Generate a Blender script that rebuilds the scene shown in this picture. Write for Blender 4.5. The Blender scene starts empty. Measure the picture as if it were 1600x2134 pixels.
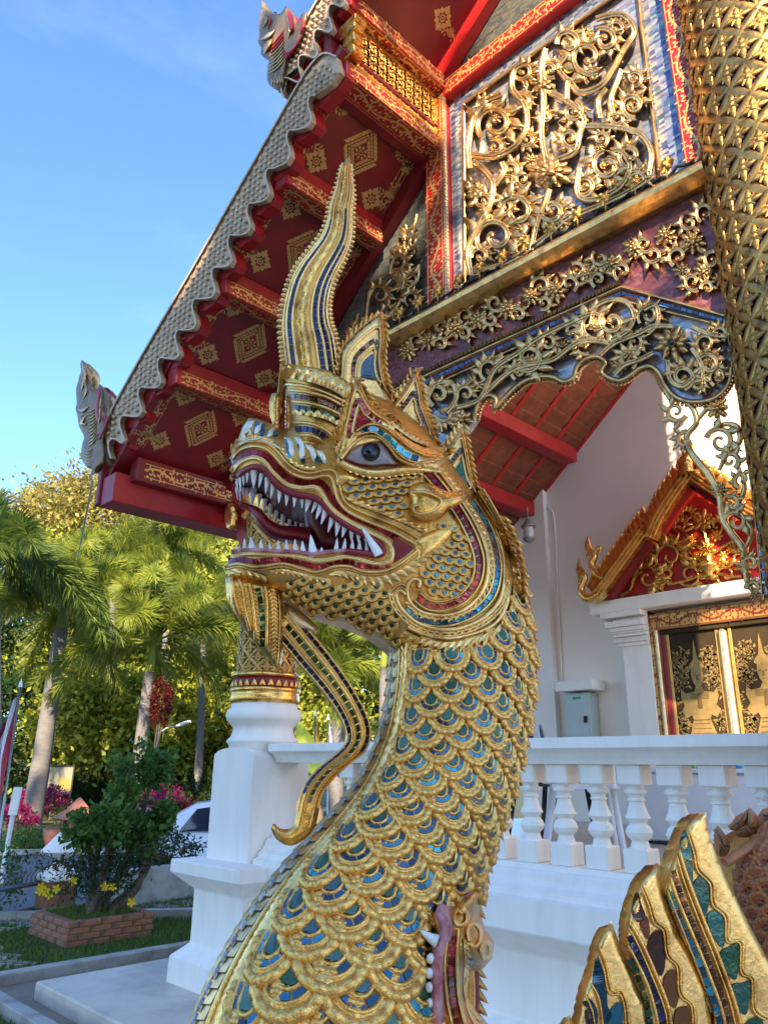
import bpy, math, random
import numpy as np
from mathutils import Vector, Matrix
from mathutils.geometry import delaunay_2d_cdt, tessellate_polygon
rnd = random.Random(7)
R = math.radians
S = bpy.context.scene
COL = S.collection

# ------------------------------------------------------------ camera
EYE = np.array([0., 0., 1.65])
FPX, PITCH, ROLL, YAW = 1590., R(18.43), R(0.55), R(45.7)
hd = np.array([-math.sin(YAW), math.cos(YAW), 0.]); upv = np.array([0., 0., 1.])
rt = np.cross(hd, upv)
fw = hd*math.cos(PITCH)+upv*math.sin(PITCH); u0 = -hd*math.sin(PITCH)+upv*math.cos(PITCH)
cr = rt*math.cos(ROLL)+u0*math.sin(ROLL); cu = -rt*math.sin(ROLL)+u0*math.cos(ROLL)
cam = bpy.data.cameras.new('camera'); camo = bpy.data.objects.new('camera', cam); COL.objects.link(camo)
cam.sensor_fit = 'VERTICAL'; cam.sensor_height = 24.; cam.lens = 24.*FPX/2134.
cam.clip_start = .05; cam.clip_end = 800
camo.matrix_world = Matrix(((cr[0], cu[0], -fw[0], EYE[0]), (cr[1], cu[1], -fw[1], EYE[1]), (cr[2], cu[2], -fw[2], EYE[2]), (0, 0, 0, 1)))
S.camera = camo
# ------------------------------------------------------------ light
SUN_AZ, SUN_EL = math.atan2(.66, -.75), R(27)      # direction towards the sun: x=.66 y=-.75
w = bpy.data.worlds.new('World'); S.world = w; w.use_nodes = True
nt = w.node_tree; nt.nodes.clear()
sky = nt.nodes.new('ShaderNodeTexSky'); sky.sky_type = 'NISHITA'; sky.sun_disc = False
sky.sun_elevation = SUN_EL; sky.sun_rotation = SUN_AZ; sky.altitude = 100; sky.air_density = 1.0; sky.dust_density = .8; sky.ozone_density = 5.5
bg = nt.nodes.new('ShaderNodeBackground'); bg.inputs[1].default_value = .15
wo = nt.nodes.new('ShaderNodeOutputWorld')
tc = nt.nodes.new('ShaderNodeTexCoord'); mp = nt.nodes.new('ShaderNodeMapping'); mp.inputs[3].default_value = (1.2, 1.2, 3.6)
nz = nt.nodes.new('ShaderNodeTexNoise'); nz.inputs[2].default_value = 2.2; nz.inputs[3].default_value = 7; nz.inputs[4].default_value = .6
mr = nt.nodes.new('ShaderNodeMapRange'); mr.inputs[1].default_value = .5; mr.inputs[2].default_value = .85; mr.inputs[3].default_value = 0; mr.inputs[4].default_value = .16
mx = nt.nodes.new('ShaderNodeMix'); mx.data_type = 'RGBA'; mx.inputs[7].default_value = (3.2, 3.7, 4.3, 1)
L = nt.links.new
L(tc.outputs['Generated'], mp.inputs[0]); L(mp.outputs[0], nz.inputs[0]); L(nz.outputs[0], mr.inputs[0]); L(mr.outputs[0], mx.inputs[0])
tn = nt.nodes.new('ShaderNodeMix'); tn.data_type = 'RGBA'; tn.blend_type = 'MULTIPLY'; tn.inputs[0].default_value = 1; tn.inputs[7].default_value = (.88, .95, 1., 1)
L(sky.outputs[0], mx.inputs[6]); L(mx.outputs[2], tn.inputs[6]); L(tn.outputs[2], bg.inputs[0]); L(bg.outputs[0], wo.inputs[0])
sl = bpy.data.lights.new('sun', 'SUN'); sl.energy = 4.8; sl.angle = R(.5); sl.color = (1, .80, .55)
so = bpy.data.objects.new('sun', sl); COL.objects.link(so)
SUND = Vector((math.sin(SUN_AZ)*math.cos(SUN_EL), math.cos(SUN_AZ)*math.cos(SUN_EL), math.sin(SUN_EL)))
so.rotation_euler = SUND.to_track_quat('Z', 'Y').to_euler(); so.location = (6, -7, 12)
S.view_settings.view_transform = 'Standard'; S.view_settings.look = 'None'; S.view_settings.exposure = 1.75; S.view_settings.gamma = 1
S.cycles.max_bounces = 6; S.cycles.diffuse_bounces = 3; S.cycles.glossy_bounces = 3; S.cycles.transmission_bounces = 4; S.cycles.transparent_max_bounces = 8
S.cycles.use_denoising = True

# ------------------------------------------------------------ rays: where a direction seen from the viewpoint meets a real surface
def ray(x, y):
    return cr*((x-800)/FPX) - cu*((y-1067)/FPX) + fw
def onz(x, y, z=0.):
    d = ray(x, y); return EYE+d*((z-EYE[2])/d[2])
def ony(x, y, Y):
    d = ray(x, y); return EYE+d*(Y/d[1])
def ond(x, y, D):
    d = ray(x, y); return EYE+d*(D/d.dot(hd))
# ------------------------------------------------------------ mesh helpers
WL = {}
def empty(name, loc, label=None, cat=None, group=None):
    o = bpy.data.objects.new(name, None); o.empty_display_size = .1; COL.objects.link(o)
    o.location = loc; WL[o] = np.array(loc, float); tag(o, label, cat, group); return o
def tag(o, label=None, cat=None, group=None, kind=None):
    if label: o['label'] = label
    if cat: o['category'] = cat
    if group: o['group'] = group
    if kind: o['kind'] = kind
    return o
def mesh(name, V, F, mat, smooth=False):
    me = bpy.data.meshes.new(name); V = np.asarray(V, float)
    me.from_pydata(V.tolist() if len(V) else [], [], F)
    mats = mat if isinstance(mat, (list, tuple)) else [mat]
    for m in mats: me.materials.append(m)
    if smooth: me.polygons.foreach_set('use_smooth', [True]*len(me.polygons))
    return me
def mk(name, V, F, mat, parent=None, smooth=False, loc=None, mi=None):
    """one mesh object from world-space vertices"""
    V = np.asarray(V, float).reshape(-1, 3)
    off = WL[parent] if parent is not None else (np.array(loc, float) if loc is not None else np.array([V[:, 0].mean(), V[:, 1].mean(), V[:, 2].min()]))
    me = mesh(name, V-off, F, mat, smooth)
    if mi is not None: me.polygons.foreach_set('material_index', mi)
    o = bpy.data.objects.new(name, me); COL.objects.link(o); WL[o] = off
    if parent is not None: o.parent = parent
    else: o.location = off
    return o
def place(name, me, M, parent=None):
    """a copy of a mesh with world matrix M"""
    o = bpy.data.objects.new(name, me); COL.objects.link(o)
    if parent is not None:
        o.parent = parent; o.matrix_local = Matrix.Translation(-Vector(WL[parent])) @ M
    else: o.matrix_world = M
    return o
def sub(name, me, parent):
    o = bpy.data.objects.new(name, me); COL.objects.link(o); o.parent = parent; return o
class MB:
    def __init__(s): s.V = []; s.F = []; s.n = 0
    def add(s, V, F):
        V = np.asarray(V, float).reshape(-1, 3); s.V.append(V); k = s.n
        s.F += [tuple(i+k for i in f) for f in F]; s.n += len(V); return s
    def verts(s): return np.concatenate(s.V) if s.V else np.zeros((0, 3))
    def box(s, a, b, bev=0.):
        a, b = np.minimum(a, b).astype(float), np.maximum(a, b).astype(float)
        if bev <= 0:
            V = [(x, y, z) for x in (a[0], b[0]) for y in (a[1], b[1]) for z in (a[2], b[2])]
            return s.add(V, [(0, 1, 3, 2), (4, 6, 7, 5), (0, 4, 5, 1), (2, 3, 7, 6), (0, 2, 6, 4), (1, 5, 7, 3)])
        c = (a+b)/2; h = (b-a)/2; e = min(bev, h.min()*.9)
        V = []; ids = {}
        for sx in (-1, 1):
            for sy in (-1, 1):
                for sz in (-1, 1):
                    for ax in range(3):
                        p = h-e; p = p.copy(); p[ax] = h[ax]
                        ids[(sx, sy, sz, ax)] = len(V); V.append(c+p*np.array([sx, sy, sz]))
        F = []
        def q(*k): F.append(tuple(ids[i] for i in k))
        for sg in (-1, 1):
            q((sg, -1, -1, 0), (sg, 1, -1, 0), (sg, 1, 1, 0), (sg, -1, 1, 0))
            q((-1, sg, -1, 1), (1, sg, -1, 1), (1, sg, 1, 1), (-1, sg, 1, 1))
            q((-1, -1, sg, 2), (1, -1, sg, 2), (1, 1, sg, 2), (-1, 1, sg, 2))
        for a1 in (-1, 1):
            for b1 in (-1, 1):
                q((a1, b1, -1, 0), (a1, b1, 1, 0), (a1, b1, 1, 1), (a1, b1, -1, 1))
                q((a1, -1, b1, 0), (a1, 1, b1, 0), (a1, 1, b1, 2), (a1, -1, b1, 2))
                q((-1, a1, b1, 1), (1, a1, b1, 1), (1, a1, b1, 2), (-1, a1, b1, 2))
                for c1 in (-1, 1): q((a1, b1, c1, 0), (a1, b1, c1, 1), (a1, b1, c1, 2))
        return s.add(V, F)
    def grid(s, P, cu_=False, cv=False):
        """P[n][m] points"""
        P = np.asarray(P, float); n, m = P.shape[:2]; F = []
        for i in range(n-(0 if cu_ else 1)):
            for j in range(m-(0 if cv else 1)):
                F.append((i*m+j, ((i+1) % n)*m+j, ((i+1) % n)*m+(j+1) % m, i*m+(j+1) % m))
        return s.add(P.reshape(-1, 3), F)
    def tube(s, pts, rad, k=6, flat=1., cap=True):
        pts = [np.array(p, float) for p in pts]; n = len(pts)
        if not hasattr(rad, '__len__'): rad = [rad]*n
        P = []; a = None
        for i in range(n):
            t = pts[min(i+1, n-1)]-pts[max(i-1, 0)]; t /= (np.linalg.norm(t)+1e-12)
            if a is None:
                a = np.cross(t, (0, 0, 1)); 
                if np.linalg.norm(a) < .1: a = np.cross(t, (1, 0, 0))
            a = a-t*a.dot(t); a /= (np.linalg.norm(a)+1e-12); b = np.cross(t, a)
            P.append([pts[i]+rad[i]*(a*math.cos(q)+b*math.sin(q)*flat) for q in [2*math.pi*j/k for j in range(k)]])
        base = s.n; s.grid(P, cv=True)
        if cap:
            s.F.append(tuple(base+j for j in range(k))[::-1]); s.F.append(tuple(base+(n-1)*k+j for j in range(k)))
        return s
    def lathe(s, prof, c, k=24, ax=None, ph=0.):
        """prof: list of (r, z); c centre"""
        P = [[(c[0]+r*math.cos(2*math.pi*j/k+ph), c[1]+r*math.sin(2*math.pi*j/k+ph), c[2]+z) for j in range(k)] for r, z in prof]
        return s.grid(P, cv=True)
    def prism(s, poly, f, d0, d1):
        """poly 2-D points, f(u,v,d)->xyz"""
        n = len(poly); V = [f(u, v, d0) for u, v in poly]+[f(u, v, d1) for u, v in poly]
        tri = tessellate_polygon([[Vector((u, v, 0)) for u, v in poly]])
        F = [tuple(t) for t in tri]+[tuple(i+n for i in t[::-1]) for t in tri]
        F += [(i, (i+1) % n, n+(i+1) % n, n+i) for i in range(n)]
        return s.add(V, F)
    def make(s, name, mat, parent=None, smooth=False, loc=None):
        return mk(name, s.verts(), s.F, mat, parent, smooth, loc)
    def me(s, name, mat, smooth=False): return mesh(name, s.verts(), s.F, mat, smooth)
def smoothpath(P, step, closed=False):
    """Catmull-Rom through P, resampled at about step"""
    P = [np.array(p, float) for p in P]; n = len(P); out = []
    rng = n if closed else n-1
    for i in range(rng):
        g = (lambda k: P[k % n]) if closed else (lambda k: P[min(max(k, 0), n-1)])
        p0, p1, p2, p3 = g(i-1), g(i), g(i+1), g(i+2)
        m = max(1, int(round(np.linalg.norm(p2-p1)/step)))
        for k in range(m):
            t = k/m
            out.append(.5*(2*p1+(p2-p0)*t+(2*p0-5*p1+4*p2-p3)*t*t+(3*p1-p0-3*p2+p3)*t**3))
    if not closed: out.append(P[-1])
    return np.array(out)
def spiral(cx, cy, r0, r1, a0, a1, n=28):
    return [(cx+(r0+(r1-r0)*(i/n))*math.cos(a0+(a1-a0)*i/n), cy+(r0+(r1-r0)*(i/n))*math.sin(a0+(a1-a0)*i/n)) for i in range(n+1)]

# ------------------------------------------------------------ materials
def nodes(name):
    m = bpy.data.materials.new(name); m.use_nodes = True
    t = m.node_tree; b = t.nodes['Principled BSDF']; return m, t, b
def C4(c): return (c[0], c[1], c[2], 1)
def noise(t, scale, detail=4, rough=.55, coord='Object', stretch=None):
    a = t.nodes.new('ShaderNodeTexCoord'); n = t.nodes.new('ShaderNodeTexNoise')
    n.inputs['Scale'].default_value = scale; n.inputs['Detail'].default_value = detail; n.inputs['Roughness'].default_value = rough
    if stretch:
        mp = t.nodes.new('ShaderNodeMapping'); mp.inputs[3].default_value = stretch
        t.links.new(a.outputs[coord], mp.inputs[0]); t.links.new(mp.outputs[0], n.inputs['Vector'])
    else: t.links.new(a.outputs[coord], n.inputs['Vector'])
    return n
def ramp(t, src, stops):
    r = t.nodes.new('ShaderNodeValToRGB'); e = r.color_ramp.elements
    while len(e) < len(stops): e.new(.5)
    for i, (p, c) in enumerate(stops): e[i].position = p; e[i].color = C4(c)
    t.links.new(src, r.inputs[0]); return r
def bump(t, b, src, strength=.3, dist=.01):
    n = t.nodes.new('ShaderNodeBump'); n.inputs['Strength'].default_value = strength; n.inputs['Distance'].default_value = dist
    t.links.new(src, n.inputs['Height']); t.links.new(n.outputs[0], b.inputs['Normal']); return n
def paint(name, c, rough=.6, var=.15, scale=6, bumps=.15, bscale=60, bd=.004, dirt=None, metal=0., spec=.5, stretch=None):
    m, t, b = nodes(name)
    n = noise(t, scale, 5, .6, stretch=stretch)
    c = np.array(c, float); lo = c*(1-var) if dirt is None else np.array(dirt)
    r = ramp(t, n.outputs[0], [(.3, lo), (.55, c), (.8, np.minimum(c*(1+var*.6), .95))])
    t.links.new(r.outputs[0], b.inputs['Base Color'])
    b.inputs['Roughness'].default_value = rough; b.inputs['Metallic'].default_value = metal; b.inputs['Specular IOR Level'].default_value = spec
    if bumps: n2 = noise(t, bscale, 4); bump(t, b, n2.outputs[0], bumps, bd)
    return m
def goldmat(name, c=(.80, .50, .13), dark=(.42, .22, .05), rough=.34, bscale=90, bs=.35, bd=.004, metal=.9, wear=(.40, .52)):
    m, t, b = nodes(name)
    n = noise(t, 14, 6, .65); n2 = noise(t, 120, 3)
    r = ramp(t, n.outputs[0], [(wear[0]-.12, dark), (wear[0], np.array(dark)*.4+np.array(c)*.6), (wear[1], c), (.75, np.minimum(np.array(c)*1.12, 1))])
    t.links.new(r.outputs[0], b.inputs['Base Color']); b.inputs['Metallic'].default_value = metal
    rr = t.nodes.new('ShaderNodeMapRange'); rr.inputs[3].default_value = rough-.10; rr.inputs[4].default_value = rough+.16
    t.links.new(n2.outputs[0], rr.inputs[0]); t.links.new(rr.outputs[0], b.inputs['Roughness'])
    n3 = noise(t, bscale, 4, .6); bump(t, b, n3.outputs[0], bs, bd)
    return m
def glassmat(name, cols, rough=.12, metal=.55, bs=.12, coat=.6):
    """mirror-backed glass chips: each chip picks one of the colours"""
    m, t, b = nodes(name)
    g = t.nodes.new('ShaderNodeNewGeometry'); oi = t.nodes.new('ShaderNodeObjectInfo')
    ad = t.nodes.new('ShaderNodeMath'); ad.operation = 'ADD'; fr = t.nodes.new('ShaderNodeMath'); fr.operation = 'FRACT'
    t.links.new(g.outputs['Random Per Island'], ad.inputs[0]); t.links.new(oi.outputs['Random'], ad.inputs[1]); t.links.new(ad.outputs[0], fr.inputs[0])
    r = t.nodes.new('ShaderNodeValToRGB'); r.color_ramp.interpolation = 'CONSTANT'; e = r.color_ramp.elements
    while len(e) < len(cols): e.new(.5)
    for i, c in enumerate(cols): e[i].position = i/len(cols); e[i].color = C4(c)
    t.links.new(fr.outputs[0], r.inputs[0]); t.links.new(r.outputs[0], b.inputs['Base Color'])
    b.inputs['Roughness'].default_value = rough; b.inputs['Metallic'].default_value = metal; b.inputs['Coat Weight'].default_value = coat; b.inputs['Coat Roughness'].default_value = .06
    n3 = noise(t, 45, 3); bump(t, b, n3.outputs[0], bs, .01)
    return m
def mosaicmat(name, cols, scale, metal=.5, rough=.22, stain=None, sx=1., sz=2.):
    """wall of tiny mirror chips too small to build: bricks of random tint with slightly tilted faces"""
    m, t, b = nodes(name)
    a = t.nodes.new('ShaderNodeTexCoord'); mp = t.nodes.new('ShaderNodeMapping'); mp.inputs[3].default_value = (scale*sx, scale, scale*sz)
    t.links.new(a.outputs['Object'], mp.inputs[0])
    v = t.nodes.new('ShaderNodeTexVoronoi'); v.distance = 'CHEBYCHEV'; v.inputs['Scale'].default_value = 1.; v.inputs['Randomness'].default_value = .45
    t.links.new(mp.outputs[0], v.inputs['Vector'])
    big = noise(t, 2.4, 5, .62); sp = t.nodes.new('ShaderNodeSeparateColor'); t.links.new(v.outputs['Color'], sp.inputs[0])
    mixf = t.nodes.new('ShaderNodeMath'); mixf.operation = 'MULTIPLY_ADD'; mixf.inputs[1].default_value = .42; t.links.new(sp.outputs[0], mixf.inputs[0])
    mm = t.nodes.new('ShaderNodeMath'); mm.operation = 'MULTIPLY'; mm.inputs[1].default_value = .62; t.links.new(big.outputs[0], mm.inputs[0]); t.links.new(mm.outputs[0], mixf.inputs[2])
    r = ramp(t, mixf.outputs[0], [(.22+.62*i/max(1, len(cols)-1), c) for i, c in enumerate(cols)])
    t.links.new(r.outputs[0], b.inputs['Base Color']); b.inputs['Metallic'].default_value = metal; b.inputs['Roughness'].default_value = rough
    bump(t, b, sp.outputs[1], .35, .006)
    return m
M = {}
M['gold'] = goldmat('gilded_plaster', (.90, .52, .14), (.36, .16, .035), .25, 110, .35, wear=(.42, .54))
M['gold_scale'] = goldmat('gilded_scale', (.92, .54, .15), (.38, .17, .04), .25, 22, .22, .02, wear=(.40, .52))
M['finial'] = goldmat('aged_finial', (.27, .19, .11), (.12, .07, .045), .5, 40, .5, metal=.3)
M['gold_soft'] = goldmat('gilded_plaster_soft', (.95, .60, .21), (.50, .26, .07), .28, 80, .35, wear=(.40, .52))
M['gold_dark'] = goldmat('gilded_plaster_dim', (.66, .36, .09), (.26, .12, .03), .32, 90, .5)  # darker gold; under the scales its tone stands for crevice shade
M['gold_carve'] = goldmat('gilded_carving', (.74, .48, .20), (.28, .17, .07), .32, 60, .4, wear=(.44, .60))
M['gold_column'] = goldmat('antique_gilding', (.52, .31, .09), (.17, .09, .03), .34, 70, .5, wear=(.46, .62))
M['gold_pale'] = goldmat('worn_gilding', (.86, .66, .38), (.48, .36, .20), .42, 50, .4)
M['silver'] = goldmat('weathered_silver_scales', (.58, .42, .26), (.31, .21, .12), .55, 40, .4, metal=.25)
M['whitesilver'] = goldmat('silvered_snout', (.86, .82, .66), (.72, .62, .36), .4, 60, .3, metal=.55)
M['red'] = paint('red_lacquer', (.36, .012, .016), .38, .25, 5, .08, 30)
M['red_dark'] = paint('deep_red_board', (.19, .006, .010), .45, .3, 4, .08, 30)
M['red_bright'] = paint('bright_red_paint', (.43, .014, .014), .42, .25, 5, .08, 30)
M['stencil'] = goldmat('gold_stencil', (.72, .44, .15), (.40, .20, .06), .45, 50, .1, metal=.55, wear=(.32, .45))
M['stencil_dim'] = goldmat('gold_stencil_dim', (.52, .33, .12), (.30, .17, .05), .5, 50, .1, metal=.45, wear=(.32, .45))  # dimmer gold for soffit stencils and lower purlin undersides
M['white'] = paint('white_plaster', (.88, .835, .765), .75, .04, 3.5, .3, 30, .004, dirt=(.81, .765, .69), stretch=(2.4, 2.4, .35))
M['wall'] = paint('porch_wall_plaster', (.88, .80, .72), .85, .05, 1.3, .1, 18, .004)
M['tooth'] = paint('chalk_white_teeth', (.86, .84, .80), .7, .1, 12, .5, 70, .004, dirt=(.55, .52, .5))
M['mouth'] = paint('dark_red_mouth', (.13, .004, .010), .35, .3, 8, .1)
M['lip'] = paint('lip_red', (.22, .010, .018), .3, .3, 10, .15)
M['gum'] = paint('pink_gum', (.55, .27, .27), .6, .35, 26, .5, 40, .008, dirt=(.28, .03, .05))
M['eye'] = paint('eye_black', (.012, .010, .010), .08, .2, 5, 0)
M['eyewhite'] = paint('eye_white', (.36, .31, .33), .25, .15, 6, 0)
M['g_red'] = glassmat('red_glass', [(.20, .004, .012), (.30, .006, .02), (.16, .003, .01), (.42, .02, .05), (.22, .005, .014)])
M['g_blue'] = glassmat('blue_glass', [(.01, .045, .11), (.012, .09, .20), (.008, .025, .07), (.02, .19, .32), (.015, .08, .15)])
M['g_cyan'] = glassmat('sky_blue_glass', [(.012, .14, .24), (.02, .26, .36), (.012, .08, .14), (.03, .36, .44), (.01, .06, .10), (.015, .19, .29)])
M['g_navy'] = glassmat('navy_glass', [(.004, .005, .03), (.007, .010, .06), (.008, .018, .10), (.003, .004, .02)], .2, .3, coat=.2)
M['g_green'] = glassmat('green_glass', [(.004, .04, .012), (.008, .07, .022), (.003, .025, .012), (.02, .10, .04)])
M['g_gem'] = glassmat('sea_green_glass', [(.03, .14, .11), (.05, .17, .15), (.02, .09, .06), (.04, .13, .15), (.012, .08, .03), (.05, .19, .15)], .2, .4, .4)
M['g_amber'] = glassmat('amber_glass', [(.10, .025, .004), (.20, .06, .006), (.07, .016, .003)])
M['g_teal'] = glassmat('teal_glass', [(.005, .07, .10), (.01, .12, .16), (.004, .04, .07)])
M['g_pearl'] = glassmat('grey_glass', [(.42, .45, .50), (.30, .33, .38), (.20, .22, .28)], .25, .3)
M['rim'] = paint('pale_grey_rim', (.58, .48, .36), .55, .2, 12, .2)
M['dark'] = paint('dark_recess', (.02, .018, .016), .8, .2, 5, 0)
M['black'] = paint('black_lacquer', (.045, .030, .016), .75, .2, 5, 0, spec=.15)
# ============================================================ the naga statue
class Plane:
    """upright mid-plane of a figure that shows its side to the viewpoint; h is the bulge from that plane"""
    def __init__(s, D, alpha, unit=None):
        s.n = -hd*math.cos(alpha)+rt*math.sin(alpha); s.P0 = EYE+hd*D; s.U = unit or D/FPX
    def w(s, x, y, h=0.):
        d = ray(x, y); t = ((s.P0-EYE).dot(s.n)+h*s.U)/d.dot(s.n); return EYE+d*t
    def mir(s, P):
        P = np.asarray(P); return P-2*((P-s.P0) @ s.n)[:, None]*s.n
NP = Plane(2.05, R(10))
def zz(pts, ox, oy, sc): return [(ox+x/sc, oy+y/sc) for x, y in pts]
def Z1(p): return zz(p, 440, 300, 2.2857)
def Z2(p): return zz(p, 440, 780, 2.2857)
def Z3(p): return zz(p, 440, 1250, 2.2857)
def Z4(p): return zz(p, 380, 1650, 2.2222)
def Z7(p): return zz(p, 460, 1040, 4.85)
def segdist(P, A, B):
    """distance of points P(n,2) to segments A-B(m,2), min over m"""
    P = np.asarray(P, float)[:, None, :]; A = np.asarray(A, float)[None]; B = np.asarray(B, float)[None]
    d = B-A; L2 = (d**2).sum(-1)+1e-9; t = np.clip(((P-A)*d).sum(-1)/L2, 0, 1)
    return np.sqrt((((A+d*t[..., None])-P)**2).sum(-1)).min(1)
def inside(P, poly):
    P = np.asarray(P, float); poly = np.asarray(poly, float); n = len(poly); c = np.zeros(len(P), bool); j = n-1
    for i in range(n):
        xi, yi = poly[i]; xj, yj = poly[j]
        m = ((yi > P[:, 1]) != (yj > P[:, 1])) & (P[:, 0] < (xj-xi)*(P[:, 1]-yi)/(yj-yi+1e-12)+xi); c ^= m; j = i
    return c
class Vol:
    """solid with a drawn side outline, swelling to thickness T within distance Rr of its round edges"""
    def __init__(s, poly, T, Rr, flat=None, step=9, pl=None, dense=None, h0=0.):
        s.pl = pl or NP; s.T = T if callable(T) else (lambda x, y, T=T: T+0*x); s.R = Rr; s.h0 = h0
        flat = flat or set(); A = []; B = []; pts = []; fl = []
        n = len(poly)
        for i in range(n):
            a = np.array(poly[i], float); b = np.array(poly[(i+1) % n], float)
            if i not in flat: A.append(a); B.append(b)
            m = max(1, int(np.hypot(*(b-a))/step))
            for k in range(m): pts.append(a+(b-a)*k/m)
        s.A = np.array(A); s.B = np.array(B); s.bound = np.array(pts); s.poly = np.array(poly, float); s.step = step
    def H(s, x, y):
        x = np.atleast_1d(np.asarray(x, float)); y = np.atleast_1d(np.asarray(y, float))
        d = segdist(np.stack([x, y], -1), s.A, s.B); q = np.clip(d/s.R, 0, 1)
        return s.h0+s.T(x, y)*np.sqrt(np.clip(1-(1-q)**2, 0, 1))
    def build(s, name, mat, parent, both=True, smooth=True, extra=0., lining=None):
        lo = s.bound.min(0); hi = s.bound.max(0); st = s.step
        gx, gy = np.meshgrid(np.arange(lo[0], hi[0], st), np.arange(lo[1], hi[1], st*.87)); gx[1::2] += st/2
        G = np.stack([gx.ravel(), gy.ravel()], -1); G = G[inside(G, s.bound)]
        if len(G):
            bb = np.roll(s.bound, -1, 0); G = G[segdist(G, s.bound, bb) > st*.55]
        P = np.concatenate([s.bound, G]) if len(G) else s.bound; nb = len(s.bound)
        r = delaunay_2d_cdt([Vector(p) for p in P], [(i, (i+1) % nb) for i in range(nb)], [], 1, 1e-4)
        V2 = np.array([tuple(v) for v in r[0]]); F = [tuple(f) for f in r[2]]
        c = np.array([V2[list(f)].mean(0) for f in F]); keep = inside(c, s.bound); F = [f for f, k in zip(F, keep) if k]
        h = s.H(V2[:, 0], V2[:, 1])+extra
        near = np.array([s.pl.w(x, y, q) for (x, y), q in zip(V2, h)])
        if not both: 
            return mk(name, near, F, mat, parent, smooth)
        far = s.pl.mir(near); n = len(near)
        FF = F+[tuple(i+n for i in f[::-1]) for f in F]
        # wall between the two faces along the outline
        cnt = {}
        for f in F:
            for a, b in zip(f, f[1:]+f[:1]): cnt[(a, b)] = 1
        W = []
        for (a, b) in cnt:
            if (b, a) not in cnt and (h[a] > .5 or h[b] > .5): W.append((b, a, a+n, b+n))
        o = mk(name, np.concatenate([near, far]), FF+([] if lining else W), mat, parent, smooth)
        if lining: mk(lining[0], np.concatenate([near, far]), W, lining[1], parent)
        return o
def pl2(P, step): return smoothpath(P, step)
def normals2(P):
    t = np.gradient(P, axis=0); t /= (np.hypot(t[:, 0], t[:, 1])[:, None]+1e-9); return t, np.stack([-t[:, 1], t[:, 0]], -1)
def wpts(X, Y, Hh, pl): return np.array([pl.w(x, y, h) for x, y, h in zip(X.ravel(), Y.ravel(), Hh.ravel())]).reshape(X.shape+(3,))
def ridge(mb, path, wd, hg, Hf, k=7, step=7, pl=None, both=True, lift=0., taper=False, prof=None):
    """raised moulding along a drawn path"""
    pl = pl or NP; P = pl2(path, step); t, nn = normals2(P); n = len(P)
    q = np.linspace(-1, 1, k); zf = np.sqrt(np.clip(1-q*q, 0, 1)) if prof is None else np.interp(q, *prof)
    tp = np.ones(n)
    if taper: tp = np.clip(np.minimum(np.arange(n), np.arange(n)[::-1])/max(2., n*.16), .08, 1)
    X = P[:, 0, None]+nn[:, 0, None]*q*wd/2*tp[:, None]; Y = P[:, 1, None]+nn[:, 1, None]*q*wd/2*tp[:, None]
    Hh = np.asarray(Hf(X.ravel(), Y.ravel())).reshape(X.shape)+lift+zf*hg*tp[:, None]-(zf < .01)*3
    W = wpts(X, Y, Hh, pl); mb.grid(W)
    if both: mb.grid(pl.mir(W.reshape(-1, 3)).reshape(W.shape))
def tiles(name, path, wd, ln, Hf, mat, parent, lift=3., gap=.16, both=True, pl=None, step=4, th=3.):
    """row of glass chips set along a drawn path, each one its own piece"""
    pl = pl or NP; P = pl2(path, step); d = np.concatenate([[0], np.cumsum(np.hypot(*np.diff(P, axis=0).T))]); L_ = d[-1]
    n = max(1, int(round(L_/ln))); t, nn = normals2(P)
    for i in range(n):
        a = L_*(i+gap/2)/n; b = L_*(i+1-gap/2)/n; jit = rnd.uniform(-.05, .05)
        V = []
        for s_ in (a, (a+b)/2, b):
            p = np.array([np.interp(s_, d, P[:, 0]), np.interp(s_, d, P[:, 1])]); m = np.array([np.interp(s_, d, nn[:, 0]), np.interp(s_, d, nn[:, 1])])
            for e in (-1, 1):
                q = p+m*e*wd/2; h = float(np.asarray(Hf(q[0], q[1])).ravel()[0])+lift+rnd.uniform(-.4, .4)
                V.append((q[0], q[1], h))
        top = np.array([pl.w(*v) for v in V]); bot = np.array([pl.w(v[0], v[1], v[2]-th-3) for v in V])
        F = [(0, 1, 3, 2), (2, 3, 5, 4), (0, 2, 8, 6), (2, 4, 10, 8), (1, 7, 9, 3), (3, 9, 11, 5), (0, 6, 7, 1), (4, 5, 11, 10)]
        W = np.concatenate([top, bot])
        mk(name, W, F, mat, parent)
        if both == 2: mk(name, pl.mir(W), [f[::-1] for f in F], mat, parent)
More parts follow.
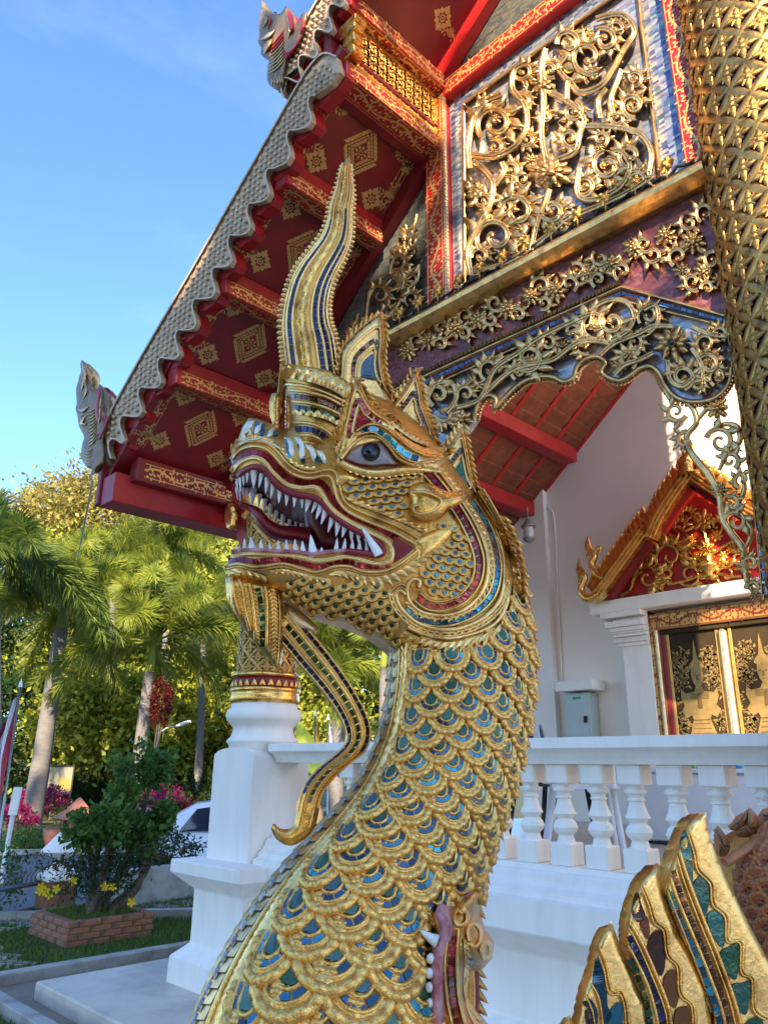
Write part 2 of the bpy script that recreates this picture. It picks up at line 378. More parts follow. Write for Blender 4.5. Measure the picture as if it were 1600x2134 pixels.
def fringe(mb, path, ln, wd, Hf, side=1, slant=.5, lift=2., rise=6., both=True, pl=None, var=.15, step=5):
    """overlapping pointed leaves along a drawn path"""
    pl = pl or NP; P = pl2(path, step); d = np.concatenate([[0], np.cumsum(np.hypot(*np.diff(P, axis=0).T))]); n = max(1, int(d[-1]/wd)); t, nn = normals2(P)
    for i in range(n):
        s_ = d[-1]*(i+.5)/n; p = np.array([np.interp(s_, d, P[:, 0]), np.interp(s_, d, P[:, 1])])
        m = np.array([np.interp(s_, d, nn[:, 0]), np.interp(s_, d, nn[:, 1])])*side; tt = np.array([np.interp(s_, d, t[:, 0]), np.interp(s_, d, t[:, 1])])
        l = ln*rnd.uniform(1-var, 1+var); a = m+tt*slant; a /= np.hypot(*a)
        pts = [(p-tt*wd*.62, 0, 0), (p, .4, 0), (p+tt*wd*.62, 0, 0),
               (p+a*l*.5-tt*wd*.55, .35, 1), (p+a*l*.5, 1., 1), (p+a*l*.5+tt*wd*.5, .35, 1),
               (p+a*l*.8-tt*wd*.28, .4, 1), (p+a*l*.8, .8, 1), (p+a*l*.8+tt*wd*.3, .4, 1), (p+a*l+tt*wd*.12, .4, 1)]
        X = np.array([q[0][0] for q in pts]); Y = np.array([q[0][1] for q in pts])
        Hh = np.asarray(Hf(X, Y)).ravel()+lift+np.array([q[1] for q in pts])*rise
        W = wpts(X, Y, Hh, pl); F = [(0, 1, 4, 3), (1, 2, 5, 4), (3, 4, 7, 6), (4, 5, 8, 7), (6, 7, 9), (7, 8, 9)]
        # turned-down rim gives each leaf an edge
        rim = [0, 3, 6, 9, 8, 5, 2]; Wr = wpts(X[rim], Y[rim], Hh[rim]-rise*.9-2, pl)
        V = np.concatenate([W, Wr]); F2 = F+[(rim[k], rim[k+1], 10+k+1, 10+k) for k in range(6)]
        mb.add(V, F2)
        if both: mb.add(pl.mir(V), [f[::-1] for f in F2])
class Tube:
    """flattened tapering tube between two drawn edges (front L, back Rr)"""
    def __init__(s, Lp, Rp, b=.42, pl=None, step=12, bfun=None):
        s.pl = pl or NP; n = len(Lp)
        LL = smoothpath(np.hstack([np.array(Lp, float), np.array(Rp, float)]), step)   # 4-D path keeps the pairs together
        s.L = LL[:, :2]; s.R = LL[:, 2:]; s.n = len(LL); s.b = b
        m = (s.L+s.R)/2; s.d = np.concatenate([[0], np.cumsum(np.hypot(*np.diff(m, axis=0).T))]); s.len = s.d[-1]
        s.w = np.hypot(*(s.R-s.L).T)
        s.bb = s.w*b if bfun is None else np.array([bfun(i/(s.n-1), w_) for i, w_ in enumerate(s.w)])
    def p(s, t, ph, lift=0.):
        """t length along, ph angle from the front edge -> picture x,y and bulge"""
        i = lambda a: np.interp(t, s.d, a)
        l = np.stack([i(s.L[:, 0]), i(s.L[:, 1])], -1); r = np.stack([i(s.R[:, 0]), i(s.R[:, 1])], -1); b = i(s.bb)
        m = (l+r)/2; h = (r-l)/2; hw = np.sqrt((h**2).sum(-1)); e = (hw+lift)/(hw+1e-6)
        q = m-h*(np.cos(ph)*e)[..., None]; return q[..., 0], q[..., 1], (b+lift)*np.sin(ph)
    def W(s, t, ph, lift=0.):
        t = np.asarray(t, float); ph = np.asarray(ph, float); t, ph, lift = np.broadcast_arrays(t, ph, np.asarray(lift, float))
        x, y, h = s.p(t, ph, lift); sgn = np.where(np.sin(ph) >= 0, 1, -1)
        near = wpts(np.atleast_1d(x), np.atleast_1d(y), np.atleast_1d(np.abs(h)), s.pl)
        far = s.pl.mir(near.reshape(-1, 3)).reshape(near.shape)
        return np.where((np.atleast_1d(sgn) > 0)[..., None], near, far)
    def build(s, name, mat, parent, k=28, smooth=True, cap=True):
        mb = MB(); ph = np.linspace(0, 2*math.pi, k, endpoint=False); T, PH = np.meshgrid(s.d, ph, indexing='ij')
        mb.grid(s.W(T, PH), cv=True)
        if cap: mb.F.append(tuple(range(k))); mb.F.append(tuple((s.n-1)*k+j for j in range(k))[::-1])
        return mb.make(name, mat, parent, smooth)
    def ridge(s, mb, ph, dph, hg, t0=0., t1=1., k=6, both=True, step=9, base=0., wave=None):
        n = max(4, int(s.len*(t1-t0)/step)); t = np.linspace(s.len*t0, s.len*t1, n); q = np.linspace(-1, 1, k); zf = np.sqrt(np.clip(1-q*q, 0, 1))
        T, Q = np.meshgrid(t, q, indexing='ij'); Z = np.broadcast_to(zf, T.shape)
        hh = base+Z*hg-(Z < .01)*2.
        if wave: hh = hh+Z*wave[0]*np.sin(T/wave[1]*2*math.pi+Q*wave[2])
        for sg in ((1, -1) if both else (1,)):
            mb.grid(s.W(T, sg*(ph+Q*dph/2), hh))
    def tiles(s, name, ph, dph, ln, mat, parent, t0=0., t1=1., lift=2.5, gap=.16, both=False):
        n = max(1, int(round(s.len*(t1-t0)/ln)))
        for i in range(n):
            a = s.len*(t0+(t1-t0)*(i+gap/2)/n); b = s.len*(t0+(t1-t0)*(i+1-gap/2)/n)
            T = np.array([a, a, b, b, a, a, b, b]); Q = ph+np.array([-1, 1, 1, -1]*2)*dph/2; lf = np.array([lift]*4+[-3]*4)
            mk(name, s.W(T, Q, lf), [(0, 1, 2, 3), (0, 4, 5, 1), (1, 5, 6, 2), (2, 6, 7, 3), (3, 7, 4, 0)], mat, parent)

nagaroot = NP.w(700, 2300, 0); 
naga = empty('naga_statue', (nagaroot[0], nagaroot[1], 0.12), 'gilded naga serpent statue with open toothed mouth, tall curved crest and glass-inlaid scales', 'statue')
# ---- neck and body
FR = [(330, 2320), (400, 2140), (450, 2030), (515, 1920), (590, 1815), (680, 1715), (752, 1625), (793, 1540), (812, 1460), (820, 1390), (822, 1330), (830, 1260), (860, 1180)]
BK = [(985, 2400), (985, 2190), (990, 2075), (985, 1960), (1000, 1835), (1035, 1725), (1068, 1630), (1090, 1545), (1105, 1460), (1110, 1380), (1103, 1300), (1085, 1210), (1040, 1130)]
body = Tube(FR, BK, .44)
body.build('neck', M['gold_dark'], naga, 40)
mb = MB()
body.ridge(mb, R(36), R(15), 9, 0, .97, wave=(2.2, 16, 2.5)); mb.make('leaf_border', M['gold_soft'], naga, True)
mb = MB(); body.ridge(mb, R(47), R(5), 6, 0, .97); body.ridge(mb, R(26), R(5), 6, 0, .97); body.ridge(mb, R(166), R(7), 8, 0, .97); body.ridge(mb, R(157), R(3), 4, 0, .97); mb.make('border_rib', M['gold'], naga, True)
# belly plates with grey glass drops
me_drop = MB().lathe([(0, .34), (.30, .30), (.52, .16), (.6, 0)], (0, 0, 0), 10)
me_drop = me_drop.me('belly_drop', M['g_pearl'], True)
mb = MB()
n = 34
for i in range(n):
    t = body.len*(.02+.93*i/n)
    for sg in (1, -1):
        # scalloped plate
        T, Q = np.meshgrid(np.linspace(-.5, .52, 6), np.linspace(2, 23, 6), indexing='ij')
        tt = t+T*body.len*.93/n; lf = 3+6*(T+.5)*-1+6; lf = lf*np.cos((Q-12)/13*1.2)
        mb.grid(body.W(tt, sg*np.radians(Q), lf))
mb.make('belly_plate', M['gold_carve'], naga, True)
def frame(tube, t, ph, lift=0.):
    """position, across, down and outward axes on a tube"""
    p = tube.W(t, ph, lift)[0]; a = tube.W(t, ph+.04, lift)[0]-tube.W(t, ph-.04, lift)[0]; d = tube.W(t-6., ph, lift)[0]-tube.W(t+6., ph, lift)[0]
    a = Vector(a).normalized(); d = Vector(d); d = (d-a*d.dot(a)).normalized(); o = a.cross(d)
    if o.dot(Vector(tube.W(t, ph, lift+8)[0]-p)) < 0: o = -o
    return Vector(p), a, d, o
def mat4(p, a, d, o, sx, sy=None, sz=None):
    sy = sy or sx; sz = sz or sx
    return Matrix(((a.x*sx, d.x*sy, o.x*sz, p.x), (a.y*sx, d.y*sy, o.y*sz, p.y), (a.z*sx, d.z*sy, o.z*sz, p.z), (0, 0, 0, 1)))
for i in range(n):
    p, a, d, o = frame(body, body.len*(.02+.93*(i+.45)/n), R(13), 8); place('belly_drop', me_drop, mat4(p, a, d, o, .012+.004*(1-i/n), .020+.006*(1-i/n), .018), naga)
# ---- one scale: nested U-shaped rims, fluted skirt, blue chips, green centre
def U(r, s, k=1.):
    """point on a U of half-width r; s in -1..1 from left arm over the bottom to the right arm"""
    arm = .20*k
    if s < -.62: q = (-s-.62)/.38; return (-r, -arm*q)
    if s > .62: q = (s-.62)/.38; return (r, -arm*q)
    a = s/.62*math.pi/2; return (r*math.sin(a), r*math.cos(a)*1.04)
def scale_meshes():
    ns = 64; rad = [.05, .205, .225, .25, .275, .29, .405, .42, .445, .47, .49, .53, .59, .65, .70, .72, .70]
    hgt = [.10, .11, .17, .18, .13, .10, .10, .17, .20, .17, .11, .15, .18, .17, .13, .07, -.06]
    P = []
    for j in range(ns+1):
        s = -1+2*j/ns; row = []
        for q, (r, h) in enumerate(zip(rad, hgt)):
            rr = r; hh = h
            if 11 <= q <= 14:
                fl = abs(math.sin(s*19)); hh += .07*fl*(1 if q in (12, 13) else .4); rr += (.02*fl if q == 14 else 0)
            x, y = U(rr*.74, s); 
            # the skirt curls up at its two shoulders
            sh = max(0, abs(s)-.55)/.45
            if q >= 10: hh += .05*math.sin(sh*math.pi); x *= 1+.06*sh
            hh = .10+(hh-.10)*(1-.55*sh)
            row.append((x, y-.05, hh+.26*(y+.2)-.5*x*x))
        P.append(row)
    g = MB().grid(P); sm = g.me('scale', M['gold_scale'], True)
    t = MB()
    for k in range(7):
        s0, s1 = -.95+1.9*(k+.07)/7, -.95+1.9*(k+.93)/7; V = []
        for s in np.linspace(s0, s1, 4):
            for r in (.295, .40):
                x, y = U(r*.74, s); V.append((x, y-.05, .14+.26*(y+.2)-.5*x*x))
        t.add(V, [(0, 2, 3, 1), (2, 4, 5, 3), (4, 6, 7, 5)])
    tm = t.me('glass_tile_arc', M['g_cyan'])
    gem = MB(); V = [(0, -.08, .02)]; K = 14
    for k in range(K):
        a = 2*math.pi*k/K; r = .205*.74*(1+.10*math.cos(5*a+1)+.05*math.sin(3*a)); V.append((r*math.cos(a), r*math.sin(a)*1.15-.07, 0))
    V = [(x, y, .15+.26*(y+.25)-.5*x*x+z) for x, y, z in V]
    gem.add(V, [(0, 1+k, 1+(k+1) % K) for k in range(K)]); gm = gem.me('glass_gem', M['g_gem'])
    return sm, tm, gm
SM, TM, GM = scale_meshes()
TMb = TM.copy(); TMb.materials[0] = M['g_blue']; GMg = GM.copy(); GMg.materials[0] = M['g_green']
_T, _P = np.meshgrid(np.linspace(0, body.len, 70), np.linspace(.02, math.pi-.02, 40), indexing='ij'); _x, _y, _h = body.p(_T, _P); _S = np.stack([_x.ravel(), _y.ravel()], -1); _hh = _h.ravel()
def BHs(x, y):
    """bulge of the neck at picture points (0 outside it)"""
    q = np.stack([np.atleast_1d(x), np.atleast_1d(y)], -1).astype(float); d = ((q[:, None]-_S[None])**2).sum(-1); k = d.argmin(1); return np.where(d.min(1) < 120, _hh[k], 0)
# ---- spines down the back
mb = MB(); ns_ = 40
me_sp = MB(); V = []
for i in range(7):
    q = i/6; wv = .5*(1-q)**.8; V += [(-wv, q, .02), (0, q+.02, .14*(1-q)+.02), (wv, q, .02), (0, q, -.08*(1-q))]
me_sp.grid(np.array(V).reshape(7, 4, 3), cv=True); me_sp = me_sp.me('back_spine', M['gold_soft'], True)
for i in range(ns_):
    t = body.len*(.12+.80*i/ns_); p, a, d, o = frame(body, t, math.pi, 0)
    # leaf lies in the mid-plane, pointing out of the back and down
    x = o*.75+d*.65; x.normalize(); z = Vector(NP.n); y = z.cross(x).normalized()
    k = NP.U*np.interp(i/ns_, [0, 1], [40, 30])
    place('back_spine', me_sp, mat4(p-o*.006, y, x, z, k*.62, k, k), naga)
mb = MB(); body.ridge(mb, math.pi-R(2), R(10), 9, .12, .93, both=False); body.ridge(mb, math.pi+R(2), R(10), 9, .12, .93, both=False); mb.make('back_ridge', M['red'], naga, True)
# ---- head: one outline with the mouth cut into it
up = [(95, 430), (100, 380), (125, 320), (150, 250), (180, 208), (240, 216), (300, 240), (350, 262), (380, 230), (420, 150), (520, 90), (640, 60), (760, 70), (900, 140), (1040, 260), (1140, 390), (1230, 520),
      (1305, 640), (1375, 745), (1430, 880), (1458, 1000), (1462, 1130), (1430, 1260), (1300, 1335), (1100, 1350), (950, 1345), (880, 1335), (830, 1290), (760, 1240), (640, 1192), (520, 1162), (430, 1122), (340, 1060), (260, 1030), (160, 1010), (90, 985), (72, 940), (78, 890), (105, 848)]
mouth = [(180, 832), (300, 837), (400, 842), (480, 852), (560, 842), (640, 838), (720, 852), (790, 862), (822, 840), (790, 795), (720, 756), (650, 716), (580, 666), (530, 610), (480, 583), (400, 570), (320, 530), (260, 460), (210, 442), (150, 462), (115, 495)]
hp = Z2(up+mouth); nU = len(up)
def Thead(x, y):
    zx = (x-440)*2.2857; zy = (y-780)*2.2857
    t = np.interp(zx, [70, 300, 600, 900, 1200, 1460], [62, 82, 112, 128, 132, 120]); return t-np.clip((zy-900)/400, 0, 1)*22
head = Vol(hp, Thead, 78, flat=set(range(nU-1, nU+len(mouth)-1)), step=8)
head.build('head', M['gold_dark'], naga, lining=('mouth_lining', M['mouth']))
HH = lambda x, y: np.minimum(head.H(x, y), Thead(np.asarray(x, float), np.asarray(y, float)))
HC = lambda x, y: np.maximum(np.asarray(HH(x, y)).ravel(), BHs(x, y)+2)
# throat behind the jaws closes the mouth to the rear
Vol(Z2([(430, 575), (530, 605), (600, 670), (720, 750), (830, 800), (830, 870), (700, 860), (560, 850), (500, 830), (450, 720)]), 26, 30, step=10).build('throat', M['mouth'], naga)
# tongue
tg = Tube(Z2([(470, 730), (400, 722), (340, 720), (280, 690), (235, 640), (190, 620), (135, 605)]), Z2([(490, 830), (420, 800), (350, 790), (280, 765), (225, 715), (180, 650), (130, 622)]), .8); tg.build('tongue', M['lip'], naga, 14)
# ---- lips: gold ridges, red chips, dark inner lip
gr = [(100, 470), (140, 420), (200, 398), (250, 418), (300, 478), (360, 528), (430, 545), (490, 540), (525, 570), (552, 618), (600, 668), (680, 718), (760, 758), (820, 788), (858, 825), (862, 872), (830, 902), (770, 902), (700, 882), (640, 872), (560, 886), (500, 890), (420, 872), (340, 862), (250, 858), (180, 856), (95, 862)]
mb = MB()
ridge(mb, Z2(gr), 9, 7, HH); ridge(mb, Z2([(x, y-1) for x, y in gr]), 16, 3.5, HH)
ridge(mb, Z2([(97, 405), (130, 362), (195, 342), (262, 355), (312, 400), (352, 448), (405, 482), (470, 495), (535, 484), (572, 492), (590, 545), (606, 600), (645, 648), (722, 690), (800, 722), (880, 755), (950, 795), (1000, 825)]), 9, 8, HH)
ridge(mb, Z2([(100, 380), (135, 335), (200, 318), (270, 330), (325, 375), (365, 425), (420, 460), (480, 470), (545, 455), (590, 465), (612, 530), (628, 590), (665, 630), (740, 665), (830, 700), (900, 730), (970, 770), (1030, 810)]), 6, 6, HH)
lowr = [(72, 915), (130, 902), (200, 918), (270, 912), (340, 902), (420, 922), (490, 942), (540, 932), (590, 915), (660, 916), (730, 940), (830, 936), (900, 902), (960, 858), (1000, 828)]
ridge(mb, Z2(lowr), 8, 8, HH); ridge(mb, Z2([(x, y+14) for x, y in lowr]), 5, 5, HH)
lips = mb.make('lip_moulding', M['gold_soft'], naga, True)
bandU = [(104, 440), (145, 392), (205, 372), (262, 388), (310, 440), (365, 492), (440, 515), (510, 512), (548, 540), (575, 590), (620, 640), (700, 688), (780, 722), (840, 752), (885, 785)]
mb = MB(); ridge(mb, Z2(bandU), 17, .5, HH, lift=1); mb.make('lip_channel', M['lip'], naga)
tiles('red_glass_tile', Z2(bandU), 11, 16, HH, M['g_red'], lips, lift=3)
bandL = [(82, 890), (150, 884), (210, 892), (280, 886), (350, 882), (420, 897), (500, 916), (550, 908), (600, 893), (660, 893), (720, 912), (800, 916), (850, 905)]
mb = MB(); ridge(mb, Z2(bandL), 15, .5, HH, lift=1); mb.make('lip_channel', M['lip'], naga)
tiles('red_glass_tile', Z2(bandL), 10, 17, HH, M['g_red'], lips, lift=3)
mb = MB(); ridge(mb, Z2([(108, 500), (150, 462), (210, 440), (262, 462), (320, 532), (400, 572), (480, 584), (530, 612), (580, 670), (650, 720), (720, 758), (790, 798), (822, 840), (795, 862), (720, 852), (640, 842)]), 15, 8, HH)
mb.make('inner_lip', M['lip'], naga, True)
mb = MB(); ridge(mb, Z2([(100, 846), (180, 836), (300, 842), (400, 846), (480, 856), (560, 846), (640, 842), (720, 854), (790, 866)]), 9, 6, HH); mb.make('gum_line', M['gum'], naga, True)
# red corner of the mouth
cor = Vol(Z2([(872, 770), (925, 800), (968, 828), (925, 865), (868, 900), (872, 850), (862, 810)]), 5, 12, step=6)
mb = MB(); c_ = cor
V2 = c_.bound; Hh_ = HH(V2[:, 0], V2[:, 1])+3; tri = tessellate_polygon([[Vector((x, y, 0)) for x, y in V2]])
Wc = np.array([NP.w(x, y, h) for (x, y), h in zip(V2, Hh_)]); mb.add(Wc, [tuple(t) for t in tri]); mb.add(NP.mir(Wc), [tuple(t) for t in tri]); mb.make('mouth_corner', M['lip'], naga)
# ---- teeth
def tooth(mb, bx, by, tx, ty, wd, h, bend=0., flat=.8, sg=1):
    P = []; n = 6; k = 8; a = np.array([tx-bx, ty-by], float); L_ = np.hypot(*a); a /= L_; m = np.array([-a[1], a[0]])
    for i in range(n+1):
        q = i/n; r = wd/2*((1-q)**.75*.96+.04); c = np.array([bx, by])+a*L_*(q*1.12-.12)+m*bend*math.sin(q*math.pi*.5)*L_*q
        P.append([NP.w(*(c+m*r*math.cos(f)), h+r*flat*math.sin(f)-6*q*0) for f in [2*math.pi*j/k for j in range(k)]])
    P = np.array(P)
    if sg < 0: P = NP.mir(P.reshape(-1, 3)).reshape(P.shape)
    mb.grid(P, cv=True)
UT = [(122, 505, 125, 562, 15), (138, 498, 141, 566, 15), (155, 488, 157, 534, 15), (174, 474, 173, 518, 17), (205, 458, 200, 542, 38), (240, 480, 229, 543, 22), (268, 500, 256, 570, 25), (298, 520, 287, 592, 26), (330, 545, 319, 616, 26), (364, 562, 360, 628, 27), (400, 570, 396, 634, 27), (433, 575, 430, 640, 23), (470, 578, 449, 658, 37), (507, 596, 481, 664, 28), (524, 625, 501, 693, 29), (545, 655, 526, 716, 31), (580, 680, 559, 754, 31), (607, 706, 593, 773, 31), (638, 722, 626, 779, 29), (670, 740, 665, 798, 28), (702, 756, 700, 803, 26), (735, 772, 735, 806, 22)]
LT = [(124, 838, 120, 802, 17), (160, 838, 160, 780, 22), (196, 838, 190, 774, 38), (241, 842, 238, 785, 27), (281, 842, 280, 802, 24), (321, 843, 322, 790, 27), (360, 845, 358, 786, 27), (401, 848, 400, 784, 29), (438, 850, 437, 792, 27), (486, 857, 475, 764, 42), (526, 856, 525, 822, 24), (595, 848, 600, 779, 27), (632, 847, 635, 779, 27), (670, 849, 672, 784, 29), (706, 855, 706, 784, 29), (743, 860, 740, 790, 27)]
for sg in (1, -1):
    for T_, dn in ((UT, 1), (LT, -1)):
        for bx, by, tx, ty, wd in T_:
            (b0, b1), (t0, t1) = Z2([(bx, by), (tx, ty)]); mb = MB(); h = float(HH(b0, b1+(-6 if dn > 0 else 6))[0])-7
            h = max(h, np.interp(bx, [110, 180, 260], [22, 48, 60]))
            tooth(mb, b0, b1, t0, t1, wd/2.2857*rnd.uniform(1.08, 1.22), h, rnd.uniform(-.06, .06), sg=sg); mb.make('tooth', M['tooth'], naga, True)
    (b0, b1), (t0, t1) = Z2([(792, 845), (728, 714)]); mb = MB(); tooth(mb, b0, b1, t0, t1, 24, float(HH(b0, b1)[0])+3, -.12, sg=sg); mb.make('tusk', M['tooth'], naga, True)
# ---- leaf fringes round the jaws
mb = MB()
fringe(mb, Z2([(98, 372), (130, 325), (200, 305), (272, 318), (330, 365), (370, 412), (425, 448), (485, 458)]), 12, 13, HH, -1, .8)
fringe(mb, Z2([(640, 590), (680, 615), (760, 645), (850, 680), (930, 715), (1010, 755)]), 16, 15, HH, -1, .9)
fringe(mb, Z2([(76, 935), (130, 925), (200, 940), (262, 962)]), 22, 15, HH, 1, .8); fringe(mb, Z2([(275, 935), (340, 928), (420, 944), (490, 962), (560, 975)]), 16, 12, HH, 1, .9)
fringe(mb, Z2([(560, 955), (600, 938), (660, 940), (730, 960), (800, 968)]), 22, 14, HH, 1, .9); fringe(mb, Z2([(800, 962), (860, 950), (930, 912), (980, 872), (1040, 830), (1110, 790)]), 26, 15, HH, 1, .7)
mb.make('jaw_leaf_fringe', M['gold_soft'], naga)
def leafpoly(pts, T, Rr, lift, name, mat, HF=None, step=7, both=True):
    """a leaf-shaped boss lying on the surface"""
    v = Vol(pts, T, Rr, step=step); HF = HF or HH; o = MB()
    lo = v.bound.min(0); hi = v.bound.max(0); gx, gy = np.meshgrid(np.arange(lo[0], hi[0], step), np.arange(lo[1], hi[1], step)); G = np.stack([gx.ravel(), gy.ravel()], -1)
    G = G[inside(G, v.bound)]; G = G[segdist(G, v.bound, np.roll(v.bound, -1, 0)) > step*.5] if len(G) else G
    P = np.concatenate([v.bound, G]); nb = len(v.bound)
    r = delaunay_2d_cdt([Vector(p) for p in P], [(i, (i+1) % nb) for i in range(nb)], [], 1, 1e-4)
    V2 = np.array([tuple(q) for q in r[0]]); F = [tuple(f) for f in r[2]]; c = np.array([V2[list(f)].mean(0) for f in F]); F = [f for f, k in zip(F, inside(c, v.bound)) if k]
    base = np.asarray(HF(V2[:, 0], V2[:, 1])).ravel(); h = base+lift+v.H(V2[:, 0], V2[:, 1])
    near = np.array([NP.w(x, y, q) for (x, y), q in zip(V2, h)]); n = len(near); o.add(near, F)
    bh = np.asarray(HF(v.bound[:, 0], v.bound[:, 1])).ravel()
    rim = np.array([[NP.w(x, y, q+lift) for (x, y), q in zip(v.bound, bh)], [NP.w(x, y, q-4) for (x, y), q in zip(v.bound, bh)]]).transpose(1, 0, 2); o.grid(rim, cu_=True)
    if both:
        o2 = MB(); o2.add(NP.mir(near), [f[::-1] for f in F]); o2.grid(NP.mir(rim.reshape(-1, 3)).reshape(rim.shape), cu_=True); o2.make(name, mat, naga, True)
    ob = o.make(name, mat, naga, True); return lambda x, y: np.asarray(HF(x, y)).ravel()+lift+np.where(inside(np.stack([np.atleast_1d(x), np.atleast_1d(y)], -1).astype(float), v.bound), v.H(x, y), 0)
# flourish behind the mouth corner
leafpoly(Z2([(960, 800), (1010, 760), (1080, 735), (1165, 722), (1130, 780), (1085, 830), (1030, 870), (960, 915), (985, 860)]), 7, 14, 4, 'cheek_leaf', M['gold'])
leafpoly(Z2([(600, 480), (650, 470), (700, 490), (680, 510), (640, 515), (610, 540), (590, 520)]), 6, 10, 3, 'cheek_leaf', M['gold'])
# ---- eye
EH = lambda x, y: np.asarray(HH(x, y)).ravel()
alm = [(640, 402), (668, 360), (705, 332), (760, 314), (812, 330), (845, 370), (868, 410), (885, 428), (830, 426), (770, 432), (700, 424)]
leafpoly(Z2([(760+(x-760)*1.06, 380+(y-380)*1.10) for x, y in alm]), 4, 12, 8, 'eye_rim', M['lip'])
leafpoly(Z2(alm), 8, 26, 10, 'eye_white', M['eyewhite'])
ex, ey = Z2([(762, 368)])[0]; eh = float(EH(ex, ey)[0])
for sg in (1, -1):
    P = []
    for i in range(9):
        a = i/8*math.pi/2; P.append([NP.w(ex+21*math.cos(a)*math.cos(f), ey+21*math.cos(a)*math.sin(f), eh+12+19*math.sin(a)) for f in np.linspace(0, 2*math.pi, 18, endpoint=False)])
    P = np.array(P); P = P if sg > 0 else NP.mir(P.reshape(-1, 3)).reshape(P.shape); MB().grid(P, cv=True).make('pupil', M['eye'], naga, True)
lower = Z2([(600, 405), (640, 432), (700, 456), (790, 470), (880, 460), (960, 448), (1040, 450), (1100, 455)])
mb = MB(); ridge(mb, lower, 19, 11, EH, lift=6); ridge(mb, Z2([(618, 402), (660, 350), (700, 312), (745, 292), (800, 300), (850, 345), (890, 395), (950, 425), (1010, 430)]), 11, 14, EH, lift=10)
eyer = mb.make('eyelid', M['gold_soft'], naga, True)
brow = [(600, 400), (615, 360), (650, 310), (690, 265), (740, 232), (800, 225), (850, 245), (900, 285), (960, 325), (1020, 352), (1090, 345), (1165, 350), (1140, 385), (1110, 420), (1075, 448), (1010, 445), (940, 432), (890, 400), (840, 335), (800, 300), (745, 288), (700, 308), (655, 352)]
BH = leafpoly(Z2(brow), 10, 12, 14, 'brow', M['gold_soft'])
bandB = [(712, 272), (760, 258), (800, 272), (835, 298), (870, 330), (905, 362), (945, 388), (990, 402)]
mb = MB(); ridge(mb, Z2([(690, 268), (745, 238), (800, 240), (850, 268), (900, 312), (960, 355), (1030, 385), (1090, 385)]), 6, 7, BH, lift=2); ridge(mb, Z2([(700, 290), (760, 276), (800, 292), (840, 325), (880, 366), (925, 402), (985, 420), (1050, 412)]), 5, 6, BH, lift=2); mb.make('brow_rib', M['gold'], eyer, True)
tiles('blue_glass_tile', Z2(bandB), 11.5, 17, BH, M['g_cyan'], naga, lift=4)
mb = MB(); fringe(mb, Z2([(600, 385), (632, 320), (680, 262), (735, 225), (800, 215), (855, 238), (905, 275), (965, 315), (1030, 340)]), 13, 12, EH, -1, .7, lift=12, rise=7)
fringe(mb, Z2([(960, 425), (1010, 412), (1060, 395), (1110, 370), (1150, 352)]), 15, 11, BH, 1, .5, lift=2, rise=5); fringe(mb, Z2([(640, 445), (720, 470), (800, 482), (900, 470), (1000, 462)]), 10, 13, EH, 1, .8, lift=10, rise=4); mb.make('brow_leaf_fringe', M['gold_soft'], naga)
# ---- ear
EA = leafpoly(Z2([(935, 560), (955, 525), (1000, 512), (1050, 520), (1090, 545), (1130, 560), (1180, 555), (1222, 572), (1210, 605), (1170, 625), (1130, 650), (1100, 680), (1050, 700), (1000, 698), (960, 680), (945, 640), (950, 600)]), 22, 26, 10, 'ear', M['gold'])
mb = MB(); ridge(mb, Z2([(955, 560), (1010, 560), (1060, 575), (1098, 602), (1075, 640), (1030, 660), (985, 665), (960, 645), (968, 625), (990, 622), (998, 640)]), 7, 8, EA, lift=1); ridge(mb, Z2([(1098, 602), (1150, 590), (1205, 580)]), 6, 5, EA, lift=1); mb.make('ear_rim', M['gold_soft'], naga, True)
# ---- small scales on cheek, jaw and collar
def small_scales(region, sx, sy, HF, gem, scale_mat='gold_dark', dirv=(0, 1), lift=1., skip=0.):
    me = small_scales.me; d0 = np.array(dirv, float); d0 /= np.hypot(*d0); a0 = np.array([d0[1], -d0[0]])
    reg = np.array(region, float); c = reg.mean(0); rr = np.hypot(*(reg-c).T).max(); k = 0
    for i in range(-40, 40):
        for j in range(-40, 40):
            p = c+a0*(i+(.5 if j % 2 else 0))*sx+d0*j*sy
            if abs(i)*sx > rr*1.2 or abs(j)*sy > rr*1.2: continue
            if not inside([p], reg)[0]: continue
            h = lambda q: float(np.asarray(HF(q[0], q[1])).ravel()[0])+lift
            P = NP.w(*p, h(p)); A = NP.w(*(p+a0*5), h(p+a0*5))-NP.w(*(p-a0*5), h(p-a0*5)); D_ = NP.w(*(p+d0*5), h(p+d0*5))-NP.w(*(p-d0*5), h(p-d0*5))
            A = Vector(A).normalized(); D_ = Vector(D_); D_ = (D_-A*D_.dot(A)).normalized(); O = A.cross(D_)
            if O.dot(Vector(NP.n)) < 0: O = -O
            kk = NP.U*sx*1.12; s_ = place('small_scale', me[0], mat4(Vector(P), A, D_, O, kk, kk*sy/sx*1.15, kk), naga); k += 1
            if rnd.random() >= skip: sub('glass_gem', gem, s_)
def mini():
    g = MB(); P = []
    rad = [.02, .20, .25, .31, .36, .42, .50, .52]; hg = [.04, .05, .16, .18, .10, .16, .12, -.08]
    for j in range(17):
        s = -1+2*j/16; P.append([(lambda xy: (xy[0], xy[1]-.1, h+.2*(xy[1]+.2)))(U(r, s, .9)) for r, h in zip(rad, hg)])
    g.grid(P); gem = MB(); V = [(0, -.1, .03)]+[(.17*math.cos(a), .2*math.sin(a)-.1, 0) for a in np.linspace(0, 2*math.pi, 8, endpoint=False)]; V = [(x, y, .09+.2*(y+.2)+z) for x, y, z in V]
    gem.add(V, [(0, 1+k, 1+(k+1) % 8) for k in range(8)]); return g.me('small_scale', M['gold'], True), gem
m0, gemm = mini(); small_scales.me = (m0,)
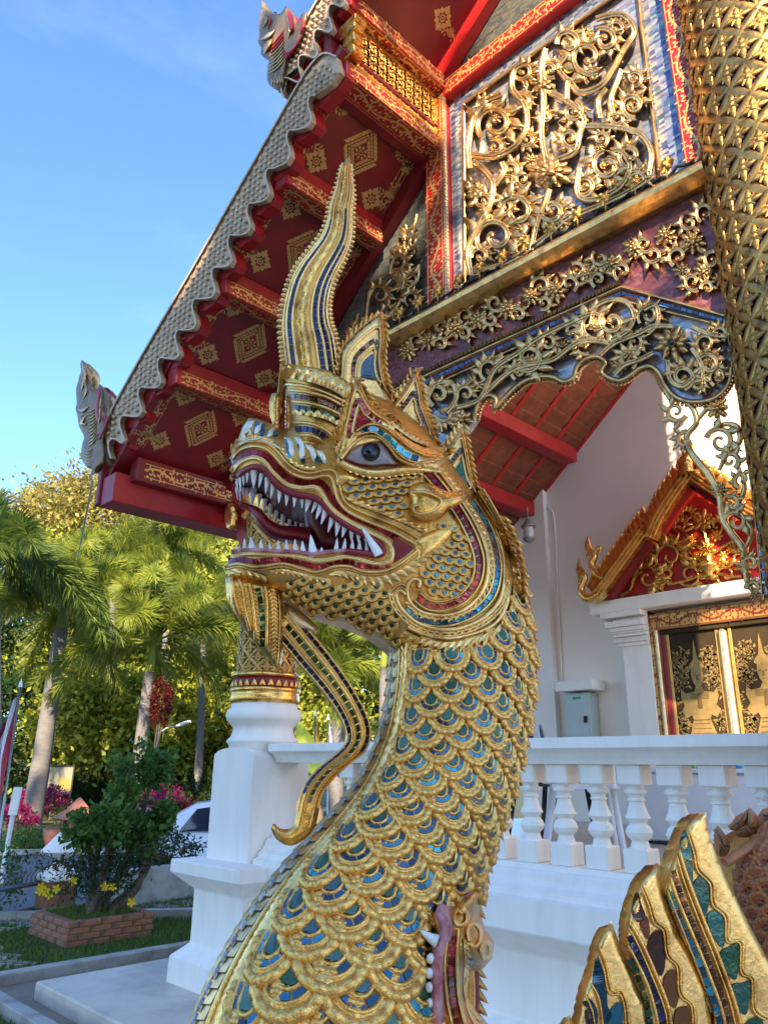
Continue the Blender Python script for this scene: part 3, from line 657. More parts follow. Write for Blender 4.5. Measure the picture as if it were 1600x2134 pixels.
gC = gemm.me('glass_gem', M['g_cyan']); gB = gemm.me('glass_gem', M['g_blue']); gG = gemm.me('glass_gem', M['g_green'])
small_scales(Z2([(640, 530), (720, 495), (880, 490), (980, 480), (1010, 505), (940, 530), (925, 600), (945, 680), (880, 675), (780, 640), (690, 600)]), 24, 15, HH, gB, dirv=(.1, 1))
small_scales(Z2([(1090, 720), (1170, 700), (1225, 780), (1245, 880), (1225, 980), (1160, 1050), (1080, 1075), (1010, 1040), (1020, 930), (1060, 850), (1150, 780)]), 22, 17, HC, gC, dirv=(-.15, 1))
small_scales(Z2([(310, 975), (420, 960), (520, 985), (640, 985), (760, 990), (860, 1010), (870, 1100), (900, 1190), (890, 1310), (800, 1255), (650, 1185), (500, 1150), (380, 1080)]), 26, 17, HH, gG, dirv=(.25, 1))
# ---- collar: nested leaf bands round the neck roundel
bands = [[(1035, 470), (1110, 560), (1185, 660), (1245, 775), (1276, 885), (1262, 985), (1205, 1062), (1120, 1102), (1040, 1100), (982, 1060)],
         [(1070, 430), (1160, 550), (1240, 665), (1300, 790), (1322, 905), (1300, 1020), (1230, 1105), (1125, 1148), (1010, 1135), (945, 1080), (935, 1010), (965, 975), (995, 985), (990, 1015)],
         [(1240, 600), (1300, 690), (1345, 800), (1364, 925), (1338, 1045), (1255, 1130), (1130, 1180), (1010, 1170), (925, 1115)],
         [(1265, 560), (1340, 690), (1388, 810), (1402, 930), (1380, 1065), (1290, 1165), (1150, 1215), (1005, 1195), (910, 1120), (880, 1050), (905, 1030), (925, 1050)],
         [(1345, 690), (1410, 830), (1438, 990), (1415, 1130), (1330, 1225), (1160, 1275), (1020, 1262), (930, 1225)]]
mb = MB()
def shift(path, o):
    P = np.array(path, float); t, nn = normals2(P); return [tuple(q) for q in P+nn*o]
for o in (-22, 22): ridge(mb, Z2(shift(bands[0], o)), 6, 7, HC, lift=3)
for o in (-30, -16): ridge(mb, Z2(shift(bands[3], o)), 6, 6, HC, lift=5)
ridge(mb, Z2(bands[1]), 11, 8, HC, lift=3); ridge(mb, Z2(bands[3]), 11, 8, HC, lift=5); ridge(mb, Z2(shift(bands[4], 20)), 9, 7, HC, lift=4); ridge(mb, Z2(shift(bands[2], -18)), 6, 6, HC, lift=4); ridge(mb, Z2(shift(bands[2], 16)), 6, 6, HC, lift=4)
coll = mb.make('collar_moulding', M['gold_soft'], naga, True)
tiles('red_glass_tile', Z2(bands[0]), 10, 17, HC, M['g_red'], coll, lift=4); tiles('blue_glass_tile', Z2(bands[2]), 8, 16, HC, M['g_cyan'], coll, lift=5)
mb = MB()
fringe(mb, Z2(bands[1][:10]), 17, 13, HC, -1, .8, lift=5, rise=6); fringe(mb, Z2(bands[3][:10]), 20, 14, HC, -1, .8, lift=6, rise=6); fringe(mb, Z2(bands[4]), 24, 15, HC, -1, .8, lift=5, rise=7); fringe(mb, Z2(shift(bands[4], -36)), 22, 16, HC, -1, .8, lift=0, rise=6)
mb.make('collar_leaf_fringe', M['gold_soft'], naga)
mb = MB(); ridge(mb, Z2([(1030, 470), (1075, 525), (1105, 575)]), 12, 1, HC, lift=2); mb.make('collar_channel', M['lip'], naga)
# ---- flame leaves of the crown
def flame(outline, T, name='crest_leaf', ins=((.74, 'rib'), (.5, 'tile'), (.36, 'rib')), base=None, tm='g_amber', depth=0., pl=NP, leaf=13, mat='gold_soft', gem=None, inset_c=None):
    P = smoothpath(outline, 6); v = Vol([tuple(p) for p in P], T, 16, step=8, pl=pl, h0=depth); o = v.build(name, M[mat], naga if pl is NP else finroot)
    HV = v.H; c = np.array(inset_c) if inset_c is not None else P[len(P)//6:-len(P)//6].mean(0)*.6+(P[0]+P[-1])/2*.4
    mb = MB()
    for f, kind in ins:
        Q = c+(P-c)*f; Q = Q[2:-2]
        if kind == 'rib': ridge(mb, [tuple(q) for q in Q[::3]], 6, 6, HV, lift=1, pl=pl)
        elif kind == 'tile': tiles('glass_tile', [tuple(q) for q in Q[::3]], 9, 14, HV, M[tm], o, lift=3, pl=pl)
    fringe(mb, [tuple(p) for p in (c+(P-c)*.93)[::3]], leaf*1.25, leaf, HV, -1, .9, lift=2, rise=5, pl=pl)
    mb.make('leaf_rib', M[mat], o, True)
    if gem:
        gpt = c+(P-c)*.26; vv = Vol([tuple(q) for q in gpt[::3]], 4, 8, step=6, pl=pl)
        W = np.array([pl.w(x, y, h) for (x, y), h in zip(vv.bound, HV(vv.bound[:, 0], vv.bound[:, 1])+4)]); MB().add(W, [tuple(t) for t in tessellate_polygon([[Vector((x, y, 0)) for x, y in vv.bound]])]).make('glass_gem', M[gem], o)
    return o
flame(Z2([(640, -120)]) and Z1([(590, 1230), (598, 1100), (612, 985), (660, 915), (735, 845), (815, 800), (828, 900), (818, 1000), (830, 1110), (860, 1200), (930, 1290)]), 44, tm='g_amber', gem='g_teal')
flame(Z2([(595, 400), (608, 290), (635, 170), (655, 80), (690, 10), (722, 60), (760, 130), (830, 190), (900, 240), (860, 330)]), 60, tm='g_red', depth=76, gem='g_red')
flame(Z1([(820, 1330), (850, 1240), (905, 1170), (945, 1110), (978, 1065), (1000, 1140), (1012, 1230), (1050, 1330), (1075, 1430), (1000, 1500)]), 40, tm='g_amber')
flame(Z2([(1060, 420), (1110, 350), (1150, 295), (1192, 238), (1215, 330), (1235, 440), (1262, 540), (1320, 660), (1270, 680), (1180, 560)]), 40, tm='g_amber', gem='g_gem')
flame(Z2([(1290, 720), (1320, 680), (1360, 690), (1412, 735), (1405, 770), (1420, 840), (1440, 930), (1400, 960), (1340, 860)]), 40, tm='g_amber')
# ---- crown tiers under the horn
crown = Vol(Z2([(600, 400), (400, 385), (385, 300), (372, 210), (362, 120), (345, 40), (330, -55), (450, -40), (560, -20), (660, 40), (700, 120), (680, 260)]), 116, 70, step=9, flat={5, 6, 7, 8, 9, 10, 11})
crown.build('crown', M['gold_dark'], naga); CH = crown.H
mb = MB()
for path in ([(345, 45), (440, 55), (540, 85), (640, 130)], [(372, 75), (460, 85), (550, 108), (630, 150)], [(382, 128), (470, 138), (550, 160), (615, 190)], [(378, 232), (460, 232), (540, 262), (595, 310)], [(390, 292), (470, 290), (530, 322), (568, 385)], [(395, 330), (460, 325), (515, 352), (545, 400)]):
    ridge(mb, Z2(path), 8, 8, CH, lift=3)
crm = mb.make('crown_moulding', M['gold_soft'], naga, True)
tiles('glass_tile', Z2([(372, 102), (465, 112), (550, 134), (622, 170)]), 11, 13, CH, M['g_amber'], crm, lift=3); tiles('glass_tile', Z2([(388, 158), (470, 168), (545, 190), (605, 222)]), 13, 14, CH, M['g_green'], crm, lift=3); tiles('glass_tile', Z2([(395, 262), (470, 262), (535, 292), (582, 350)]), 12, 13, CH, M['g_navy'], crm, lift=3)
mb = MB(); fringe(mb, Z2([(640, 112), (560, 68), (450, 32), (335, 12)]), 27, 17, CH, 1, -.2, lift=8, rise=9); fringe(mb, Z2([(610, 250), (545, 215), (470, 198), (378, 190)]), 14, 14, CH, 1, -.2, lift=6, rise=6); fringe(mb, Z2([(640, 60), (540, 5), (420, -25), (330, -40)]), 16, 14, CH, -1, .2, lift=8, rise=6); mb.make('crown_leaf_fringe', M['gold_soft'], naga)
# ---- tall S-shaped horn
horn = Tube(Z1([(345, 1110), (325, 950), (320, 850), (332, 760), (360, 655), (400, 575), (452, 508), (512, 430), (542, 350), (552, 285), (582, 200), (600, 125), (620, 85), (652, 60)]),
            Z1([(640, 1130), (612, 930), (588, 860), (578, 785), (590, 695), (622, 612), (657, 542), (686, 462), (692, 382), (692, 315), (698, 245), (690, 165), (682, 90), (664, 62)]), .36)
_hd = horn.R-horn.L; _hl = np.hypot(*_hd.T)[:, None]; _sh = np.minimum(8., _hl*.2)*_hd/_hl; horn.L = horn.L+_sh; horn.R = horn.R-_sh*1.3; horn.w = np.hypot(*(horn.R-horn.L).T); horn.bb = horn.w*.36
horn.build('horn', M['gold_dark'], naga, 36)
mb = MB()
for ph, dp, hg in ((24, 7, 5), (38, 8, 6), (58, 9, 6), (104, 9, 6), (122, 7, 6), (140, 7, 5), (156, 6, 5)): horn.ridge(mb, R(ph), R(dp), hg, 0, .97)
hr = mb.make('horn_rib', M['gold_soft'], naga, True)
mb = MB(); horn.ridge(mb, R(80), R(27), 9, 0, .98, wave=(4.5, 14, 3.)); mb.make('horn_leaf_stripe', M['gold'], naga, True)
for ph, dp, a, b in ((48, 13, 0, .72), (31, 6, .0, .6), (113, 11, 0, .78), (131, 10, 0, .62), (148, 8, 0, .45)): horn.tiles('navy_glass_tile', R(ph), R(dp*.9), 15, M['g_navy'], hr, a, b)
# beaded edges
mb = MB()
for ph, n_ in ((6, 46), (172, 46)):
    for i in range(n_):
        t = horn.len*(.02+.95*i/n_); p, a, d, o = frame(horn, t, R(ph), 2); k = NP.U*np.interp(i/n_, [0, .8, 1], [11, 8.5, 5])
        g = [[p+(a*math.cos(f)*math.sin(e)*1.+d*math.sin(f)*math.sin(e)*.6+o*math.cos(e)*1.1)*k for f in np.linspace(0, 2*math.pi, 8, endpoint=False)] for e in (.15, .8, 1.5, 2.3)]
        mb.grid(np.array([[tuple(q) for q in r_] for r_ in g]), cv=True)
mb.make('horn_bead_edge', M['gold_soft'], naga, True)
# ---- snout: silver stripes, nostril curl and the two leaf plumes on the nose
mb = MB()
for path in ([(150, 300), (175, 250), (205, 222)], [(205, 290), (225, 255), (245, 228)], [(260, 300), (285, 280), (300, 250)], [(345, 300), (375, 320), (385, 400)], [(395, 300), (430, 330), (430, 415)], [(440, 330), (480, 360), (490, 420)], [(500, 360), (530, 390), (545, 430)]): ridge(mb, Z2(path), 15, 9, HH, taper=True)
mb.make('snout_stripe', M['whitesilver'], naga, True)
for path in ([(225, 225), (215, 255), (208, 285)], [(250, 235), (246, 262), (243, 292)], [(300, 268), (312, 290)], [(362, 305), (368, 345), (370, 400)], [(415, 330), (432, 370), (438, 420)], [(490, 390), (520, 420)]): tiles('blue_glass_tile', Z2(path), 9, 11, HH, M['g_cyan'], naga, lift=5)
mb = MB(); ridge(mb, Z2([(240, 300), (200, 312), (165, 305), (152, 285), (162, 262), (182, 262), (188, 282), (176, 290)]), 7, 9, HH, lift=3); ridge(mb, Z2([(130, 335), (190, 310), (260, 318), (330, 352)]), 9, 7, HH, lift=1); mb.make('nostril', M['gold_pale'], naga, True)
for poly, dp in (([(300, 250), (280, 200), (276, 130), (290, 92), (320, 88), (336, 110), (332, 170), (330, 240), (345, 290), (320, 290)], 26), ([(352, 280), (362, 200), (356, 140), (372, 108), (388, 130), (380, 200), (392, 290)], 34)):
    v = Vol(Z2(poly), 14, 12, step=6, h0=0); v.build('nose_plume', M['gold'], naga); mb = MB(); HV = v.H; xs = [p[0] for p in poly]
    cx = sum(xs)/len(xs); fringe(mb, Z2([(cx, 285), (cx-2, 200), (cx, 110)]), 9, 8, HV, 1, .9, lift=1, rise=4); fringe(mb, Z2([(cx, 285), (cx-2, 200), (cx, 110)]), 9, 8, HV, -1, .9, lift=1, rise=4); mb.make('plume_leaf', M['gold_soft'], naga)
Vol(Z2([(334, 290), (336, 170), (340, 100), (352, 102), (352, 180), (352, 290)]), 7, 6, step=6).build('nose_stem', M['red'], naga)
# ---- chin plumes and long curled beard
ch = Vol(Z7([(45, 790), (62, 1000), (115, 1105), (190, 1240), (290, 1390), (380, 1500), (480, 1600), (600, 1755), (625, 1600), (640, 1400), (640, 1050), (590, 900), (480, 800), (250, 760)]), 40, 22, step=7); ch.build('chin_plume', M['gold'], naga); XH = ch.H
mb = MB()
for path, wd in (([(110, 790), (120, 900), (135, 1040), (180, 1180)], 13), ([(190, 800), (230, 950), (255, 1150), (300, 1330)], 9), ([(290, 850), (320, 1000), (345, 1200), (360, 1420)], 11), ([(455, 880), (470, 1050), (470, 1250), (465, 1480)], 10), ([(600, 960), (610, 1150), (605, 1400), (590, 1660)], 10)): ridge(mb, Z7(path), wd, 9, XH, lift=2)
fringe(mb, Z7([(310, 870), (340, 1020), (355, 1220), (372, 1460)]), 9, 8, XH, -1, .9, lift=4, rise=5); fringe(mb, Z7([(510, 880), (535, 1050), (540, 1300), (560, 1600)]), 17, 8, XH, -1, .9, lift=4, rise=6); fringe(mb, Z7([(510, 880), (535, 1050), (540, 1300), (560, 1600)]), 13, 8, XH, 1, .9, lift=4, rise=6)
chp = mb.make('plume_rib', M['gold'], naga, True)
tiles('green_glass_tile', Z7([(372, 890), (400, 1010), (418, 1150), (424, 1300), (415, 1500)]), 10, 17, XH, M['g_green'], chp, lift=4)
Vol(Z7([(640, 1040), (750, 1090), (870, 1180), (1000, 1310), (950, 1370), (850, 1345), (760, 1315), (650, 1240)]), 22, 14, step=7).build('beard_leaf', M['gold_pale'], naga)
beard = Tube(Z3([(300, 165), (345, 215), (425, 312), (522, 422), (595, 522), (638, 612), (642, 680), (592, 735), (512, 800), (452, 870), (420, 950), (404, 1030), (392, 1075), (362, 1092), (328, 1088), (302, 1066), (290, 1072)]),
             Z3([(380, 30), (452, 118), (545, 232), (625, 342), (695, 452), (748, 560), (762, 640), (735, 722), (652, 792), (578, 862), (528, 935), (512, 1015), (488, 1095), (430, 1152), (370, 1172), (310, 1140), (286, 1088)]), .34)
beard.build('beard', M['gold'], naga, 30)
mb = MB()
for ph in (30, 60, 72, 105, 118, 150): beard.ridge(mb, R(ph), R(8), 4, 0, .86 if ph in (60, 118) else .8)
br = mb.make('beard_rib', M['gold_soft'], naga, True)
beard.tiles('navy_glass_tile', R(45), R(15), 17, M['g_navy'], br, .02, .74); beard.tiles('green_glass_tile', R(90), R(17), 17, M['g_green'], br, .02, .78); beard.tiles('navy_glass_tile', R(135), R(13), 17, M['g_navy'], br, .06, .55)
# ---- makara jaws from which the neck rises
mk_ = Vol(Z4([(1175, 570), (1240, 490), (1335, 435), (1388, 455), (1378, 560), (1402, 640), (1442, 690), (1436, 770), (1392, 818), (1345, 842), (1330, 900), (1332, 960), (1362, 1010), (1402, 1060), (1440, 1110), (1480, 1260), (1190, 1260), (1180, 1080), (1188, 900), (1196, 700)]), 118, 60, step=9, flat={15, 16, 17, 18, 19, 0})
mk_.T = lambda x, y: 205+0*np.asarray(x, float); mk_.build('makara_jaw', M['gold_dark'], naga); MH = mk_.H
mb = MB(); ridge(mb, Z4([(1330, 440), (1250, 490), (1205, 560), (1225, 640), (1190, 740), (1182, 850), (1180, 960), (1185, 1090), (1190, 1240)]), 30, 12, MH, lift=2); mb.make('makara_gum', M['gum'], naga, True)
mb = MB()
for path, wd in (([(1235, 650), (1215, 800), (1225, 950), (1250, 1090), (1260, 1240)], 8), ([(1280, 640), (1270, 800), (1280, 950), (1310, 1090), (1330, 1240)], 9), ([(1300, 560), (1275, 545), (1258, 575), (1275, 620), (1310, 610), (1320, 570), (1295, 530), (1340, 500)], 10), ([(1330, 690), (1322, 640), (1350, 610), (1380, 640), (1375, 700), (1350, 720), (1335, 700)], 9), ([(1400, 780), (1385, 740), (1400, 700), (1425, 710), (1425, 760), (1408, 772)], 11), ([(1320, 860), (1310, 930), (1335, 1000), (1380, 1060)], 9)): ridge(mb, Z4(path), wd, 9, MH, lift=3)
mm_ = mb.make('makara_moulding', M['gold_soft'], naga, True)
tiles('red_glass_tile', Z4([(1258, 665), (1244, 800), (1252, 950), (1278, 1090), (1292, 1230)]), 11, 22, MH, M['g_red'], mm_, lift=4); tiles('blue_glass_tile', Z4([(1318, 770), (1350, 795)]), 10, 9, MH, M['g_blue'], mm_, lift=5)
mb = MB(); fringe(mb, Z4([(1300, 680), (1305, 800), (1300, 900), (1315, 1000), (1350, 1080)]), 16, 12, MH, -1, .6, lift=2); mb.make('makara_leaf', M['gold_soft'], naga)
for bx, by, r_ in ((1346, 393, 11), (1326, 414, 12), (1299, 440, 13), (1150, 772, 15), (1144, 841, 16), (1143, 906, 16), (1143, 979, 16), (1146, 1047, 17), (1150, 1115, 17)):
    x, y = Z4([(bx, by)])[0]; r_ *= .72; h = 208 if by > 600 else 90; P = [[NP.w(x+r_*math.sin(e)*math.cos(f)*.9, y+r_*math.sin(e)*math.sin(f)*1.1, h+r_*math.cos(e)) for f in np.linspace(0, 2*math.pi, 10, endpoint=False)] for e in np.linspace(.05, 3.05, 8)]
    MB().grid(P, cv=True).make('round_tooth', M['tooth'], naga, True)
mb = MB(); (b0, b1), (t0, t1) = Z4([(1172, 690), (1092, 662)]); tooth(mb, b0, b1, t0, t1, 30, 212, .25); mb.make('fang', M['tooth'], naga, True)

collar_poly = np.array(Z2([(1000, 500), (1300, 640), (1440, 880), (1455, 1050), (1420, 1170), (1330, 1262), (1160, 1312), (1000, 1300), (880, 1250), (850, 900)])); mak_poly = np.array(Z4([(1165, 570), (1240, 490), (1335, 435), (1388, 455), (1442, 700), (1480, 1260), (1150, 1260), (1145, 1000), (1140, 760), (1120, 650)]))
cntS = 0; t = body.len*.97; row = 0
PH0, PH1, NCOL = R(52), R(166), 4
while t > body.len*.01:
    wpx = np.interp(t, body.d, body.w); arc = wpx*.47*(PH1-PH0); sw = arc/NCOL*1.0
    for sg in (1, -1):
        for c in range(NCOL+1):
            ph = PH0+(PH1-PH0)*((c+(.5 if row % 2 else 0.))/NCOL)
            if ph > PH1+.01 or (sg < 0 and ph < R(80)): continue
            qx, qy, _q = body.p(np.array(t), np.array(ph))
            if inside([(qx, qy+10)], collar_poly)[0] or inside([(qx+6, qy)], mak_poly)[0]: continue
            p, a, d, o = frame(body, t, sg*ph, 1.)
            edge = (row % 2 == 0 and c in (0, NCOL)); k = NP.U*sw*1.06*(1-.05*rnd.random())
            tw = rnd.uniform(-.05, .05); a2 = a*math.cos(tw)+d*math.sin(tw); d2 = d*math.cos(tw)-a*math.sin(tw)
            so_ = place('scale', SM, mat4(p, a2, d2, o, k*(.8 if edge else 1), k*.98, k*.62), naga)
            deep = ph > R(125) or sg < 0
            sub('glass_tile_arc', TMb if (deep or rnd.random() < .3) else TM, so_); sub('glass_gem', GMg if (ph > R(118) and rnd.random() < .8) else GM, so_); cntS += 1
    t -= sw*.47; row += 1
# ============================================================ the temple porch
temple = empty('temple', (-3.2, 5.5, 0.), 'red and gold temple porch with carved mosaic gable, painted eaves and gilded columns', 'temple')
YF, YB, YW = 3.75, 2.62, 7.8
def wallplane(Y, U=.0034):
    p = Plane(1., 0.); p.n = np.array([0., -1., 0.]); p.P0 = np.array([0., Y, 0.]); p.U = U; return p
GP = wallplane(YF)
Z0 = lambda x, y: np.zeros(np.shape(np.atleast_1d(x)))
def Z8(p): return zz(p, 900, 0, 2.2857)
def Z9(p): return zz(p, 800, 550, 2.)
def ZR(p): return zz(p, 140, 0, 1.94)
def zr(X): return 6.48+.83*(X+3.27)          # underside of the lower roof
SL = math.atan(.83)
M['mosaic_blue'] = mosaicmat('blue_mirror_mosaic', [(.03, .05, .15), (.08, .11, .27), (.24, .26, .33), (.46, .44, .40), (.06, .16, .22), (.07, .11, .28)], 26)
M['mosaic_grey'] = mosaicmat('grey_green_mosaic', [(.05, .07, .11), (.12, .13, .13), (.24, .23, .18), (.10, .14, .14), (.30, .28, .22)], 24)
M['mosaic_purple'] = mosaicmat('purple_mosaic', [(.085, .020, .020), (.14, .036, .036), (.20, .06, .06), (.28, .14, .13)], 30, .15, .35)
M['mosaic_lilac'] = mosaicmat('lilac_grey_mosaic', [(.14, .16, .24), (.28, .27, .34), (.48, .44, .44), (.12, .22, .26), (.56, .52, .48)], 22)
M['colblue'] = mosaicmat('cobalt_mosaic', [(.01, .015, .09), (.02, .03, .18), (.04, .06, .26)], 60, .4, .25)
def flatpoly(name, poly, Y, th, mat, parent=temple):
    """solid board with a drawn outline standing at depth Y"""
    W = [ony(x, y, Y) for x, y in poly]; q = [(p[0], p[2]) for p in W]
    return MB().prism(q, lambda u, v, d: (u, d, v), Y, Y+th).make(name, mat, parent)
def board(name, x0, x1, z0, z1, y0, y1, mat, parent=temple, bev=.008): return MB().box((x0, y0, z0), (x1, y1, z1), bev).make(name, mat, parent)
# ---- gable wall of mosaic
flatpoly('gable_mosaic', [(560, 860), (700, 690), (800, 510), (905, 345), (905, 660), (700, 790)], YF+.02, .1, M['mosaic_grey'])
board('gable_mosaic', -3.14, -1.1, 4.85, 6.84, YF+.02, YF+.12, M['mosaic_blue'], bev=0)
board('panel_mosaic', -2.97, -1.5, 4.98, 6.66, YF-.004, YF+.016, M['mosaic_lilac'], bev=0)
# ---- red posts and rails
board('red_post', -3.345, -3.15, 4.88, 7.0, YF-.06, YF+.08, M['red_bright']); board('red_post', -1.335, -1.20, 4.88, 7.6, YF-.06, YF+.08, M['red_bright'])
board('red_rail', -3.15, -1.0, 6.83, 7.0, YF-.06, YF+.08, M['red_bright'])
mb = MB()
for X in (-3.148,):
    for i in range(60): mb.box((X, YF-.075, 4.9+i*.032), (X+.022, YF-.045, 4.9+i*.032+.026))
tag(mb.make('bead_strip', M['gold_pale'], temple), kind='stuff')
def rafter(name, x0, x1, zf, y0, y1, dep, mat):
    mb = MB(); P = [(x0, zf(x0)), (x1, zf(x1)), (x1, zf(x1)-dep), (x0, zf(x0)-dep)]; mb.prism(P, lambda u, v, d: (u, d, v), y0, y1); return mb.make(name, mat, temple)
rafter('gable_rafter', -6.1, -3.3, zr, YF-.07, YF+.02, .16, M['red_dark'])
zr2 = lambda X: 7.16+.80*(X+3.2)
MB().prism([(-3.15, 7.0), (-1.1, 7.0), (-1.1, zr2(-1.1)), (-3.15, zr2(-3.15))], lambda u, v, d: (u, d, v), YF+.03, YF+.13).make('gable_mosaic', M['mosaic_grey'], temple)
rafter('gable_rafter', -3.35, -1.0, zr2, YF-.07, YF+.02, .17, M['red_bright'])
# ---- painted soffits, roof slabs
def slab(name, x0, x1, zf, y0, y1, th, mat):
    mb = MB(); P = [(x0, zf(x0)), (x1, zf(x1)), (x1, zf(x1)+th), (x0, zf(x0)+th)]; mb.prism(P, lambda u, v, d: (u, d, v), y0, y1); return mb.make(name, mat, temple)
M['tile'] = paint('terracotta_underside', (.22, .06, .025), .8, .35, 9, .3, 40)
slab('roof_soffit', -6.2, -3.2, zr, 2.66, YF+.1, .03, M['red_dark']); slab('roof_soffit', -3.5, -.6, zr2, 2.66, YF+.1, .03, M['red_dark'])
slab('roof_covering', -6.35, -3.25, lambda X: zr(X)+.05, 2.68, YW+.2, .09, M['tile']); slab('roof_covering', -3.6, -.5, lambda X: zr2(X)+.05, 2.68, YW+.2, .09, M['tile'])
# purlins: carry the soffit; the same timbers run on into the porch
PUR = [(-5.27, 4.74, .13), (-4.62, 5.28, .12), (-3.89, 5.88, .12)]
for x, z, h in PUR: board('purlin', x-.075, x+.075, z-h, zr(x)+.03, 2.68, YF-.07, M['red'])
board('purlin', -3.345, -3.19, 6.33, 6.46, 2.70, YF-.062, M['red']); board('purlin', -3.27, -3.12, 6.90, 7.04, 2.66, YF-.062, M['red'])
board('eave_beam', -6.26, -6.02, 3.78, 4.05, 2.64, YW, M['red'])
board('eave_beam', -6.06, -5.92, 3.98, 4.2, 2.78, YF+.3, M['red_dark'])
board('fascia', -6.34, -6.27, 3.80, 4.24, 2.62, YW, M['red_dark'])
board('tie_beam', -6.0, -5.1, 3.84, 4.02, YF-.02, YF+.14, M['red'])
# ---- gold stencils: flat leaf laid 3 mm off the board
def rib2(mb, pts, w0, w1, z=0.):
    P = smoothpath(pts, .012); t, nn = normals2(P); n = len(P); ww = np.linspace(w0, w1, n)[:, None]
    A = np.hstack([P+nn*ww/2, np.full((n, 1), z)]); B = np.hstack([P-nn*ww/2, np.full((n, 1), z)]); mb.grid(np.stack([A, B], 1))
def petal(mb, cx, cy, a, l, w, z=0.):
    c, s = math.cos(a), math.sin(a); pts = [(0, 0), (.35, .5), (.62, .38), (1, 0), (.62, -.38), (.35, -.5)]
    V = [(cx+(p*l)*c-(q*w)*s, cy+(p*l)*s+(q*w)*c, z) for p, q in pts]; mb.add(V, [(0, 1, 2, 3), (0, 3, 4, 5)])
def ring(mb, cx, cy, r0, r1, k=12, z=0.):
    V = []; 
    for j in range(k):
        a = 2*math.pi*j/k; V += [(cx+r0*math.cos(a), cy+r0*math.sin(a), z), (cx+r1*math.cos(a), cy+r1*math.sin(a), z)]
    mb.add(V, [(2*j, 2*j+1, (2*j+3) % (2*k), (2*j+2) % (2*k)) for j in range(k)])
def motif_small():
    mb = MB()
    for k in range(8):
        a = k*math.pi/4; L_ = .075 if k % 2 == 0 else .05; petal(mb, .034*math.cos(a), .034*math.sin(a), a, L_, .052)
        for s_ in (-1, 1):
            if k % 2 == 0: petal(mb, .05*math.cos(a)+.02*s_*-math.sin(a), .05*math.sin(a)+.02*s_*math.cos(a), a+s_*.25, .035, .016)
    ring(mb, 0, 0, .018, .028); ring(mb, 0, 0, 0.001, .009, 8); return mb.me('stencil_flower', M['stencil_dim'])
def motif_big():
    mb = MB(); A, B = .17, .235
    def pt(q, f):   # around the rhombus
        q = (q % 4); i = int(q); t = q-i; c = [(A, 0), (0, B), (-A, 0), (0, -B)]; p, r = c[i], c[(i+1) % 4]; return ((p[0]*(1-t)+r[0]*t)*f, (p[1]*(1-t)+r[1]*t)*f, math.atan2(r[1]-p[1], r[0]-p[0]))
    for k in range(28):
        x, y, a = pt(k/7+.01, .84); petal(mb, x, y, a-.55, .062, .028)
        x, y, a = pt(k/7+.07, .70); petal(mb, x, y, a-.2, .036, .018)
    for k in range(36):
        x, y, a = pt(k/9, .58); ring(mb, x, y, .0005, .0075, 6)
    for k in range(20):
        x, y, a = pt(k/5, .44); petal(mb, x, y, a-.5, .034, .02)
    for k in range(8): petal(mb, .026*math.cos(k*.785), .026*math.sin(k*.785), k*.785, .036, .022)
    ring(mb, 0, 0, .012, .02); return mb.me('stencil_diamond', M['stencil_dim'])
def motif_corner():
    mb = MB()
    for s_ in (1, -1):
        rib2(mb, [(0, .03), (s_*.07, .05), (s_*.12, .02), (s_*.17, .03), (s_*.23, .0)], .016, .004)
        for q in (.05, .1, .15): petal(mb, s_*q, .04, math.pi/2-s_*.9, .05, .02); petal(mb, s_*q, .03, -math.pi/2+s_*.7, .04, .018)
    for k in range(5): petal(mb, 0, .03, math.pi/2+(k-2)*.5, .085, .03)
    return mb.me('stencil_corner', M['stencil_dim'])
def motif_vine(L_=.5, W=.1, mat='stencil', name='stencil_vine'):
    mb = MB(); n = 2
    rib2(mb, [(L_*i/16, W*.26*math.sin(i/16*2*math.pi)) for i in range(17)], .013, .013)
    for k in range(4):
        cx = L_*(k+.5)/4; sg = -1 if k < 2 else 1; cy = W*.1*sg
        a0 = rnd.uniform(0, 6); rib2(mb, spiral(cx, cy, W*.30, W*.06, a0, a0+5.2*sg, 16), .014, .009)
        for j in range(6): a = a0+j*1.05; petal(mb, cx+W*.30*math.cos(a), cy+W*.30*math.sin(a), a+.5*sg, W*.32, W*.19)
    rib2(mb, [(0, W*.47), (L_, W*.47)], .005, .005); rib2(mb, [(0, -W*.47), (L_, -W*.47)], .005, .005)
    return mb.me(name, M[mat])
mS, mBg, mC, mV = motif_small(), motif_big(), motif_corner(), motif_vine()
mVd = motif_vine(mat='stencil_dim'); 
def sheet(name, me, o, ax, ay, sx=1., sy=1., off=.003, parent=temple):
    ax = Vector(ax).normalized(); ay = Vector(ay); ay = (ay-ax*ay.dot(ax)).normalized(); n_ = ax.cross(ay); 
    if n_.dot(Vector(EYE)-Vector(o)) < 0: n_ = -n_
    return place(name, me, mat4(Vector(o)+n_*off, ax, ay, n_, sx, sy, 1.), parent)
sd = (math.cos(SL), 0, math.sin(SL))
def dress(xa, xb, zf, y0, y1, k=1.):
    xm = (xa+xb)/2; ym = (y0+y1)/2; hs = (xb-xa)/2
    P = lambda dx, dy: (xm+dx, ym+dy, zf(xm+dx))
    sheet('stencil_diamond', mBg, P(0, 0), (0, 1, 0), sd, k, k*.92)
    for dx in (-.16, .16):
        for dy in (-.29, .29): sheet('stencil_flower', mS, P(dx*k*1.15, dy), (0, 1, 0), sd, k, k)
    for dy, s_ in ((-.42, 1), (.42, -1)):
        for dx, e in ((-hs+.09, 1), (hs-.09, -1)):
            sheet('stencil_corner', mC, P(dx, dy), (s_*.7, 0, s_*.6) if False else (0, 1, 0), (sd[0]*e, 0, sd[2]*e), .62, .9)
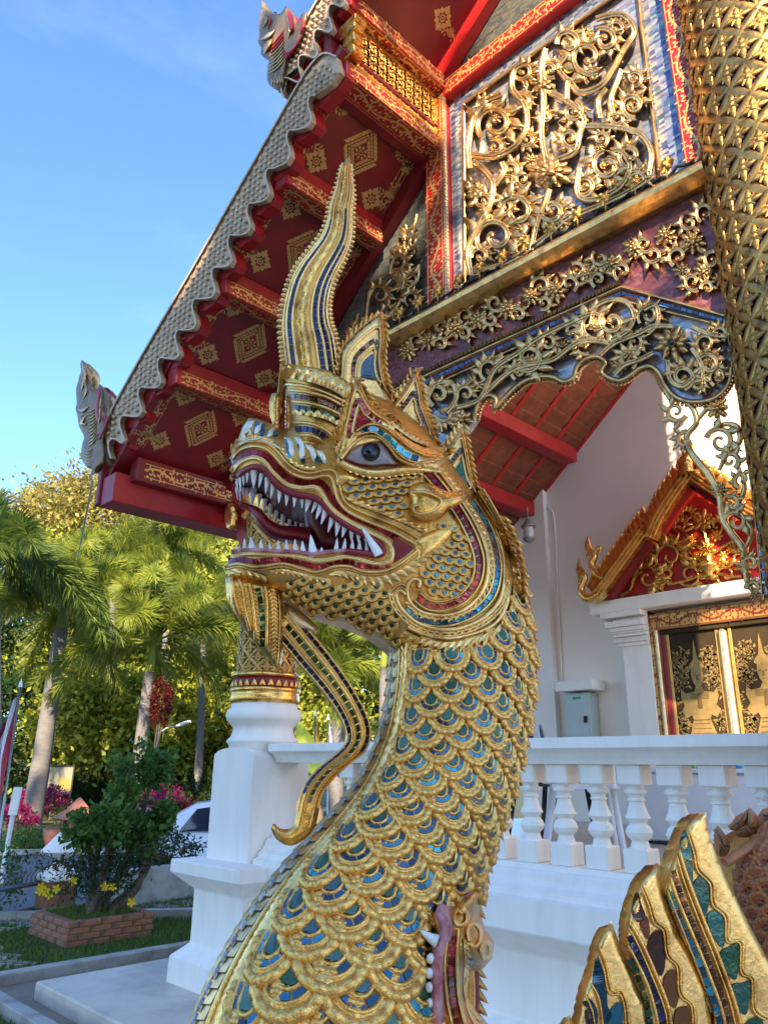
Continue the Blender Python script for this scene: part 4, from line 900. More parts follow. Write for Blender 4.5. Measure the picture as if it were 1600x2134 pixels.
edges = [-6.0, -5.35, -4.7, -3.97, -3.3]
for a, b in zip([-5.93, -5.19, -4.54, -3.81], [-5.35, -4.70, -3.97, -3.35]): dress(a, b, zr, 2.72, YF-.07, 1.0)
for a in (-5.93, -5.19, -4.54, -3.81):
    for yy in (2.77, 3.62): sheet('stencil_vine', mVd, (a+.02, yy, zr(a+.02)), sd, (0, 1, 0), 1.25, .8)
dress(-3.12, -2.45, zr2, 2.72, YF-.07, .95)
for x, z, h in PUR:
    for k in range(2):
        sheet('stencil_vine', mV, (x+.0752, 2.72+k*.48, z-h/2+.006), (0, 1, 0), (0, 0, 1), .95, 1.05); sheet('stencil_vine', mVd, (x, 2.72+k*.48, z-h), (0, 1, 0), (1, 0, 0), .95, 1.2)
for x, z0, z1 in ((-3.19, 6.33, 6.46), (-3.12, 6.90, 7.04)):
    for k in range(2): sheet('stencil_vine', mV, (x, 2.73+k*.48, (z0+z1)/2), (0, 1, 0), (0, 0, 1), .95, 1.15); sheet('stencil_vine', mV, (x-.077, 2.73+k*.48, z0), (0, 1, 0), (1, 0, 0), .95, 1.3)
for k in range(2): sheet('stencil_vine', mV, (-5.92, 2.85+k*.45, 4.09), (0, 1, 0), (0, 0, 1), .9, 1.3)
for k in range(5): sheet('stencil_vine', mV, (-3.2475, YF-.06, 4.92+k*.42), (0, 0, 1), (1, 0, 0), .84, 1.6)
for k in range(6): sheet('stencil_vine', mV, (-1.2675, YF-.06, 4.92+k*.42), (0, 0, 1), (1, 0, 0), .84, 1.1)
for k in range(5): sheet('stencil_vine', mV, (-3.12+k*.42, YF-.06, 6.915), (1, 0, 0), (0, 0, 1), .84, 1.4)
# ---- pierced gold screen between the two roof tiers
mb = MB(); x0 = -3.2; y0, y1, z0, z1 = 2.80, YF-.07, 6.48, 6.88
for z in (z0, z1-.03): mb.box((x0-.03, y0, z), (x0, y1, z+.03))
for y in (y0, y1-.03): mb.box((x0-.03, y, z0+.03), (x0, y+.03, z1-.03))
frm = mb.make('screen_frame', M['gold'], temple)
mb = MB()
for i in range(9):
    for j in range(4):
        cy = y0+.075+i*.099; cz = z0+.075+j*.084
        for k in range(4):
            a = k*math.pi/2+.78; p = [(x0-.015, cy+.012*math.cos(a), cz+.012*math.sin(a)), (x0-.015, cy+.034*math.cos(a+.5), cz+.034*math.sin(a+.5)), (x0-.015, cy+.056*math.cos(a), cz+.052*math.sin(a))]
            mb.tube(p, [.010, .011, .006], 5)
        mb.tube([(x0-.015, cy+.03*math.cos(f), cz+.027*math.sin(f)) for f in np.linspace(0, 2*math.pi, 9)], .006, 4, cap=False)
tag(mb.make('screen_lattice', M['gold'], frm, True), kind='stuff')
mb = MB()
for z, r_ in ((6.50, .09), (6.56, .06), (6.62, .08), (6.68, .06), (6.74, .085), (6.80, .10)): mb.box((x0-.015-r_, 2.76-r_*.6, z), (x0-.015+r_, 2.76+r_*.6, z+.055), .008)
mb.make('screen_bracket', M['gold'], temple)
board('tier_board', -3.42, -3.33, 6.3, 7.2, 2.66, YF, M['red_dark'])
# ---- bargeboards: scaled serpent bodies with hooked lower edge
BP = wallplane(YB)
tips = [(232.8, 948), (256, 899.5), (294.6, 840), (334.8, 779), (372, 720.6), (407, 655.7), (448, 590), (481, 523), (521, 456), (560, 384), (604, 304), (648, 232)]
topl = [(700, 118), (672, 112), (640, 145), (600, 212), (520, 352), (440, 492), (360, 630), (290, 750), (240, 840), (214, 892)]
def hooked(tips, off=(0, 0), k=1.):
    """lower edge of a bargeboard: a run of downward hooks"""
    out = []
    for i, (x, y) in enumerate(tips):
        x += off[0]; y += off[1]; out += [(x-1, y+7*k), (x-6*k, y-10*k), (x-6*k, y-24*k), (x-1, y-33*k), (x+8, y-33*k)]
        if i+1 < len(tips):
            nx, ny = tips[i+1][0]+off[0], tips[i+1][1]+off[1]; out += [(x+(nx-x)*.62+7, y+(ny-y)*.62+5), (x+(nx-x)*.85+6, y+(ny-y)*.85+8)]
    return out
def bargeboard(tips, topl, end, name):
    poly = [(200, 975), (214, 960)] if False else []
    poly = topl[::-1]+[]           # bottom-left to top along the upper edge
    low = hooked(tips)             # bottom-left to top along the lower edge
    outl = poly+end+low[::-1]
    o = flatpoly(name, outl, YB, .05, M['silver'])
    # rim along the lower edge
    mb = MB(); ridge(mb, low, 4.5, 5, Z0, pl=BP, both=False, lift=2, k=5, step=4); ridge(mb, poly, 5, 5, Z0, pl=BP, both=False, lift=2, k=4); tag(mb.make('bargeboard_rim', M['rim'], o, True), kind='stuff')
    # fish scales, too small to pick apart
    mb = MB(); A = np.array(topl[-1], float); B = np.array(topl[1], float); ax = (B-A)/np.hypot(*(B-A)); pr = np.array([-ax[1], ax[0]]); pr = pr if pr[0] > 0 else -pr
    Ltot = np.hypot(*(B-A)); arr = np.array(outl); i = 0
    while i*12 < Ltot:
        for j in range(8):
            p = A+ax*(i*12)+pr*(5+j*10+(5. if i % 2 else 0)) 
            tp = A+ax*(i*12); k_ = np.interp(-tp[1], [-q[1] for q in topl[::-1]], [q[0] for q in topl[::-1]])-tp[0]; p = p+np.array([k_, 0])
            if inside([p, p-ax*9, p+pr*5], arr).all() and segdist([p], arr, np.roll(arr, -1, 0))[0] > 5:
                V = []
                for r_, h_ in ((0, 4.5), (3.8, 5.), (6.2, 1.)):
                    for f in np.linspace(-1.7, 1.7, 5): q = p-ax*math.cos(f)*r_*1.25+pr*math.sin(f)*r_; V.append(BP.w(q[0], q[1], h_+max(0, math.cos(f))*2.2*(r_ > 1)))
                mb.grid(np.array(V).reshape(3, 5, 3))
        i += 1
    tag(mb.make('bargeboard_scales', M['silver'], o, True), kind='stuff')
    rl = hooked(tips, (12, 10), .55); flatpoly('red_bargeboard', [(p[0]+6, p[1]+6) for p in poly]+[(e[0]+14, e[1]+10) for e in end]+rl[::-1], YB+.054, .09, M['red'])
    return o
bargeboard(tips, topl, [(708, 150), (690, 175)], 'bargeboard')
up_t = [(592, 196), (628, 148), (660, 95), (690, 42), (716, -12), (745, -70)]
up_top = [(760, -160), (720, -95), (690, -48), (655, 10), (625, 62), (602, 92), (585, 120)]
bargeboard(up_t, up_top, [(790, -120)], 'bargeboard')
# finials: serpent heads at the foot of each bargeboard
def finial(outl, name, ribs, T=22, mats=('finial', 'red')):
    FPn = wallplane(YB+.02, .0030); v = Vol([tuple(p) for p in smoothpath(outl, 5, True)], T, 10, step=5, pl=FPn); o = v.build(name, M[mats[0]], temple); 
    for path, wd, mt in ribs:
        mb = MB(); ridge(mb, path, wd*1.25, wd*1.1, v.H, pl=FPn, both=True, lift=1, taper=True); mb.make('finial_carving', M[mt], o, True)
    return o, v
F5 = lambda p: zz(p, 150, 740, 7.62)
finial(F5([(163, 70), (195, 130), (240, 230), (255, 300), (240, 370), (258, 470), (300, 480), (345, 570), (385, 580), (420, 520), (448, 460), (490, 520), (505, 640), (520, 800), (530, 910), (560, 850), (600, 840), (670, 880), (640, 980), (560, 1200), (520, 1350), (540, 1560), (520, 1720), (430, 1820), (350, 1900), (275, 1970), (290, 1900), (320, 1810), (250, 1790), (180, 1690), (150, 1580), (160, 1440), (190, 1330), (185, 1270), (150, 1200), (110, 1110), (90, 960), (60, 850), (80, 780), (75, 700), (70, 540), (95, 440), (120, 340), (150, 240), (135, 150)]), 'naga_finial',
       [(F5([(160, 100), (195, 200), (215, 300), (190, 420), (150, 560)]), 5, 'gold_carve'), (F5([(240, 300), (200, 420), (230, 560), (180, 700)]), 4, 'gold_carve'), (F5([(450, 480), (420, 650), (400, 850), (410, 1080)]), 8, 'red'), (F5([(470, 600), (440, 800), (425, 1100)]), 5, 'gold_carve'), (F5([(90, 850), (160, 890), (230, 840), (270, 820)]), 6, 'rim'), (F5([(90, 930), (150, 960), (200, 940)]), 5, 'rim'), (F5([(240, 950), (190, 1000), (150, 1080), (210, 1110), (240, 1040)]), 6, 'gold')]
       + [(F5([(240+i*4, 1180+i*55), (330, 1130+i*52), (400, 1050+i*50)]), 3.4, 'gold_carve') for i in range(-5, 6)] + [(F5([(520-i*16, 900+i*30), (560-i*20, 1050+i*40), (440-i*6, 1250+i*30), (360, 1260+i*25)]), 3.2, 'red') for i in range(4)] + [(F5([(180, 1480+i*50), (260, 1520+i*48), (330, 1480+i*50)]), 3, 'gold_carve') for i in range(5)])
F4 = lambda p: zz(p, 520, 20, 8.)
finial(F4([(210, -160), (260, -100), (330, 0), (370, 60), (430, 30), (480, 80), (560, 20), (600, -60), (680, 0), (730, 120), (760, 260), (830, 150), (880, 60), (960, 40), (1000, 60), (960, 250), (880, 520), (760, 700), (640, 900), (600, 1100), (600, 1250), (580, 1400), (560, 1280), (440, 1330), (330, 1250), (290, 1120), (300, 950), (330, 850), (280, 830), (200, 760), (190, 690), (200, 640), (140, 540), (160, 430), (150, 250), (180, 60), (200, -40)]), 'naga_finial',
       [(F4([(210, 0), (280, 150), (230, 300)]), 5, 'gold_carve'), (F4([(330, 60), (340, 200), (300, 330)]), 4, 'red_bright'), (F4([(640, 0), (680, 150), (700, 300), (660, 420)]), 10, 'red_bright'), (F4([(590, 40), (640, 200), (650, 350), (650, 480)]), 6, 'gold_carve'), (F4([(160, 500), (260, 470), (380, 380), (430, 330)]), 8, 'rim'), (F4([(230, 740), (280, 640), (330, 540), (390, 480)]), 10, 'gold'), (F4([(860, 130), (900, 250), (840, 400)]), 7, 'red_bright')]
       + [(F4([(320+i*8, 900-i*60), (450, 800-i*60), (580, 640-i*62)]), 3.2, 'red_bright' if i > 2 else 'gold_carve') for i in range(-3, 6)] + [(F4([(880-i*20, 380+i*30), (760, 620+i*25), (620, 720+i*22), (560, 640+i*22)]), 3.2, 'red') for i in range(5)] + [(F4([(330+i*50, 1100), (380+i*45, 1200), (360+i*45, 1300)]), 3, 'gold_carve') for i in range(5)])
# ---- cornice, frieze, dentils
def extr(name, prof, x0, x1, mat, parent=temple, smooth=False):
    """profile (y,z) drawn along X"""
    P = [[(x, y, z) for y, z in prof] for x in (x0, x1)]; mb = MB().grid(P); n = len(prof)
    return mb.make(name, mat, parent, smooth)
extr('cornice', [(YF+.05, 4.90), (YF-.06, 4.90), (YF-.10, 4.885), (YF-.13, 4.86), (YF-.15, 4.83), (YF-.14, 4.80), (YF-.09, 4.785), (YF-.04, 4.775), (YF+.05, 4.775)], -5.3, -1.21, M['gold_carve'])
board('cornice_ledge', -5.3, -1.21, 4.90, 4.925, YF-.07, YF+.02, M['dark'], bev=0)
flatpoly('frieze', [(640, 800), (900, 684), (1484, 372), (1500, 500), (1520, 672), (1292, 600), (880, 784), (640, 895)], YF+.005, .1, M['mosaic_purple'])
mb = MB(); top = [(640, 900), (760, 842), (880, 786), (1010, 727), (1150, 664), (1294, 598), (1400, 628), (1522, 664)]
ridge(mb, [(640, 898), (880, 785), (1150, 662), (1293, 597)], 9, 12, Z0, pl=GP, both=False, k=5); ridge(mb, [(1293, 597), (1400, 627), (1524, 662)], 9, 12, Z0, pl=GP, both=False, k=5)
ridge(mb, [(640, 926), (880, 812), (1150, 690), (1293, 624)], 6, 8, Z0, pl=GP, both=False, k=5); ridge(mb, [(1293, 624), (1400, 652), (1512, 680)], 6, 8, Z0, pl=GP, both=False, k=5); ridge(mb, [(1512, 680), (1530, 780), (1548, 900), (1570, 1060), (1588, 1250)], 5, 10, Z0, pl=GP, both=False, k=5); ridge(mb, [(1528, 672), (1546, 780), (1564, 900), (1586, 1060)], 4, 10, Z0, pl=GP, both=False, k=5)
arm = mb.make('arch_moulding', M['gold_carve'], temple, True)
tiles('blue_glass_tile', [(645, 911), (880, 798), (1150, 675), (1293, 610)], 6, 15, Z0, M['g_blue'], arm, lift=8, pl=GP); tiles('blue_glass_tile', [(1294, 610), (1400, 639), (1516, 670)], 6, 13, Z0, M['g_blue'], arm, lift=8, pl=GP); tiles('blue_glass_tile', [(1520, 690), (1538, 800), (1556, 930), (1580, 1100), (1592, 1240)], 7, 26, Z0, M['g_blue'], arm, lift=6, pl=GP)
mb = MB(); P = smoothpath([(700, 862), (880, 776), (1150, 653), (1292, 588)], 8)
for i, p in enumerate(P[:-1]):
    q = P[i+1]; a = p*.85+q*.15; b = q*.85+p*.15; V = [GP.w(a[0], a[1]-5, 16), GP.w(b[0], b[1]-5, 16), GP.w(b[0], b[1]+3, 10), GP.w(a[0], a[1]+3, 10), GP.w(a[0], a[1]-5, -4), GP.w(b[0], b[1]-5, -4), GP.w(b[0], b[1]+3, -4), GP.w(a[0], a[1]+3, -4)]
    mb.add(V, [(0, 1, 2, 3), (0, 4, 5, 1), (1, 5, 6, 2), (2, 6, 7, 3), (3, 7, 4, 0)])
tag(mb.make('dentil_row', M['gold_carve'], temple), kind='stuff')
# ---- carving helpers
CARVE = ([-1, -.8, -.3, 0, .3, .8, 1], [0, .85, 1, .45, 1, .85, 0])
def rosette(mb, cx, cy, r, pl, npet=8, HF=Z0, rise=8, ry=1.):
    """flower of broad domed petals in two rings round a boss"""
    ph = (cx*.37+cy*.73) % 6.28
    for ringr, n_, l, wd, up_ in ((.30, npet, .72, .42, 2.), (.16, npet-2, .5, .34, r*.22)):
        for k in range(n_):
            a = ph+2*math.pi*k/n_+(.4 if l < .6 else 0); ca, sa = math.cos(a), math.sin(a); q = l*(.85+.3*((k*7+int(cx)) % 5)/4); P = []
            for u_ in (0, .3, .6, .85, 1.):
                ww = wd*1.25*(.6, .95, 1., .85, .35)[(0, .3, .6, .85, 1.).index(u_)]; row = []
                for v_ in (-1, -.45, 0, .45, 1):
                    x = ringr+u_*q; y = v_*ww*.5; h_ = up_+r*.24*math.sin(min(1, u_*1.15+.12)*2.7)*(1-.85*v_*v_)+(-4 if abs(v_) == 1 else 0)
                    row.append(pl.w(cx+r*(x*ca-y*sa), cy+r*(x*sa+y*ca)*ry, h_))
                P.append(row)
            mb.grid(P)
    P = [[pl.w(cx+r*.24*math.sin(e)*math.cos(f), cy+r*.24*math.sin(e)*math.sin(f)*ry, r*.4+r*.25*math.cos(e)) for f in np.linspace(0, 2*math.pi, 10, endpoint=False)] for e in np.linspace(.05, 2.0, 6)]; mb.grid(P, cv=True)
def curl(mb, cx, cy, r, a0, turn, w, pl, HF=Z0, leaves=3, hg=None, lift=3):
    """a volute: stem winding inward, ending in a bud, leaves on the outside"""
    pts = spiral(cx, cy, r, r*.22, a0, a0+turn, 22); ridge(mb, pts, w*1.3, hg or w*.62, HF, k=7, step=max(3, r*.22), pl=pl, both=False, lift=lift, prof=CARVE)
    b = pts[-1]; P = [[pl.w(b[0]+w*.75*math.sin(e)*math.cos(f), b[1]+w*.75*math.sin(e)*math.sin(f), lift+w*.9*math.cos(e)) for f in np.linspace(0, 2*math.pi, 8, endpoint=False)] for e in np.linspace(.05, 1.6, 4)]; mb.grid(P, cv=True)
    sg = 1 if turn > 0 else -1
    for k in range(leaves):
        a = a0+turn*(.12+.5*k/max(1, leaves)); q = np.array([cx+r*(.95-.3*k/max(1, leaves))*math.cos(a), cy+r*(.95-.3*k/max(1, leaves))*math.sin(a)]); tt = np.array([-math.sin(a), math.cos(a)])*sg; oo = np.array([math.cos(a), math.sin(a)])
        d = (tt*.7+oo*.75); d /= np.hypot(*d); m = np.array([-d[1], d[0]]); l = r*.95
        X = [q-m*l*.2, q+m*l*.2, q+d*l*.4-m*l*.34, q+d*l*.45, q+d*l*.4+m*l*.32, q+d*l*.8-m*l*.14, q+d*l+oo*l*.25]
        V = [pl.w(p[0], p[1], h+lift) for p, h in zip(X, (2, 2, 3, w*.8, 3, 4, 6))]+[pl.w(p[0], p[1], -2) for p in (X[0], X[2], X[5], X[6], X[4], X[1])]
        mb.add(V, [(0, 3, 2), (0, 1, 3), (1, 4, 3), (2, 3, 5), (3, 4, 6), (3, 6, 5), (0, 2, 8, 7), (2, 5, 9, 8), (5, 6, 10, 9), (6, 4, 11, 10), (4, 1, 12, 11)])
def stem(mb, path, w, pl, HF=Z0, lift=3): ridge(mb, path, w*1.25, w*.62, HF, k=7, step=6, pl=pl, both=False, lift=lift, prof=CARVE)
# ---- big openwork panel
fr8 = [(966, 216), (1324, -40), (1374, 372), (968, 592)]
mb = MB()
for a, b in zip(fr8, fr8[1:]+fr8[:1]): ridge(mb, [a, ((a[0]+b[0])/2, (a[1]+b[1])/2), b], 10, 14, Z0, pl=GP, both=False, k=5)
mb.make('panel_frame', M['gold_carve'], temple)
SP = wallplane(YF-.045, .0034)
def carve(name, Zf, stems, curls, ros, w, pl=SP, mat='gold_carve', sc=2.2857, parent=temple):
    for st in stems:
        mb = MB(); stem(mb, Zf(st), w*1.1, pl); mb.make('scroll_stem', M[mat], parent, True)
    for c in curls:
        cx, cy, r, a0, tn = c[:5]; (x, y), = Zf([(cx, cy)]); mb = MB(); curl(mb, x, y, r/sc, a0, tn, w*(.75 if r < 50 else 1), pl, leaves=c[5] if len(c) > 5 else 6); tag(mb.make(name, M[mat], parent, True), kind='stuff')
    for c in ros:
        cx, cy, r = c[:3]; (x, y), = Zf([(cx, cy)]); mb = MB(); rosette(mb, x, y, r/sc, pl, 8); tag(mb.make('carved_rosette', M[mat], parent, True), kind='stuff')
carve('scroll_leaf', Z8,
  [[(180, 800), (172, 690), (200, 560), (260, 480), (330, 450)], [(185, 740), (300, 745), (400, 690), (450, 600), (440, 500), (382, 420), (395, 330), (450, 300)], [(185, 1310), (172, 1190), (230, 1060), (280, 960), (285, 860), (205, 770)], [(200, 1290), (330, 1260), (470, 1180), (560, 1110), (640, 1040), (720, 1010), (900, 930), (1050, 840)], [(470, 1190), (500, 1060), (540, 960), (560, 900)], [(560, 880), (540, 760), (520, 640), (530, 470), (520, 330), (540, 230)], [(600, 760), (680, 720), (700, 640), (720, 560), (640, 480), (560, 440)], [(640, 470), (650, 380), (700, 440), (800, 410), (860, 330), (910, 240), (960, 150), (900, 70), (780, 90)], [(720, 600), (800, 600), (900, 610), (990, 640), (1040, 720), (1030, 830)], [(700, 800), (690, 920), (760, 950), (880, 900), (940, 800), (900, 720), (850, 720)], [(800, 560), (790, 480), (830, 420)], [(860, 540), (850, 470), (880, 390), (900, 330)], [(640, 260), (600, 320), (640, 380)], [(300, 880), (340, 820), (330, 770)]],
  [(300, 590, 90, 2.4, 8), (235, 960, 48, 1.2, -8), (205, 880, 36, 0, 7), (370, 800, 46, 3, -8), (300, 1130, 95, 2.5, 7.5), (400, 1010, 85, 3.4, 7), (570, 1000, 60, 3.1, -7), (655, 655, 52, .5, 7), (665, 530, 52, 5, 7.5), (650, 200, 58, 3, 8), (430, 335, 46, 2.4, -7), (820, 190, 60, 4, 7), (740, 270, 88, 1, 7), (960, 370, 44, 2, -8), (955, 500, 62, 1.4, 8), (885, 560, 42, 3.8, -6), (830, 790, 70, 4.5, -7.5), (940, 740, 66, 1, 7), (720, 880, 52, 2, -8), (760, 360, 40, 2, 6), (560, 330, 44, 1, 7), (430, 480, 40, 4, 6), (450, 660, 40, 3, -7), (430, 850, 42, .5, 7), (340, 980, 44, 2, -7), (230, 1220, 44, 3, 6), (430, 1180, 40, 1, 7), (980, 860, 50, 3, 6), (620, 1080, 40, 2, 7), (870, 130, 40, 1, -6), (300, 700, 40, 4, 6), (540, 560, 36, 2, 7), (800, 660, 38, 1, -7), (250, 500, 36, 3, 7)],
  [(530, 400, 60), (560, 800, 78), (740, 160, 34), (300, 560, 36), (800, 700, 30), (250, 1010, 40), (420, 1090, 46), (880, 880, 50), (960, 470, 34), (650, 240, 36), (700, 560, 40), (470, 760, 36)], 11)
mb = MB(); (x, y), = Z8([(560, 815)]); rosette(mb, x, y, 46, SP, 11, ry=.8); tag(mb.make('carved_rosette', M['gold_carve'], temple, True), kind='stuff')
# left triangle: bird among leaves
ZT = lambda p: zz(p, 580, 0, 2.6667)
carve('scroll_leaf', ZT, [[(400, 1840), (480, 1780), (500, 1660), (540, 1590), (600, 1560)], [(770, 1190), (750, 1260), (700, 1300), (700, 1400), (640, 1440), (620, 1520)], [(780, 1470), (770, 1560), (700, 1620), (660, 1700), (600, 1760)], [(760, 1640), (770, 1700), (720, 1760), (640, 1770)]], [(730, 1290, 40, 0, 7), (660, 1450, 50, 2, -7), (740, 1560, 60, 1, 7), (560, 1640, 60, 3, 7), (480, 1780, 50, 4, -7), (740, 1660, 44, 2, 7), (420, 1860, 40, 1, 6), (610, 1740, 40, 3, 7), (740, 1400, 34, 2, 6), (690, 1370, 28, 4, -6)], [(650, 1530, 34)], 4.6, sc=2.667)
def bird(cx, cy, s, pl, parent=temple, flip=1, mat='gold_carve'):
    mb = MB(); T_ = lambda pts: [(cx+flip*x*s, cy+y*s) for x, y in pts]
    v = Vol(T_([(-.2, -.9), (0, -1), (.15, -.8), (.1, -.5), (.4, -.1), (.45, .35), (.2, .7), (.0, .9), (-.15, .6), (-.35, .2), (-.3, -.3), (-.12, -.55), (-.15, -.75), (-.4, -.78)]), 9*s/30, 6*s/30, step=max(3, s*.12), pl=pl); o = v.build('carved_bird', M[mat], parent, both=False)
    for a, l in ((-2.6, 1.2), (-2.2, 1.3), (-1.8, 1.2), (-.4, 1.1), (0, 1.2), (.5, 1.0), (1.9, 1.2), (2.3, 1.1)): ridge(mb, T_([(0, 0), (.5*l*math.cos(a), .5*l*math.sin(a)+.05), (l*math.cos(a), l*math.sin(a))]), s*.3, s*.16, Z0, k=5, step=s*.2, pl=pl, both=False, taper=True, lift=3)
    mb.make('wing_feather', M[mat], o, True)
bird(*ZT([(680, 1560)])[0], 24, SP)
# ---- frieze flowers
FP_ = wallplane(YF-.004, .0034)
for i, (cx, cy, r) in enumerate([(1240, 1150, 60), (1110, 1120, 52), (960, 1180, 50), (850, 1255, 54), (740, 1300, 44), (585, 1385, 58), (470, 1410, 46), (355, 1470, 54), (215, 1520, 50), (105, 1565, 52), (-20, 1620, 46), (-120, 1670, 46), (1290, 1290, 48), (1190, 1290, 40), (1370, 1330, 40)]):
    (x, y), = Z8([(cx, cy)]); mb = MB(); rosette(mb, x, y, r/2.2857*1.05, FP_, 9, rise=9); tag(mb.make('frieze_rosette', M['gold_carve'], temple, True), kind='stuff')
for i, (cx, cy, r, a0, tn) in enumerate([(1300, 1010, 46, 2, 6), (1220, 1060, 40, 4, -6), (1170, 1220, 46, 2, 6), (1050, 1210, 44, 3, -6), (1010, 1160, 40, 1, 6), (905, 1290, 44, 2, 6), (800, 1230, 40, 4, -6), (790, 1330, 36, 2, 6), (690, 1290, 38, 4, 6), (650, 1350, 40, 1, -6), (520, 1360, 44, 3, 6), (530, 1440, 34, 2, -6), (410, 1500, 36, 3, 6), (300, 1440, 40, 1, 6), (280, 1520, 36, 4, -6), (160, 1500, 38, 2, 6), (150, 1590, 34, 4, 6), (40, 1560, 40, 1, -6), (40, 1640, 34, 3, 6), (-70, 1620, 36, 2, 6), (1330, 1240, 40, 5, -6), (1240, 1340, 44, 1, 6), (1310, 1370, 30, 3, 6)]):
    (x, y), = Z8([(cx, cy)]); mb = MB(); curl(mb, x, y, r/2.2857*1.1, a0, tn, 8, FP_, leaves=4); tag(mb.make('frieze_leaf', M['gold_carve'], temple, True), kind='stuff')
# ---- crest of small flowers standing on the cornice
me_f = MB(); 
for k in range(6): a = k*math.pi/3; me_f.tube([(0, 0, .5), (.25*math.cos(a), .1, .5+.25*math.sin(a)), (.48*math.cos(a), .0, .5+.48*math.sin(a))], [.12, .2, .05], 6)
me_f.lathe([(.001, .66), (.14, .62), (.2, .5), (.14, .38)], (0, -.02, 0), 8); me_f.tube([(0, 0, -.4), (0, 0, .2)], .06, 5); me_f = me_f.me('crest_flower', M['gold_dark'], True)
for i in range(19): X = -5.0+i*.198; place('crest_flower', me_f, Matrix.Translation((X, YF-.075, 4.955)) @ Matrix.Rotation(rnd.uniform(-.2, .2), 4, 'Z') @ Matrix.Scale(.115, 4), temple)
mb = MB(); mb.tube([(-5.2+i*.033, YF-.07+.012*math.sin(i*2.1), 4.94+.012*math.sin(i*1.2)) for i in range(120)], .011, 5); mb.make('crest_wire', M['dark'], temple, True)
# ---- arch spandrel
edge = [(375, 645), (385, 600), (400, 570), (432, 545), (465, 560), (462, 600), (510, 548), (575, 492), (640, 470), (700, 470), (748, 490), (790, 470), (802, 430), (842, 395), (890, 386), (922, 412), (905, 447), (930, 470), (980, 485), (1025, 462), (1060, 436), (1105, 425), (1142, 452), (1168, 505), (1205, 548), (1262, 572), (1340, 570), (1398, 542), (1436, 490), (1442, 430)]
flatpoly('arch_spandrel', Z9([(-320, 735), (160, 510), (985, 135), (1425, 240), (1446, 440)]+edge[::-1][1:]+[(345, 690), (290, 750), (240, 770), (215, 690), (180, 650), (60, 700), (-320, 900)]), YF+.02, .06, M['mosaic_lilac'])
mb = MB(); ridge(mb, Z9(edge), 12, 11, Z0, pl=GP, both=False, step=5); mb.make('arch_edge', M['gold_carve'], temple, True)
mb = MB(); ridge(mb, Z9([(240, 700), (232, 665), (205, 645), (180, 660), (186, 690)]), 10, 10, Z0, pl=GP, both=False, step=5); mb.make('arch_edge', M['gold_carve'], temple, True)
P = smoothpath(Z9(edge), 7); t_, n_ = normals2(P); mb = MB()
for p, m in zip(P, n_):
    q = p+m*9; V = [[GP.w(q[0]+4.5*math.sin(e)*math.cos(f), q[1]+4.5*math.sin(e)*math.sin(f), 4*math.cos(e)) for f in np.linspace(0, 2*math.pi, 6, endpoint=False)] for e in (.1, .9, 1.6, 2.6)]; mb.grid(V, cv=True)
tag(mb.make('arch_beading', M['gold_carve'], temple, True), kind='stuff')
carve('spandrel_leaf', Z9,
  [[(180, 560), (215, 500), (280, 495), (300, 560), (260, 620)], [(300, 600), (400, 560), (460, 440), (560, 370), (640, 310), (760, 250), (850, 210)], [(420, 540), (520, 450), (600, 420), (700, 400), (800, 330), (880, 320), (940, 330)], [(860, 250), (880, 180), (940, 150), (1010, 160), (1040, 220), (1010, 280), (940, 320)], [(900, 380), (960, 330), (1060, 290), (1120, 260), (1200, 260)], [(1080, 190), (1130, 170), (1140, 240), (1100, 290)], [(1280, 260), (1350, 290), (1420, 300)], [(1280, 350), (1320, 420), (1330, 500)], [(1180, 400), (1190, 480), (1240, 510), (1290, 470)], [(960, 460), (1000, 420), (1060, 400), (1120, 370)]],
  [(225, 545, 50, 2, 7), (250, 620, 40, 3, -6), (440, 440, 48, 2, 7), (520, 400, 40, 4, -7), (600, 390, 62, 2.4, -8), (640, 430, 36, 1, 6), (680, 330, 40, 3, 7), (780, 280, 44, 2, -7), (880, 250, 70, 1, 7.5), (950, 240, 56, 4, -7), (830, 340, 40, 1, 6), (1100, 215, 48, 2.4, 7), (1040, 330, 40, 4, 7), (1340, 330, 44, 2, 7), (1390, 290, 36, 1, -6), (1350, 420, 52, 3, 7), (1240, 470, 52, 1.4, -7.5), (1300, 500, 36, 4, 6), (1390, 470, 40, 2, 7), (1010, 400, 44, 1, -7), (340, 540, 36, 3, 6), (560, 450, 34, 2, 7)],
  [(1195, 330, 74), (1020, 370, 40), (980, 420, 34), (320, 650, 52), (150, 600, 36), (600, 400, 30), (880, 250, 34), (1350, 400, 34)], 9.6, pl=wallplane(YF-.01, .0034), sc=2.)
mb = MB(); (x, y), = Z9([(1193, 325)]); P = [[GP.w(x+8*math.sin(e)*math.cos(f), y+8*math.sin(e)*math.sin(f), 24+7*math.cos(e)) for f in np.linspace(0, 2*math.pi, 10, endpoint=False)] for e in (.05, .6, 1.1, 1.57)]; mb.grid(P, cv=True); mb.make('rosette_gem', M['g_teal'], temple, True)
bird(*Z9([(380, 500)])[0], 22, GP); bird(*Z9([(730, 350)])[0], 22, GP, flip=-1)
